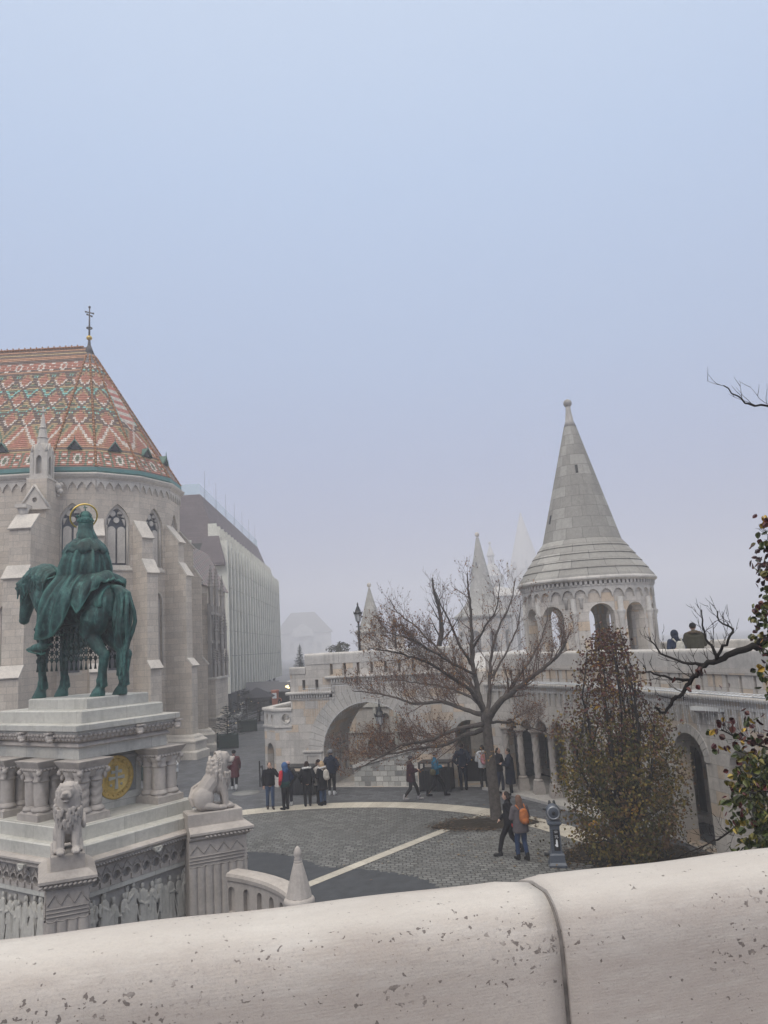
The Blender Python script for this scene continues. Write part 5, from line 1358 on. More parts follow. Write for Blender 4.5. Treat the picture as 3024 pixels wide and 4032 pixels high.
# diagonal piers
def pier(wx,wy,deg):
    """centre in world, outward direction; returns placement matrix in local space"""
    l=Matrix.Rotation(-R(57),4,'Z')@(Vector((wx,wy,0))-MO)
    M=Matrix.Translation((l.x,l.y,0))@Matrix.Rotation(R(deg-57),4,'Z')  # +x = outward
    mb=MB(); mb.T=M; mb.bbox(-.8,.50,-.31,.31,2.06,2.35,.02); o=mb_part(mb,'pier_plinth',M_CARVE)
    mb=MB(); mb.T=M
    mb.rings([[(-.8,-w,z),(x,-w,z),(x,w,z),(-.8,w,z)] for x,w,z in ((.56,.38,1.74),(.64,.45,1.80),(.64,.45,1.84),(.72,.53,1.90),(.72,.53,1.95),(.56,.37,2.06))],smooth=False)
    for k in range(12): mb.ell((.68,-.48+.087*k,1.84),(.035,.05,.028),7,5,Euler((.4,0,0)))
    for k in range(12):
        for s in (-1,1): mb.ell((-.4+.095*k,s*.49,1.84),(.05,.035,.028),7,5,Euler((0,.4,0)))
    mb_part(mb,'pier_cornice',M_CARVE)
    mb=MB(); mb.T=M; mb.box(-.8,.56,-.38,.38,0,1.74)
    # flutes (raised ribs), scallops, bands and zigzag on three faces
    def face_dec(fr,w,n):
        for k in range(n):
            u=-w/2+(k+.5)*w/n; r=w/n*.46
            rr=[[fr(u+r*math.cos(a),z,-r*.5*math.sin(a)) for a in [PI*j/6 for j in range(7)]] for z in (0,1.12,1.17)]
            mb.rings(rr,closed=False,smooth=True)
            mb.tube([fr(u+r*math.cos(PI+PI*j/6),1.22+.04*math.sin(PI+PI*j/6),-.03) for j in range(7)],.010,5)
        for z in (1.27,1.34,1.41):
            a,b=fr(-w/2,z,-.02),fr(w/2,z,-.02); mb.tube([a,b],.012,5)
        m=max(2,round(w/.3)); P=[]
        for k in range(2*m+1): P.append(fr(-w/2+.02+(w-.04)*k/(2*m),1.47 if k%2==0 else 1.66,-.015))
        mb.tube(P,.013,5)
    face_dec(lambda u,z,d:(.56-d,u,z),.76,4)
    face_dec(lambda u,z,d:(-.15+u,-.38+d,z),1.3,7)
    face_dec(lambda u,z,d:(-.15-u,.38-d,z),1.3,7)
    mb_part(mb,'pier_shaft',M_CARVE)
pier(-6.74,16.33,-66); pier(-4.42,19.60,26)

# ---------------- lions ----------------
def lion(loc,deg,label,headturn=0,seed=1):
    t=thing('stone_lion',label,'lion statue',loc,R(deg),'stone lions on the corner piers of the pedestal')
    mb=MB(); rnd=random.Random(seed)
    for s in (-1,1):
        mb.ell((-.30,s*.15,.28),(.25,.13,.27),14,10); mb.limb((-.22,s*.2,.12),(.02,s*.22,.065),.10,.07); mb.ell((.10,s*.21,.06),(.12,.085,.062),12,8)
        for q in (-1,0,1): mb.ell((.19,s*.21+q*.04,.045),(.05,.027,.04),8,6)
        mb.limb((.14,s*.14,.72),(.20,s*.14,.40),.12,.085); mb.limb((.20,s*.14,.40),(.24,s*.14,.10),.085,.072); mb.ell((.31,s*.14,.065),(.12,.09,.066),12,8)
        for q in (-1,0,1): mb.ell((.40,s*.14+q*.042,.05),(.05,.028,.045),8,6)
    mb.limb((-.34,0,.30),(-.1,0,.62),.22,.23,12); mb.limb((-.1,0,.62),(.08,0,.82),.23,.24,12); mb.ell((.12,0,.66),(.20,.22,.34),14,10)
    mb.limb((.05,0,.85),(.12,0,1.08),.25,.22,12)
    # tail over the back
    mb.tube([(-.5,.05,.1),(-.58,.1,.3),(-.5,.22,.5),(-.25,.30,.62),(-.02,.29,.52)],[.05,.045,.04,.045,.055],8); mb.ell((0,.29,.48),(.07,.05,.09),8,6)
    # head
    H=Matrix.Translation((.12,0,1.12))@Matrix.Rotation(R(headturn),4,'Z'); mb.T=H
    mb.ell((.08,0,.03),(.19,.165,.18),14,10); mb.ell((.25,0,-.0),(.13,.095,.075),12,8); mb.ell((.23,0,-.115),(.10,.07,.038),10,8)
    mb.ell((.355,0,.035),(.04,.055,.035),8,6); mb.ell((.13,0,.14),(.10,.13,.06),10,8)
    for s in (-1,1):
        mb.ell((.19,s*.075,.085),(.055,.04,.032),8,6); mb.ell((-.02,s*.155,.13),(.045,.03,.075),8,6); mb.ell((.27,s*.065,-.03),(.08,.045,.05),8,6)
    for k in range(26):
        a=2*PI*k/26; mb.limb((.02,.165*math.cos(a),.02+.175*math.sin(a)),(-.03,.245*math.cos(a),.01+.235*math.sin(a)-.04),.04,.02,6)
    mb.T=None
    o=mb.build('lion_body',M_CARVE,t); remesh(o,.0125,1); mb=MB()
    for k in range(26):
        a=2*PI*k/26; mb.limb((.10,.175*math.cos(a),1.14+.17*math.sin(a)),(.03,.235*math.cos(a),1.11+.215*math.sin(a)),.034,.02,6)
    # mane locks in rows
    for row in range(8):
        z=1.12-row*.085; rx=.22+.06*math.sin(row/7*PI); n=15
        for k in range(n):
            a=2*PI*(k+.5*(row%2)+rnd.uniform(-.3,.3))/n; z=1.12-row*.085+rnd.uniform(-.03,.03)
            cx=.08 if row<4 else .11
            if row<4 and math.cos(a)>.25: continue
            if row>5 and math.cos(a)<.15: continue
            if row>3 and math.cos(a)<-.55: continue
            r0=rx+.005; x,y=cx+r0*math.cos(a),(r0-.01)*math.sin(a)
            mb.limb((x-.03*math.cos(a),y-.03*math.sin(a),z+.04),(x-.004*math.cos(a),y-.004*math.sin(a),z-.085),rnd.uniform(.036,.052),.012,7)
    o=mb.build('mane',M_CARVE,t); remesh(o,.0115,2)
    return t
lion((-6.66,16.15,2.35),-66,'seated stone lion facing the viewer with bared teeth on the front corner pier',-12,1)
lion((-4.50,19.56,2.35),24,'seated stone lion in right profile on the far corner pier',0,2)

# ---------------- balustrade and cone finial ----------------
bal=thing('curved_balustrade','low curved stone balustrade with arched niches right of the fluted pier','balustrade',(-6.0,15.0,0))
def arcframe(Rr): return lambda u,z,d:(( Rr+d)*math.cos(u/Rr),(Rr+d)*math.sin(u/Rr),z)
mb=MB(); Rb=4.0; fA=lambda u,z,d:((Rb+d)*math.cos(-u/Rb),(Rb+d)*math.sin(-u/Rb),z)
a0,a1=R(60),R(20); nseg=12
for k in range(nseg):
    u0=-a0*Rb+(a0-a1)*Rb*k/nseg; u1=-a0*Rb+(a0-a1)*Rb*(k+1)/nseg; c=(u0+u1)/2
    f=fA; hs=[arch_pts(c,.20,.35,.78,'round',10)] if k%2==0 else []
    wall(mb,f,[(u0,0),(c,0),(u1,0),(u1,1.02),(c,1.02),(u0,1.02)],hs,th=.10,back=False,edge=False)
mb.build('balustrade_wall',M_CARVE,bal)
mb=MB()
for k in range(24):
    u0=-a0*Rb+(a0-a1)*Rb*k/24; u1=-a0*Rb+(a0-a1)*Rb*(k+1)/24
    mb.poly([fA(u0,0,.11),fA(u1,0,.11),fA(u1,1.02,.11),fA(u0,1.02,.11)]); mb.poly([fA(u1,0,.30),fA(u0,0,.30),fA(u0,1.02,.30),fA(u1,1.02,.30)])
mb.build('balustrade_back',M_CARVE,bal)
mb=MB(); pr=[(-.05,1.02),(-.06,1.10),(-.03,1.16),(.12,1.19),(.34,1.17),(.37,1.12),(.36,1.02)]
rr=[[fA(-a0*Rb+(a0-a1)*Rb*k/30,z,d) for d,z in pr] for k in range(31)]; mb.rings(rr,smooth=False); mb.build('balustrade_coping',M_CARVE,bal)
cone=thing('cone_finial_post','fluted stone cone with an acorn tip ending the curved balustrade','finial post',(-2.11,16.25,0))
mb=MB(); mb.lathe([(.27,0),(.27,1.05),(.25,1.08)],24); mb.build('post_drum',M_CARVE,cone)
mb=MB(); mb.lathe([(.26,1.06),(.30,1.10),(.31,1.15),(.29,1.20),(.245,1.23)],28); mb.build('torus_base',M_CARVE,cone)
mb=MB(); prof=[(.245,1.23)]+[(.24-(.24-.085)*(k/20)**1.15,1.24+(1.86-1.24)*k/20) for k in range(21)]
mb.lathe(prof,56,rf=lambda a,z:1+.07*abs(math.sin(6*a))-.03); mb.build('fluted_cone',M_CARVE,cone)
mb=MB(); mb.lathe([(.08,1.85),(.085,1.89),(.07,1.90),(.07,1.915),(.08,1.93),(.06,1.95),(.08,2.0),(.078,2.06),(.05,2.13),(.01,2.17)],18); mb.build('acorn_tip',M_CARVE,cone)

# ---------------- equestrian statue ----------------
stt=thing('equestrian_statue','green bronze horseman with crown, gilded halo and long cloak on the stone pedestal','equestrian statue',(-7.89,19.70,5.19),R(155))
mb=MB()
mb.ell((.80,0,2.12),(.56,.44,.58),18,14); mb.ell((.1,0,2.1),(.9,.46,.52),18,14); mb.ell((-.72,0,2.22),(.60,.47,.60),18,14); mb.ell((-.92,0,2.2),(.36,.38,.48),14,10)
mb.limb((.95,0,2.45),(1.32,0,2.92),.50,.42,12); mb.limb((1.32,0,2.92),(1.60,0,3.02),.42,.31,12)
mb.limb((1.62,0,3.0),(1.86,0,2.56),.29,.235,12); mb.limb((1.86,0,2.56),(1.99,0,2.12),.21,.145,12); mb.ell((2.01,0,2.02),(.155,.13,.12),10,8); mb.ell((1.8,0,2.72),(.14,.19,.16),10,8)
for s in (-1,1):
    mb.limb((1.60,s*.12,3.12),(1.70,s*.14,3.38),.06,.02,6); mb.ell((1.88,s*.14,2.74),(.05,.04,.05),8,6); mb.ell((2.07,s*.07,2.12),(.05,.035,.04),8,6)
for s,dx in ((1,.12),(-1,-.12)):
    x=.88+dx; mb.limb((.78+dx*.5,s*.24,1.95),(.82+dx,s*.24,1.50),.26,.17,10); mb.limb((.82+dx,s*.24,1.5),(.90+dx,s*.24,.98),.18,.125,10); mb.ell((.92+dx,s*.24,.95),(.135,.125,.15),10,8)
    mb.limb((.92+dx,s*.24,.92),(.90+dx,s*.24,.42),.112,.092,10); mb.ell((.90+dx,s*.24,.36),(.12,.115,.14),10,8); mb.limb((.91+dx,s*.24,.32),(.97+dx,s*.24,.16),.10,.12,8)
    mb.rings([[(.98+dx+r*1.15*math.cos(2*PI*k/14)+(0.10-z)*.3,s*.24+r*math.sin(2*PI*k/14),z) for k in range(14)] for r,z in ((.17,.0),(.16,.05),(.12,.18))])
    for k in range(5): mb.limb((.84+dx,s*(.24+(k-2)*.03),.5),(.80+dx,s*(.24+(k-2)*.05),.22),.04,.02,6)
for s,dx in ((1,.05),(-1,-.18)):
    X=-1.0+dx; mb.ell((-.76,s*.22,1.95),(.42,.28,.52),14,10); mb.limb((-.74,s*.26,1.85),(-.62+dx*.4,s*.27,1.50),.34,.24,12); mb.limb((-.64+dx*.4,s*.27,1.48),(-1.14+dx,s*.25,.98),.22,.115,12)
    mb.ell((-1.17+dx,s*.25,.97),(.13,.105,.15),10,8); mb.limb((-1.14+dx,s*.25,.92),(-1.05+dx,s*.25,.42),.125,.10,10); mb.ell((-1.04+dx,s*.25,.37),(.13,.12,.14),10,8); mb.limb((-1.03+dx,s*.25,.32),(-.96+dx,s*.25,.15),.085,.105,8)
    mb.rings([[(-.95+dx+r*1.15*math.cos(2*PI*k/14)+(0.10-z)*.3,s*.25+r*math.sin(2*PI*k/14),z) for k in range(14)] for r,z in ((.175,.0),(.165,.05),(.125,.18))])
    for k in range(5): mb.limb((-1.12+dx,s*(.25+(k-2)*.03),.52),(-1.14+dx,s*(.25+(k-2)*.05),.22),.045,.02,6)
o=mb.build('horse',M_PAT,stt); remesh(o,.028,3)
# mane
rnd=random.Random(7); mb=MB()
for k in range(70):
    t=k/69; x=.85+.86*t; z=3.02+.40*math.sin(PI*(.15+.75*t)); 
    for s in (-1,1):
        l=rnd.uniform(.45,.75); y0=s*.05
        mb.tube([(x,y0,z),(x+rnd.uniform(-.02,.06),s*.29,z-.1),(x+rnd.uniform(-.08,.12),s*(.41+.05*rnd.random()),z-l*.6),(x+rnd.uniform(-.12,.16),s*.43,z-l)],[.05,.055,.05,.015],6)
for k in range(14): # forelock
    mb.tube([(1.66,rnd.uniform(-.1,.1),3.22),(1.86,rnd.uniform(-.13,.13),3.05),(1.98,rnd.uniform(-.12,.12),2.8)],[.05,.05,.015],6)
o=mb.build('mane',M_PAT,stt); remesh(o,.017,0)
mb=MB()
for k in range(46):
    a=rnd.uniform(0,2*PI); q=rnd.uniform(0,.13); x0,y0=-1.24+q*math.cos(a)*.6,q*math.sin(a); ph=rnd.uniform(0,6.3); l=rnd.uniform(.35,.8)
    sx_,sy_=1.2+rnd.random(),1.0+rnd.random()*1.1
    P=[(x0+.12,y0*.4,2.66),(x0-.02,y0*.7,2.62)]
    for j in range(9):
        z=2.45-(2.45-l)*j/8; e=.35+.65*math.sin(PI*min(1,(j+1)/7)); P.append((x0-.16-.05*e+ (q*math.cos(a))*e*sx_+.02*math.sin(ph+j*1.4),y0*e*sy_+.03*math.sin(ph*1.7+j*1.2),z))
    mb.tube(P,[.05,.06]+[.055]*7+[.04,.02],6)
o=mb.build('tail',M_PAT,stt); remesh(o,.017,0)
# rider
mb=MB()
mb.limb((-.1,0,2.75),(-.16,0,3.25),.40,.40,14); mb.limb((-.16,0,3.25),(-.2,0,3.72),.40,.34,14); mb.limb((-.2,-.36,3.68),(-.2,.36,3.68),.2,.2,10); mb.limb((-.2,0,3.9),(-.18,0,4.2),.13,.13,10)
mb.ell((-.16,0,4.27),(.19,.165,.23),14,12); mb.ell((.05,0,4.22),(.05,.04,.06),8,6); mb.ell((.0,0,4.08),(.12,.12,.14),10,8)
for s in (-1,1):
    mb.limb((-.15,s*.42,3.62),(.02,s*.52,3.2),.15,.12,10); mb.limb((.02,s*.52,3.2),(.40,s*.25,3.05),.12,.08,10); mb.ell((.46,s*.22,3.05),(.1,.08,.09),8,6)
    mb.limb((.0,s*.35,2.65),(.55,s*.55,2.25),.25,.19,12); mb.limb((.55,s*.56,2.22),(.56,s*.60,1.55),.17,.13,12); mb.limb((.56,s*.60,1.55),(.57,s*.60,1.38),.125,.12,10)
    mb.limb((.54,s*.60,1.30),(.90,s*.62,1.24),.115,.10,10); mb.limb((.9,s*.62,1.24),(1.12,s*.62,1.22),.09,.045,8)
    for z in (1.75,1.62): mb.torus((.56,s*.60,z),.135,.025,16,6)
o=mb.build('rider',M_PAT,stt); remesh(o,.024,3)
for s in (-1,1):
    mb=MB(); mb.tube([(.75,s*.62,1.12),(.62,s*.62,1.08),(.5,s*.62,1.12)],.022,6); mb.tube([(.62,s*.62,1.09),(.66,s*.64,1.6),(.6,s*.56,2.2)],.016,5); mb.tube([(.44,s*.60,1.30),(.25,s*.62,1.33)],[.02,.008],5); mb.tube([(.95,s*.75,1.18),(.75,s*.62,1.10),(.95,s*.5,1.18)],.02,6); mb.build('stirrup',M_PAT,stt)
# long hair
mb=MB()
for k in range(60):
    a=R(rnd.uniform(60,300)); r=.14; x,y=-.16+r*math.cos(a),r*.95*math.sin(a); l=rnd.uniform(3.5,3.75); w=rnd.uniform(.04,.09); ph=rnd.uniform(0,6)
    mb.tube([(x,y,4.36),(x*1.05,y*1.2,4.2),(x*1.3+.03*math.sin(ph),y*1.6+.04*math.cos(ph),3.98),(x*1.5-.05,y*1.8+.04*math.sin(ph+2),l)],[.045,.05,.045,.018],6)
o=mb.build('hair',M_PAT,stt); remesh(o,.02,1)
# crown
mb=MB(); cx=-.16
mb.lathe([(.175,4.36),(.185,4.38),(.185,4.50),(.175,4.52)],28,(cx,0,0)); mb.lathe([(.165,4.50),(.155,4.60),(.10,4.67),(.02,4.70)],24,(cx,0,0))
for a in (0,90): mb.torus((cx,0,4.51),.175,.02,20,6,Matrix.Rotation(R(a),3,'Z')@Matrix.Rotation(R(90),3,'X'),0,PI)
for k in range(10): mb.ell((cx+.19*math.cos(2*PI*k/10),.19*math.sin(2*PI*k/10),4.44),(.03,.03,.035),6,5)
for k in range(-2,3): mb.lathe([(.04,4.52),(.012,4.60)],5,(cx+.2*math.cos(R(k*25)),.2*math.sin(R(k*25)),0))
mb.tube([(cx,0,4.70),(cx+.01,.02,4.84)],.014,5); mb.tube([(cx-.03,-.03,4.79),(cx+.03,.05,4.78)],.012,5); mb.tube([(cx-.02,-.22,4.5),(cx,-.24,4.3)],.02,5)
mb.build('crown',M_PAT,stt)
mb=MB(); hm=Matrix.Rotation(R(-28),3,'Z')@Matrix.Rotation(R(62),3,'Y')
mb.torus((-.10,0,4.56),.335,.022,56,8,hm,R(25),R(335)); mb.build('halo_ring',plain('bright_gilding',(.85,.60,.16),.3,.6,metal=.8),stt)
# cape collar
mb=MB(); rr=[]; nn=96
for j,(r,z) in enumerate(((.15,4.04),(.24,3.98),(.37,3.89),(.48,3.78),(.56,3.66),(.585,3.58),(.55,3.55),(.42,3.64))):
    ring_=[]
    for k in range(nn):
        a=2*PI*k/nn; jag=(1+.035*math.sin(9*a)+.02*math.sin(23*a)) if j>2 else 1; ring_.append((-.2+r*.92*jag*math.cos(a),r*jag*math.sin(a),z+(.03*math.sin(13*a) if j>3 else 0)+.02*math.sin(5*a+j)))
    rr.append(ring_)
mb.smooth=True; mb.rings(rr,smooth=True); o=mb.build('cape_collar',M_PAT,stt)
# cloak surface
def cloakpt(th,t):
    # th degrees 50..310 ; t 0 top .. 1 hem
    s=1 if th<=180 else -1; q=th if th<=180 else 360-th
    K=[(50,(.55,.62,1.75)),(70,(.62,.84,1.50)),(90,(.38,.90,1.46)),(110,(.02,.90,1.52)),(125,(-.35,.84,1.85)),(134,(-.52,.80,2.32)),(143,(-.78,.82,2.02)),(156,(-1.0,.56,2.55)),(180,(-1.18,.0,2.86))]
    for i in range(len(K)-1):
        if K[i][0]<=q<=K[i+1][0]:
            w=(q-K[i][0])/(K[i+1][0]-K[i][0]); w=w*w*(3-2*w); H=Vector(K[i][1]).lerp(Vector(K[i+1][1]),w); break
    a=R(q); top=Vector((-.2+.38*math.cos(a),.45*math.sin(a),3.74)); mid=Vector((-.16+.60*math.cos(a),.66*math.sin(a),2.98 if q<150 else 2.98+(q-150)/30*.05))
    if t<.5:
        w=t/.5; p=top.lerp(mid,w); p+= Vector((math.cos(a),math.sin(a),0))*.07*math.sin(PI*w)
    else:
        w=(t-.5)/.5; p=mid.lerp(H,w); p+=Vector((math.cos(a)*.10,math.sin(a)*.16,.10))*math.sin(PI*w)
        if q>140: p.z=max(p.z,2.78+.04*math.sin(q)-.25*max(0,abs(p.y)-.28)) if abs(p.y)<.45 else p.z
    fold=.075*(1-2*abs(math.sin(R(q)*4.3+.9*math.sin(t*2.6+.6)))**.7)*(.35+t)+.022*math.sin(R(q)*19+4*t)*(.3+t)+.012*math.sin(q*.9+t*31)*math.sin(q*.31+t*17)
    p+=Vector((math.cos(a),math.sin(a),0))*fold
    return Vector((p.x,p.y*s,p.z))
mb=MB(); nT,nU=40,130; rows=[[cloakpt(50+260*k/nU,j/nT) for k in range(nU+1)] for j in range(nT+1)]
mb.rings(rows,closed=False,smooth=True); o=mb.build('cloak',M_PAT,stt)
mo=o.modifiers.new('s','SOLIDIFY'); mo.thickness=.05; mo.offset=0
mb=MB(); H=[cloakpt(50+260*k/120,1) for k in range(121)]; mb.tube(H,.032,6); mb.build('cloak_hem',M_PAT,stt)
# saddle blanket over the croup with band
mb=MB(); rr=[]
for j in range(9):
    x=-.2-j*.115; w=R(100); ring_=[]
    for k in range(25):
        a=-w+2*w*k/24; ry,rz=.50,.62; cz=2.22; ring_.append((x,ry*math.sin(a)*(1-.02*j)+0,cz+rz*math.cos(a)*(1-.004*j*j)))
    rr.append(ring_)
mb.rings(rr,closed=False,smooth=True); o=mb.build('saddle_blanket',M_PAT,stt); mo=o.modifiers.new('s','SOLIDIFY'); mo.thickness=.05
# ornamental hanging net with medallions and tassels, both flanks
mb=MB()
for y in (.47,-.47):
    for i in range(11):
        x=-.72+i*.165
        if y>0 and -.0<x<.05: pass
        top=1.75; n=5
        for j in range(n):
            z=1.62-j*.175; mb.ell((x,y,z),(.056,.022,.068),10,6)
            if j<n-1:
                mb.tube([(x,y,z-.05),(x,y,z-.13)],.012,4)
                if i<10:
                    mb.tube([(x+.04,y,z-.03),(x+.125,y,z-.145)],.010,4); mb.tube([(x+.125,y,z-.03),(x+.04,y,z-.145)],.010,4)
            if i<10: mb.tube([(x+.04,y,z),(x+.125,y,z)],.013,4)
        zb=1.62-(n-1)*.175; mb.tube([(x,y,zb-.06),(x,y,zb-.17),(x,y,zb-.27)],[.012,.02,.035],6)
    mb.tube([(-.8,y*.98,1.74),(1.05,y*.98,1.72)],.05,8)
mb.build('tassel_net',M_PATD,stt)
# bridle
mb=MB()
for s in (-1,1): mb.tube([(1.93,s*.13,2.35),(1.75,s*.2,2.55),(1.3,s*.4,2.9),(.5,s*.3,3.05)],.018,5)
mb.torus((1.90,0,2.42),.175,.02,18,5,Matrix.Rotation(R(20),3,'Y')); mb.build('bridle',M_PAT,stt)
# ================= people =================
CM={}
def cloth(c,rough=.85):
    k=tuple(round(x,3) for x in c)
    if k not in CM: CM[k]=plain('cloth_%d'%len(CM),c,rough,.15,nz=.3,nscale=14,bumps=.25)
    return CM[k]
M_SKIN=plain('skin',(.48,.30,.22),.6,.3)
SKN=0
def person(loc,deg,label,h=1.7,coat=(.02,.02,.025),coatlen=.50,legs=(.02,.02,.03),shoes=(.02,.02,.02),hair=(.05,.03,.02),hairlen=0,hat=None,hood=None,furhood=None,stride=0,arms='down',bag=None,bagcol=(.5,.5,.5),sleeve=None,group='people on the plaza',far=False,turn=0,belt=None,puffy=1.0,lean=0,gloves=None,lower=None,sitpose=None):
    t=thing('person',label,'person',loc,R(deg),group)
    k=h/1.75
    def V(x,y,z): return (x*k,y*k,z*k)
    s1=stride/2
    hip=V(0,0,.92); 
    fl=[(s1,.095,.08+.0),(-s1,-.095,.08+(.05 if stride>.3 else 0))]
    kn=[((s1*.62+.03*(stride>0)),.10,.50),((-s1*.35+.06*(stride>0)),-.10,.49)]
    sh=(0+lean*.3,0,1.42)
    A=[]
    for s in (1,-1):
        S=(lean*.3,s*.19,1.42)
        if arms=='phone': E,Hn=(.14,s*.30,1.24),(.26,s*.08,1.53)
        elif arms=='hold': E,Hn=(.03,s*.27,1.16),(.28,s*.12,1.18)
        elif arms=='pocket': E,Hn=(-.08,s*.31,1.16),(.06,s*.22,.96)
        elif arms=='walk': E,Hn=(-.06-s*.10,s*.26,1.15),(.06-s*.20,s*.25,.93)
        elif arms=='onephone' : E,Hn=((.16,s*.30,1.25),(.24,s*.08,1.55)) if s>0 else ((-.02,s*.27,1.15),(.04,s*.25,.90))
        elif arms=='back': E,Hn=(-.12,s*.33,1.15),(-.08,s*.20,1.0)
        else: E,Hn=(-.02,s*.27,1.15),(.03,s*.26,.89)
        A.append((S,E,Hn,s))
    mb=MB(); L=lambda a,b,ra,rb,n=8: mb.limb(V(*a),V(*b),ra*k,rb*k,n)
    # body: one continuous surface (head, neck, torso, arms, hands, legs)
    L((0,0,.95),(0,0,1.15),.15,.135,10); L((0,0,1.15),(lean*.3,0,1.32),.135,.115,10); L((lean*.3,-.13,1.41),(lean*.3,.13,1.41),.075,.075)
    hx=lean*.35+.02; L((lean*.3,0,1.45),(hx,0,1.58),.055,.05)
    HC=Vector((hx+.01,0,1.635)); HM=Matrix.Rotation(R(turn),3,'Z')
    def hp_(dx,dy,dz): 
        v=HM@Vector((dx,dy,dz)); return V(HC.x+v.x,HC.y+v.y,HC.z+v.z)
    mb.ell(hp_(0,0,.02),(.092*k,.075*k,.105*k),12,10); mb.ell(hp_(.035,0,-.05),(.058*k,.052*k,.062*k),10,8)
    mb.ell(hp_(.098,0,-.012),(.020*k,.013*k,.024*k),7,6); mb.ell(hp_(.086,0,-.058),(.014*k,.024*k,.008*k),7,5); mb.ell(hp_(.075,0,.035),(.02*k,.055*k,.012*k),8,5)
    for s in (-1,1): mb.ell(hp_(0,s*.078,0),(.02*k,.012*k,.032*k),7,6)
    for S,E,Hn,s in A:
        L(S,E,.05,.042); L(E,Hn,.04,.028)
        d=(Vector(Hn)-Vector(E)).normalized(); u=Vector((0,0,1)) if abs(d.z)<.8 else Vector((1,0,0)); w=d.cross(u).normalized()
        P=Vector(Hn)+d*.05; L(Hn,tuple(P),.034,.036,7)
        for q,ln in ((-1.5,.055),(-.5,.068),(.5,.065),(1.5,.05)):
            b_=P+w*q*.019+d*.02; c_=b_+d*ln*.55+u.cross(w)*0; e_=c_+d*ln*.4+Vector((0,0,-.012)); L(tuple(b_),tuple(c_),.010,.009,5); L(tuple(c_),tuple(e_),.009,.008,5)
        b_=Vector(Hn)+w*s*.03+d*.01; L(tuple(b_),tuple(b_+w*s*.025+d*.04),.011,.009,5)
    for (fx,fy,fz),(kx,ky,kz) in zip(fl,kn):
        L((0,fy*.95,.90),(kx,ky,kz),.085,.058); L((kx,ky,kz),(fx,fy,fz),.055,.038); L((fx,fy,fz-.03),(fx+.13,fy*1.1,fz-.05),.036,.03)
    o=mb.build('body',M_SKIN,t); remesh(o,.0125 if not far else .02,1)
    # trousers
    mb=MB()
    for (fx,fy,fz),(kx,ky,kz) in zip(fl,kn):
        L((0,fy*.9,.92),(kx,ky,kz),.105,.075); L((kx,ky,kz),(fx,fy,fz+.06),.074,.062)
    L((0,-.05,.93),(0,.05,.93),.12,.12)
    o=mb.build('trousers',cloth(legs),t); remesh(o,.015 if not far else .024,2)
    mb=MB()
    for (fx,fy,fz) in fl:
        L((fx-.02,fy,fz-.01),(fx,fy,fz+.10),.058,.062); L((fx-.03,fy,fz-.035),(fx+.16,fy*1.15,fz-.04),.05,.042)
    o=mb.build('shoes',cloth(shoes,.6),t); remesh(o,.012 if not far else .02,1)
    # flatten soles is unnecessary at this size
    # coat with sleeves
    mb=MB(); zb=.98-coatlen*.62+.16
    p=puffy
    nr=9; rr=[]
    for j in range(nr+1):
        f=j/nr; z=zb+(1.40-zb)*f
        wx=(.150+.035*(1-f)*(coatlen>.6))*p; wy=(.195+.05*(1-f)*(1 if coatlen>.5 else .3))*p
        if f>.75: wy*=1.0+.10*(f-.75)/.25; 
        wob=1+.02*math.sin(j*2.1)
        sx=s1*.25*(1-f)
        rr.append([V(lean*.3*f+wx*wob*math.cos(2*PI*q/18)+abs(0),wy*wob*math.sin(2*PI*q/18),z) for q in range(18)])
    mb.rings(rr); L((lean*.3,-.15,1.40),(lean*.3,.15,1.40),.10*p,.10*p,10); L((lean*.3,0,1.40),(lean*.32-.01,0,1.51),.115,.082,10)
    if not sleeve:
        for S,E,Hn,s in A:
            d=(Vector(Hn)-Vector(E)); hn=Vector(E)+d*.9; L(S,E,.085*p,.075*p); L(E,tuple(hn),.072*p,.058*p)
    o=mb.build('coat',cloth(coat),t); remesh(o,.016 if not far else .026,2)
    if sleeve:
        for S,E,Hn,s in A:
            mb=MB(); d=(Vector(Hn)-Vector(E)); hn=Vector(E)+d*.9; L(S,E,.088*p,.076*p); L(E,tuple(hn),.074*p,.058*p); o=mb.build('sleeve',cloth(sleeve if s>0 else coat),t); remesh(o,.016,1)
    if lower:
        mb=MB(); mb.rings([[V(.158*math.cos(2*PI*q/18),.21*math.sin(2*PI*q/18),z) for q in range(18)] for z in (zb-.01,zb+.1,zb+.2)],smooth=True); mb.build('coat_hem',cloth(lower),t)
    # hair / hat / hood
    if hood is None:
        mb=MB(); mb.ell(hp_(-.018,0,.04),(.092*k,.086*k,.092*k),14,10)
        if hairlen:
            for q in range(9):
                a=R(110+140*q/8); mb.limb(hp_(-.02+.06*math.cos(a),.07*math.sin(a),0),hp_(-.03+.09*math.cos(a),.095*math.sin(a),-hairlen),.045*k,.03*k,7)
        # carve the face side: keep hair behind the brow
        o=mb.build('hair',cloth(hair),t); remesh(o,.012,1)
        displace(o,lambda co,no:np.where((co@np.array([math.cos(R(turn)),math.sin(R(turn)),0])>(HC.x*math.cos(R(turn))+.045)*k)&(co[:,2]<(HC.z+.06)*k),-.03*k,0))
    if hat:
        mb=MB(); mb.ell(hp_(-.012,0,.062),(.102*k,.095*k,.088*k),14,10); mb.torus(hp_(-.01,0,.045),.088*k,.018*k,18,6)
        o=mb.build('hat',cloth(hat),t); remesh(o,.012,1)
    if hood:
        mb=MB(); mb.ell(hp_(-.03,0,.01),(.13*k,.125*k,.15*k),14,10); L((hx-.06,0,1.52),(hx-.03,0,1.45),.12,.13,10); o=mb.build('hood',cloth(hood),t); remesh(o,.014,1)
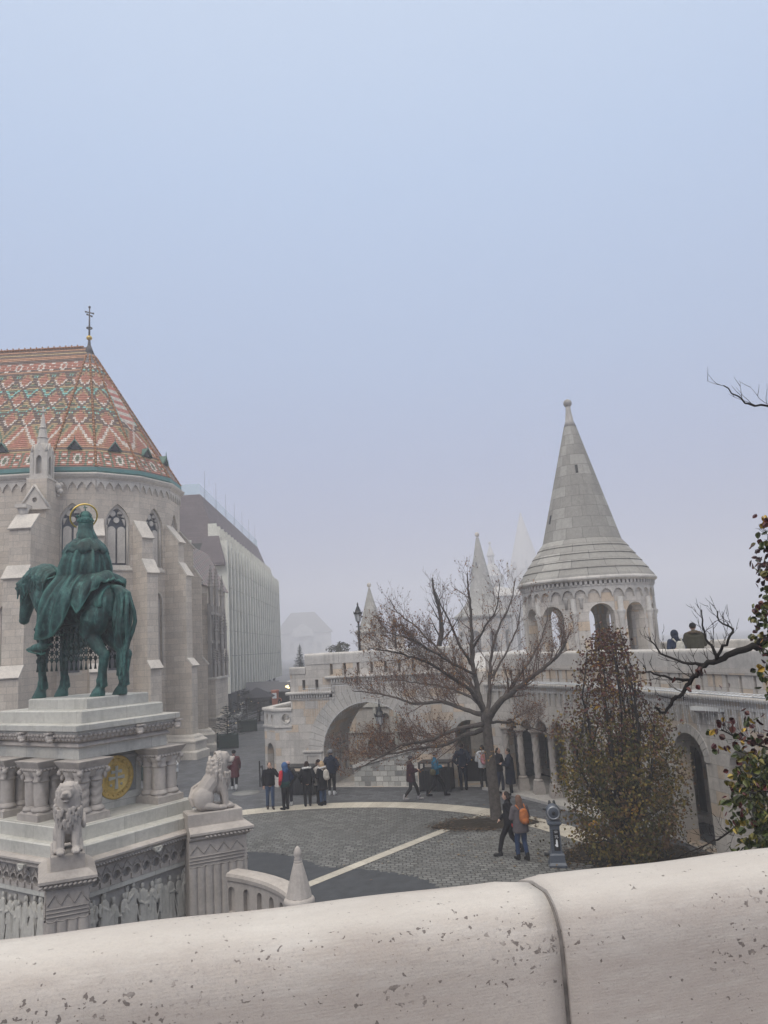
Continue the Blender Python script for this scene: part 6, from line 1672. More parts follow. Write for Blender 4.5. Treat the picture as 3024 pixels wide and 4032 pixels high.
    if furhood:
        mb=MB(); rf=random.Random(3)
        for q in range(13):
            a=R(70+220*q/12); mb.ell(V(hx-.02+.125*math.cos(a),.16*math.sin(a),1.50+.02*math.cos(a*2)+rf.uniform(-.01,.01)),(.05*k,.05*k,.045*k),8,6)
        o=mb.build('fur_collar',cloth(furhood),t); remesh(o,.013,0)
    if gloves:
        for S,E,Hn,s in A[:1] if len(gloves)==3 else A:
            mb=MB(); mb.ell(V(*(Vector(Hn)+(Vector(Hn)-Vector(E)).normalized()*.05)),(.055*k,.05*k,.075*k),9,7); mb.build('glove',cloth(gloves),t)
    if bag:
        g=None
        if bag=='backpack':
            mb=MB(); mb.ell(V(-.235,0,1.20),(.10*k,.15*k,.20*k),14,10); mb.ell(V(-.22,0,1.33),(.09*k,.13*k,.10*k),12,8); mb.ell(V(-.32,0,1.10),(.05*k,.11*k,.09*k),10,8); ang=(0,0,0)
            o=mb.build('backpack',cloth(bagcol),t); remesh(o,.016,1)
            mb=MB()
            for s in (-1,1): mb.tube([V(-.16,s*.10,1.40),V(-.04,s*.13,1.50),V(.12,s*.13,1.42),V(.15,s*.14,1.2)],.02*k,6)
            mb.build('backpack_straps',cloth(bagcol),t)
        elif bag=='side':
            mb=MB(); mb.ell(V(-.12,-.26,1.0),(.13*k,.075*k,.13*k),12,8); mb.tube([V(-.1,-.24,1.08),V(-.1,-.05,1.45),V(.02,.16,1.44)],.012*k,5); mb.build('shoulder_bag',cloth(bagcol),t)
    return t
BK=(.012,.012,.015); NV=(.012,.018,.035); JN=(.045,.075,.14)
person((-5.07,31.4,.016),-75,'man in a black jacket and blue jeans raising a phone to his face',1.74,BK,.42,JN,(.06,.05,.045),(.06,.045,.035),arms='onephone',stride=.18)
person((-4.43,31.1,.016),140,'person in a navy and green jacket with a red sleeve and blue hood',1.72,(.02,.035,.085),.45,BK,BK,hood=(.06,.13,.28),sleeve=(.50,.03,.045),arms='pocket',lower=(.015,.06,.055))
person((-4.38,31.75,.006),120,'person in a pale pink hat half hidden behind the blue hood',1.68,(.03,.028,.03),.45,(.03,.03,.04),(.6,.6,.6),hat=(.50,.36,.33),arms='pocket')
person((-3.62,31.5,.016),100,'long haired woman in black with a white fur collar and a black shoulder bag',1.68,BK,.42,BK,BK,(.035,.02,.016),.16,furhood=(.65,.64,.62),arms='pocket',bag='side',bagcol=BK)
person((-3.22,31.95,.006),-20,'woman in a cream puffer jacket facing right beside the blond woman',1.66,(.50,.46,.42),.62,BK,BK,(.10,.06,.04),.10,hat=(.03,.02,.02),arms='hold')
person((-3.02,31.5,.016),140,'blond woman in a long black coat with a white backpack and fur collar',1.66,BK,.85,JN,BK,(.50,.36,.22),.20,furhood=(.62,.60,.58),arms='hold',bag='backpack',bagcol=(.55,.51,.45))
person((-2.83,33.6,.006),80,'person in a dark jacket and grey beanie behind the blond woman',1.80,NV,.48,BK,(.6,.6,.6),hat=(.20,.21,.23),arms='pocket')
person((.45,31.5,.006),5,'woman in a maroon winter coat and grey hat walking right holding a phone',1.66,(.055,.022,.030),.62,(.03,.028,.03),(.42,.40,.40),hat=(.07,.07,.08),furhood=(.09,.07,.06),arms='hold',stride=.62,puffy=1.05)
person((1.45,32.0,.006),0,'person in a bright blue jacket and grey beanie walking right past the black bin',1.68,(.02,.16,.28),.40,BK,BK,hat=(.17,.16,.16),arms='hold',stride=.75,bag='side',bagcol=(.12,.11,.06))
person((2.62,33.0,.006),85,'man in a dark navy jacket seen from behind in front of the small arch',1.84,NV,.42,(.014,.018,.03),BK,(.02,.018,.016),arms='back')
person((3.47,33.0,.006),95,'person in a white hooded jacket with a pink backpack beside the tree trunk',1.72,(.62,.63,.64),.45,BK,(.05,.05,.055),(.02,.016,.014),.04,arms='hold',bag='backpack',bagcol=(.48,.20,.22),stride=.15,furhood=(.66,.66,.67))
person((3.98,32.0,.006),-40,'person in a dark puffer jacket and blue jeans facing the long navy coat',1.72,(.03,.028,.035),.48,(.03,.04,.075),BK,(.04,.03,.025),.05,arms='hold',stride=.15)
person((4.33,31.45,.006),170,'person in an ankle length navy quilted coat beside the twisted column',1.74,(.014,.020,.036),1.15,BK,BK,(.02,.018,.016),arms='hold',puffy=1.1,bag=None)
person((3.26,22.42,.012),112,'long haired girl in a grey coat with an orange backpack near the telescope',1.70,(.115,.10,.105),.62,(.03,.055,.12),(.012,.012,.012),(.17,.10,.07),.34,arms='hold',bag='backpack',bagcol=(.42,.14,.045),stride=.18)
person((3.02,23.0,.012),170,'companion in black with red details striding left behind the long haired girl',1.70,BK,.45,(.015,.014,.016),(.03,.03,.03),(.03,.02,.018),.06,arms='walk',stride=.62,bag=None,gloves=(.5,.02,.03))
person((-7.42,36.1,.006),100,'woman in a long maroon quilted coat with a red glove walking away',1.72,(.10,.028,.036),.92,BK,(.5,.5,.5),(.02,.016,.014),hat=(.012,.012,.013),arms='walk',stride=.35,gloves=(.6,.02,.03))
person((-10.55,37.6,.006),60,'person in a white padded coat half hidden behind the right column cluster',1.68,(.70,.71,.70),.60,(.16,.15,.10),(.05,.05,.05),(.04,.03,.025),arms='back',stride=.3,puffy=1.05)
person((8.47,23.3,4.33),95,'person in a navy hooded jacket with a white backpack leaning at the upper terrace',1.62,(.03,.042,.075),.5,NV,BK,hood=(.022,.03,.05),arms='hold',bag='backpack',bagcol=(.48,.46,.40),group='people on the upper terrace',lean=.3)
person((9.0,23.3,4.33),80,'man in an olive parka with a fur hood and black beanie on the upper terrace',1.80,(.06,.055,.035),.80,NV,BK,hat=BK,furhood=(.12,.09,.06),arms='hold',group='people on the upper terrace',puffy=1.15)
for x,y,d,c,lb in ((-10.3,70,20,(.10,.09,.08),'distant visitor in a brown coat beside the market umbrella'),(-12.2,71,200,(.16,.15,.14),'distant visitor in a light jacket under the market umbrella'),(-10.9,74,90,(.03,.03,.035),'distant visitor in dark clothes near the red mug stand')):
    person((x,y,.006),d,lb,1.72,c,.5,BK,BK,far=True,arms='pocket',group='distant visitors at the market')
# ================= trees =================
LIMBS={
'trunk': [(3.19, 27.37, 0.0), (3.18, 27.37, 0.67), (3.14, 27.37, 1.75), (3.12, 27.37, 2.66), (3.11, 27.37, 3.33)] ,
'A': [(3.11, 27.37, 3.33), (2.93, 27.47, 4.08), (2.82, 27.67, 5.14), (2.85, 27.67, 6.1), (2.88, 27.57, 7.07), (2.83, 27.47, 7.84), (2.82, 27.37, 8.36)] ,
'B': [(3.15, 27.37, 3.39), (3.34, 27.77, 4.29), (3.54, 28.17, 5.41), (3.91, 28.37, 6.38), (4.48, 28.47, 7.35), (4.71, 28.57, 8.2)] ,
'C': [(3.21, 27.37, 3.39), (3.56, 26.87, 3.9), (4.03, 26.47, 4.26), (4.49, 26.07, 4.67), (4.9, 25.87, 4.95), (5.46, 25.77, 5.4), (5.73, 25.67, 5.8)] ,
'D': [(3.03, 27.37, 3.58), (2.59, 26.77, 4.32), (1.95, 26.17, 4.81), (1.23, 25.67, 5.34), (0.52, 25.37, 5.62), (-0.13, 25.17, 5.84), (-0.65, 25.07, 5.93)] ,
'E': [(3.03, 27.37, 3.46), (2.48, 28.17, 3.61), (1.68, 28.77, 3.87), (0.76, 29.27, 3.82), (-0.04, 29.57, 4.11), (-0.86, 29.77, 4.28), (-1.56, 29.97, 4.37)] ,
'F': [(3.06, 27.37, 2.97), (2.42, 28.27, 2.72), (1.78, 28.77, 2.38), (0.79, 29.17, 2.25), (-0.23, 29.37, 2.09), (-1.25, 29.57, 2.12), (-2.13, 29.67, 2.35)] ,
'G': [(3.03, 27.37, 3.15), (1.98, 26.57, 3.11), (1.01, 25.87, 2.89), (0.11, 25.47, 2.85), (-0.49, 25.17, 2.61), (-1.3, 24.87, 2.28)] ,
'H': [(3.23, 27.37, 3.2), (4.04, 27.97, 3.1), (4.75, 28.47, 2.82), (5.46, 28.87, 2.55)] ,
'I': [(2.95, 27.47, 4.07), (2.44, 28.17, 4.83), (1.69, 28.97, 5.78), (0.95, 29.47, 6.64), (0.29, 29.77, 7.24), (-0.0, 29.97, 7.76)] ,
'J': [(2.8, 27.67, 5.14), (2.29, 26.97, 6.0), (1.99, 26.47, 6.76), (1.7, 26.17, 7.38), (1.56, 26.07, 7.75)] ,
'K': [(2.84, 27.67, 5.72), (3.27, 26.87, 6.45), (3.68, 26.47, 7.1), (3.79, 26.27, 8.01)] ,
'M': [(3.45, 27.97, 4.65), (4.22, 28.67, 5.57), (4.78, 29.07, 6.55), (4.95, 29.27, 7.37)] ,
'N': [(3.56, 26.87, 3.9), (4.37, 27.17, 4.76), (5.11, 27.67, 5.59), (5.57, 27.97, 6.4), (5.74, 28.17, 7.06)] ,
'O': [(2.99, 27.37, 3.77), (2.52, 28.97, 4.13), (1.66, 29.97, 4.4), (0.63, 30.57, 4.56), (-0.43, 30.97, 4.75)] ,
'P': [(2.87, 27.57, 4.83), (1.97, 25.97, 5.29), (1.18, 25.17, 5.82), (0.48, 24.67, 6.21), (-0.15, 24.37, 6.41)] ,
}
RADS={'trunk':(.25,.155),'A':(.13,.02),'B':(.09,.014),'C':(.135,.04),'D':(.085,.014),'E':(.10,.014),'F':(.095,.013),'G':(.095,.013),'H':(.06,.014),'I':(.075,.012),'J':(.06,.011),'K':(.05,.011),'M':(.05,.011),'N':(.06,.012),'O':(.07,.012),'P':(.06,.011)}
def spl(P,n=5):
    P=[Vector(p) for p in P]; out=[]
    for i in range(len(P)-1):
        a=P[max(i-1,0)];b=P[i];c=P[i+1];d=P[min(i+2,len(P)-1)]
        for k in range(n):
            t=k/n; out.append(.5*((2*b)+(c-a)*t+(2*a-5*b+4*c-d)*t*t+(-a+3*b-3*c+d)*t**3))
    out.append(P[-1]); return out
def leafq(mb,p,s,rnd,cols,droop=.4):
    mb.col=rnd.choice(cols); a=rnd.uniform(0,2*PI); el=rnd.uniform(-1.2,.6)-droop
    d=Vector((math.cos(a)*math.cos(el),math.sin(a)*math.cos(el),math.sin(el))); w=d.cross(Vector((rnd.uniform(-1,1),rnd.uniform(-1,1),rnd.uniform(-.3,1)))); 
    if w.length<.1: w=Vector((1,0,0))
    w.normalize(); w*=s*.42; n=d.cross(w).normalized()*s*.12
    q=[p,p+d*s*.35+w+n,p+d*s,p+d*s*.35-w+n]
    mb.face(mb.verts(q),None,False)
def twigs(mb,lf,rnd,P,r,lev,up=.35,leafp=.0,cols=None,ls=.05,dens=5.0,lmul=.55,maxlev=3,sidesd=None):
    """P: point list of the parent, r: radius at its start/end tuple"""
    L=sum((P[i+1]-P[i]).length for i in range(len(P)-1)); n=max(2,int(L*dens))
    for k in range(n):
        f=(k+rnd.random())/n; f=.12+.88*f; i=min(int(f*(len(P)-1)),len(P)-2); p=P[i].lerp(P[i+1],f*(len(P)-1)-i)
        d=(P[i+1]-P[i]).normalized(); a=rnd.uniform(0,2*PI); u=d.cross(Vector((0,0,1))); u=u.normalized() if u.length>.05 else Vector((1,0,0)); w=d.cross(u)
        side=u*math.cos(a)+w*math.sin(a); nd=(d*rnd.uniform(.5,1.0)+side*rnd.uniform(.5,.9)+Vector((0,0,up*rnd.uniform(.3,1.5)))).normalized()
        ln=lmul*rnd.uniform(.55,1.25)*(1.15-.5*f); m=4; pts=[p]; q=p.copy(); dd=nd.copy()
        for j in range(m):
            dd=(dd+Vector((rnd.uniform(-.22,.22),rnd.uniform(-.22,.22),rnd.uniform(-.12,.22)+up*.12))).normalized(); q=q+dd*ln/m; pts.append(q.copy())
        rr=r[0]+(r[1]-r[0])*f; r0=max(.0035,rr*.36); mb.tube(pts,[r0,r0*.85,r0*.7,r0*.55,r0*.3],3 if lev>1 else 4,cap=False)
        if lev<maxlev: twigs(mb,lf,rnd,pts,(r0,r0*.3),lev+1,up,leafp,cols,ls,dens*1.55,lmul*.55,maxlev)
        elif lf is not None:
            for j in range(1,5):
                if rnd.random()<leafp: leafq(lf,pts[j],ls*rnd.uniform(.6,1.3),rnd,cols)
rnd=random.Random(21)
tree=thing('bare_tree','wide spreading nearly bare tree with reddish twigs in front of the gate arch','tree',(3.19,27.37,0))
mb=MB(); P=spl(LIMBS['trunk'],4); n=len(P); 
mb.tube([P[0]+Vector((0,0,-.1))]+P,[.31,.25]+[.205-(.205-.15)*k/(n-1) for k in range(1,n)],14); 
allL={}
for k,v in LIMBS.items():
    if k=='trunk': continue
    P=spl(v,5)
    for i in range(1,len(P)): P[i]=P[i]+Vector((rnd.uniform(-.02,.02),rnd.uniform(-.03,.03),rnd.uniform(-.025,.025)))
    a,b=RADS[k]; rads=[a+(b-a)*(i/(len(P)-1))**.75 for i in range(len(P))]; mb.tube(P,rads,8); allL[k]=P
mb.ell((3.12,27.37,3.35),(.20,.19,.34),12,8)
child(mb,'trunk',M_BARK,tree)
mb=MB(); lf=MB(); cols=[(.16,.075,.04),(.22,.10,.045),(.12,.065,.045),(.28,.14,.05),(.10,.05,.035)]
for k,P in allL.items():
    a,b=RADS[k]
    st_=1 if k in('A','B') else 2
    twigs(mb,lf,rnd,P[st_:],(a*.8,b),1,.30,.20,cols,.055,4.0 if k in 'ABIJKMN' else 6.2,.95 if k in 'ABIJKMN' else 1.1,3)
child(mb,'twigs',M_TWIG,tree); 
# seed clusters, denser on the left and in a few tufts
for (c,rad,nn) in (((-1.35,29.6,2.5),.42,80),((.3,25.4,5.6),.5,70),((1.9,26.5,4.9),.3,60),((4.3,28.0,3.2),.25,70),((3.0,27.3,2.2),.3,120)):
    for i in range(nn):
        p=Vector(c)+Vector((rnd.gauss(0,rad*.6),rnd.gauss(0,rad*.5),rnd.gauss(0,rad*.45))); leafq(lf,p,rnd.uniform(.04,.07),rnd,[(.36,.20,.07),(.28,.15,.06),(.42,.26,.10),(.24,.12,.05)])
child(lf,'crown_leaves',M_LEAF,tree)
# distant bare tree behind the parapet
def bare(name,label,base,h,rnd,r0=.2,spread=.5,mat=M_BARK,dens=3.0,fork=.32,lv=4):
    t=thing(name,label,'tree',base); mb=MB(); tw=MB(); b=Vector(base)
    T=[b+Vector((rnd.uniform(-.05,.05)*i,rnd.uniform(-.05,.05)*i,h*.85*i/7)) for i in range(8)]; mb.tube(T,[r0*(1-.11*i) for i in range(8)],8)
    for k in range(13):
        f=fork+(.95-fork)*k/12; i=min(int(f*7),6); p=T[i].lerp(T[i+1],f*7-i); a=k*2.4+rnd.uniform(-.4,.4); ln=h*spread*(1.15-f)*rnd.uniform(.75,1.15)
        P=[p]; d=Vector((math.cos(a),math.sin(a),.55)).normalized(); q=p.copy()
        for j in range(7): d=(d+Vector((rnd.uniform(-.2,.2),rnd.uniform(-.2,.2),.16+rnd.uniform(-.1,.2)))).normalized(); q=q+d*ln/7; P.append(q.copy())
        r=r0*.42*(1.1-f); mb.tube(P,[r*(1-.12*j) for j in range(8)],5); twigs(tw,None,rnd,P,(r*.8,r*.2),2,.3,dens=dens,lmul=ln*.33,maxlev=lv)
    child(mb,'trunk',mat,t); child(tw,'twigs',mat,t); return t
bare('bare_tree','leafless tree with a dense round crown behind the parapet beside the grey cone tower',(2.75,44,4.32),6.3,random.Random(4),.20,.36,M_BARKD,3.0)
bare('bare_tree','low leafless tree beside the second lamp behind the parapet',(1.2,47,4.32),2.6,random.Random(9),.10,.5,M_BARKD,3.0,.2)
# columnar autumn tree
def autumn():
    rnd=random.Random(33); t=thing('autumn_tree','narrow upright tree with olive, brown and yellow leaves right of the bare tree','tree',(5.88,21.5,0))
    mb=MB(); lf=MB(); tw=MB(); b=Vector((5.88,21.5,0))
    mb.tube([b+Vector((0,0,-.1)),b+Vector((0,0,.25)),b+Vector((-.02,0,.6))],[.24,.19,.16],10)
    stems=[]
    def env(z): # crown half width by height
        t=z/6.4
        K=[(.0,.3),(.05,.75),(.12,1.25),(.25,1.6),(.42,1.65),(.58,1.4),(.72,1.0),(.86,.58),(.94,.34),(1,.08)]
        for i in range(len(K)-1):
            if K[i][0]<=t<=K[i+1][0]: return K[i][1]+(K[i+1][1]-K[i][1])*(t-K[i][0])/(K[i+1][0]-K[i][0])
        return .05
    cold=[(.085,.075,.02),(.12,.10,.025),(.06,.058,.02),(.16,.115,.028),(.13,.07,.028),(.09,.05,.026),(.20,.14,.03),(.05,.05,.018),(.075,.05,.025)]
    top=[(.085,.032,.025),(.11,.04,.03),(.06,.028,.022),(.13,.07,.03),(.16,.11,.03)]
    hot=[(.42,.24,.03),(.5,.3,.04),(.38,.16,.03)]
    for k in range(26):
        a=k*2.4; H=rnd.uniform(2.2,6.2) if k>3 else rnd.uniform(5.6,6.4); w=env(H*.72)*rnd.uniform(.3,1.0)*.8
        P=[b+Vector((rnd.uniform(-.05,.05),rnd.uniform(-.05,.05),.4+rnd.uniform(-.1,.5)))]
        for j in range(1,9):
            f=j/8; z=P[0].z+(H-P[0].z)*f; q=w*math.sin(min(f*1.3,1)*PI/2)*(1 if f<.75 else 1-.3*(f-.75)/.25); P.append(b+Vector((q*math.cos(a)+rnd.uniform(-.05,.05),q*math.sin(a)+rnd.uniform(-.05,.05),z)))
        r=.055*rnd.uniform(.7,1.2); mb.tube(P,[r*(1-.1*j) for j in range(9)],6); stems.append(P); twigs(tw,None,rnd,P,(r,r*.2),2,.5,dens=4.5,lmul=.55,maxlev=3)
    for k in range(16): # low side limbs
        a=rnd.uniform(0,6.3); z=rnd.uniform(.5,1.8); ln=rnd.uniform(.9,1.6); P=[b+Vector((0,0,z))]; 
        for j in range(1,6): P.append(b+Vector((ln*j/5*math.cos(a),ln*j/5*math.sin(a),z+.05*j+rnd.uniform(-.05,.1)))); 
        mb.tube(P,[.035*(1-.15*j) for j in range(6)],5); twigs(tw,None,rnd,P,(.03,.006),2,.3,dens=4.5,lmul=.5,maxlev=3)
    # leaf clumps
    for c in range(1250):
        z=rnd.uniform(.25,6.0)**1.0; 
        if z>3.6 and rnd.random()<.2: continue
        a=rnd.uniform(0,2*PI); q=env(z)*math.sqrt(rnd.random())*1.02; c0=b+Vector((q*math.cos(a),q*math.sin(a),z)); 
        nn=rnd.choice((4,8,14,26,40)) if z<3.8 else rnd.randint(3,14); base=rnd.choice(cold)
        for i in range(nn):
            p=c0+Vector((rnd.gauss(0,.15),rnd.gauss(0,.15),rnd.gauss(0,.15)))
            pal=[base,base,rnd.choice(cold)] if z<3.6+rnd.uniform(-.8,.8) else [rnd.choice(top)]
            leafq(lf,p,rnd.uniform(.055,.105),rnd,pal)
    for c in ((-.75,-.2,2.9),(.1,-.9,1.55),(-.5,-.3,4.1),(.05,-.3,4.45),(-.1,-.2,4.6),(-.9,-.6,1.2),(-.35,-.2,5.2)):
        for i in range(16): leafq(lf,b+Vector(c)+Vector((rnd.gauss(0,.07),rnd.gauss(0,.07),rnd.gauss(0,.06))),rnd.uniform(.06,.09),rnd,hot)
    child(mb,'trunk',M_BARKD,t); child(tw,'twigs',M_BARKD,t); child(lf,'crown_leaves',M_LEAF,t)
autumn()
# near tree on the right edge
def near_tree():
    rnd=random.Random(77); t=thing('pear_tree','near tree with glossy green and dark red leaves reaching in from the right edge','tree',(5.3,8.3,0))
    mb=MB(); tw=MB(); lf=MB()
    mb.tube([(5.3,8.3,-.1),(5.3,8.3,1.5),(5.2,8.25,3.5),(5.15,8.2,5.5),(5.1,8.1,7.4),(5.0,8.0,9.0)],[.18,.15,.12,.09,.06,.02],10)
    B={'b1':[(5.15,8.2,5.2),(4.5,8.05,5.65),(3.83,8.0,5.81),(3.75,8.0,5.77),(3.64,8.0,5.78),(3.46,8.0,5.72),(3.35,8.1,5.65),(3.24,8.2,5.62),(3.13,8.2,5.52),(3.1,8.3,5.44),(3.0,8.3,5.34),(2.91,8.3,5.26),(2.84,8.4,5.15),(2.73,8.4,5.19)],
    'b2':[(3.34,8.1,5.65),(3.32,8.1,5.77),(3.29,8.2,5.88),(3.28,8.2,6.03),(3.29,8.2,6.18)],'b3':[(3.34,8.1,5.66),(3.35,8.0,5.78),(3.39,7.9,5.85),(3.45,7.9,5.98),(3.36,8.0,6.06),(3.36,8.0,6.16)],
    'b4':[(3.24,8.2,5.62),(3.1,8.2,5.64),(2.93,8.3,5.7),(2.81,8.3,5.8),(2.74,8.3,5.94)],'b5':[(3.11,8.3,5.46),(2.98,8.3,5.47),(2.84,8.3,5.52),(2.7,8.3,5.56),(2.63,8.3,5.63)],
    'top':[(4.95,8.0,8.0),(4.5,7.7,8.05),(4.12,7.5,8.12),(3.93,7.5,8.16),(3.74,7.5,8.19),(3.63,7.5,8.28),(3.52,7.5,8.39)],'low':[(5.25,8.4,3.9),(4.6,8.8,4.0),(4.06,9.0,3.95),(3.53,9.0,3.73),(3.36,9.0,3.66),(3.03,9.0,3.55)],
    'mid':[(5.2,8.3,4.3),(4.4,8.5,4.5),(3.8,8.6,4.75),(3.5,8.6,4.9)],'m2':[(5.2,8.3,4.0),(4.4,8.2,4.15),(3.9,8.2,4.3),(3.5,8.1,4.35)],'m3':[(5.15,8.2,6.0),(4.5,8.0,6.2),(4.2,7.9,6.3),(4.0,7.9,6.5)],'m4':[(5.1,8.1,6.6),(4.5,8.0,6.8),(4.15,7.9,6.9),(3.98,7.9,6.85)]}
    for k,v in B.items():
        P=spl(v,3); P=[P[0]]+[p_+Vector((rnd.uniform(-.012,.012),0,rnd.uniform(-.015,.015))) for p_ in P[1:]]; r=.045 if k=='b1' else .018; n=len(P)
        mb.tube(P,[max(.006,r*(1-.72*i/n)) for i in range(n)],7)
        twigs(tw,None,rnd,P[n//3:] if k not in('b2','b3','b4','b5') else P,(r*.6,.008),2 if k!='b1' else 2,.4,dens=12 if k!='top' else 6,lmul=.24 if k!='top' else .34,maxlev=3)
    def leaf(p,s,col):
        lf.col=col; a=rnd.uniform(0,2*PI); el=rnd.uniform(-1.3,-.1); d=Vector((math.cos(a)*math.cos(el),math.sin(a)*math.cos(el),math.sin(el))); w=d.cross(Vector((rnd.uniform(-1,1),rnd.uniform(-1,1),.3))).normalized(); n=d.cross(w).normalized()
        # rounded, slightly folded leaf
        prof=[(0,0),(.22,.36),(.5,.44),(.8,.26),(1,0)]
        c=[lf.vert(p+d*s*x-n*s*.06*math.sin(PI*x)) for x,y in prof]
        for sg in (-1,1):
            e=[lf.vert(p+d*s*x+w*sg*s*y+n*s*.10*y*2) for x,y in prof[1:4]]
            lf.face((c[0],e[0],c[1]),None,True); lf.face((c[1],e[0],e[1],c[2]),None,True); lf.face((c[2],e[1],e[2],c[3]),None,True); lf.face((c[3],e[2],c[4]),None,True)
    G=[(.07,.09,.02),(.10,.11,.022),(.055,.07,.018),(.15,.13,.025),(.045,.05,.018)]; RD=[(.085,.018,.016),(.06,.014,.014),(.11,.03,.02),(.05,.02,.016)]; YE=[(.45,.28,.03),(.4,.20,.03),(.33,.24,.04)]
    def mass(c,rx,ry,rz,n,pal):
        for i in range(n):
            while True:
                v=Vector((rnd.uniform(-1,1),rnd.uniform(-1,1),rnd.uniform(-1,1)))
                if v.length<1: break
            leaf(Vector(c)+Vector((v.x*rx,v.y*ry,v.z*rz)),rnd.uniform(.06,.085),rnd.choice(pal))
    mass((4.02,8.3,4.15),.74,.6,.62,1250,G+G+G+RD[:1]+YE[2:]); mass((3.85,8.4,4.45),.42,.4,.30,150,G+YE[:1]+RD[:1]); mass((3.85,8.2,3.6),.75,.6,.35,520,G)
    mass((3.70,8.6,4.85),.42,.3,.30,70,RD+[G[2]]+YE[:1]); mass((3.95,8.6,4.75),.4,.3,.25,50,RD+G); mass((4.3,8.3,4.9),.5,.5,.3,60,RD+G)
    mass((3.98,8.0,5.95),.28,.35,.50,300,RD+G+G); mass((4.02,8.0,6.6),.20,.3,.45,150,RD+RD+G); mass((3.98,8.0,5.45),.28,.4,.3,130,G+YE[:1]); mass((4.1,8.0,6.1),.2,.2,.2,30,YE+RD); mass((3.78,8.0,5.85),.10,.2,.07,12,YE+G); mass((3.93,7.9,7.05),.12,.12,.10,20,YE+RD+YE)
    mass((4.6,8.0,7.3),.3,.4,.3,60,RD+G); mass((3.2,8.2,5.5),.4,.2,.15,10,RD)
    k0=len(mb.v); mb.v+=tw.v; mb.f+=[tuple(i+k0 for i in f_) for f_ in tw.f]; mb.uv+=tw.uv; mb.m+=tw.m; mb.sm+=tw.sm; mb.c+=tw.c
    child(mb,'trunk_and_branches',M_BARKD,t); child(lf,'crown_leaves',newleaf(),t)
def newleaf():
    m=vcol('glossy_autumn_leaf',.4,.45,.15,20); return m
near_tree()
# low shrubs under the autumn tree
sh=MB(); rnd=random.Random(6)
for i in range(900): leafq(sh,Vector((rnd.gauss(5.9,.9),rnd.gauss(22.3,.6),abs(rnd.gauss(0,.22))+.03)),rnd.uniform(.04,.09),rnd,[(.05,.035,.02),(.09,.06,.03),(.05,.05,.02),(.12,.08,.03)])
tag(sh.build('ground_cover',M_LEAF),'brown dry leaves and low growth at the foot of the autumn tree','ground cover',kind='stuff')
# conifers far behind
def conifer(name,label,base,h,w,rnd,lights=0,mat=M_FIR,loc_cat='tree',flat_top=False,par=None):
    t=thing(name,label,loc_cat,base) if par is None else par; mb=MB(); tr=MB(); b=Vector(base)
    tr.tube([b,b+Vector((0,0,h))],[.06*h/2,.01],6); n=int(h*11); bulbs=[]
    for k in range(n):
        f=k/n; z=h*(.06+.92*f); L=w*(1-f)**.85*rnd.uniform(.75,1.12)+.04; m=7
        for q in range(m):
            a=2*PI*(q+rnd.random())/m; d=Vector((math.cos(a),math.sin(a),rnd.uniform(-.25,.15)+.25*f)); p=b+Vector((0,0,z)); e=p+d*L; tr.tube([p,e],[.012,.003],3,cap=False)
            s=max(3,int(L*14))
            for j in range(s):
                c=p.lerp(e,(j+.7)/s); 
                for sg in (-1,1):
                    u=Vector((-d.y,d.x,0))*sg; tip=c+(d*.09+u*.10+Vector((0,0,rnd.uniform(-.06,.05))))*rnd.uniform(.7,1.3)*min(1,L*1.4+.3)
                    mb.face(mb.verts([c+Vector((0,0,.018)),tip,c-Vector((0,0,.018))+d*.03]),None,False)
            if lights and rnd.random()<.10: bulbs.append(e)
    if par is None: child(tr,'trunk',M_BARKD,t); child(mb,'needles',mat,t)
    return t,bulbs
t,_=conifer('conifer','dark spiky conifer rising behind the stepped end of the gate block',(-9.2,78,0),6.7,1.5,random.Random(1))
t,_=conifer('conifer','low dark spreading conifer left of the gate block parapet',(-7.6,66,0),4.9,2.0,random.Random(2))
def cedar():
    rnd=random.Random(12); t=thing('cedar_tree','small flat topped cedar with drooping limbs above the left parapet','tree',(-4.75,70,3.6)); mb=MB(); lf=MB(); b=Vector((-4.75,70,3.6))
    mb.tube([b,b+Vector((.05,0,2.2)),b+Vector((.1,0,3.0))],[.14,.10,.04],7)
    for k in range(16):
        a=rnd.uniform(0,6.28); L=rnd.uniform(.6,1.45); z=rnd.uniform(1.9,2.9); P=[b+Vector((0,0,z)),b+Vector((L*.5*math.cos(a),L*.5*math.sin(a),z+.15)),b+Vector((L*math.cos(a),L*math.sin(a),z-.25))]; mb.tube(P,[.04,.03,.01],4)
        for i in range(120): f=rnd.random(); p=P[0].lerp(P[2],f)+Vector((rnd.gauss(0,.08),rnd.gauss(0,.08),rnd.gauss(.08,.09))); leafq(lf,p,.12,rnd,[(.05,.055,.03),(.06,.06,.035),(.035,.04,.025)])
    child(mb,'trunk',M_BARKD,t); child(lf,'crown',M_LEAF,t)
cedar()
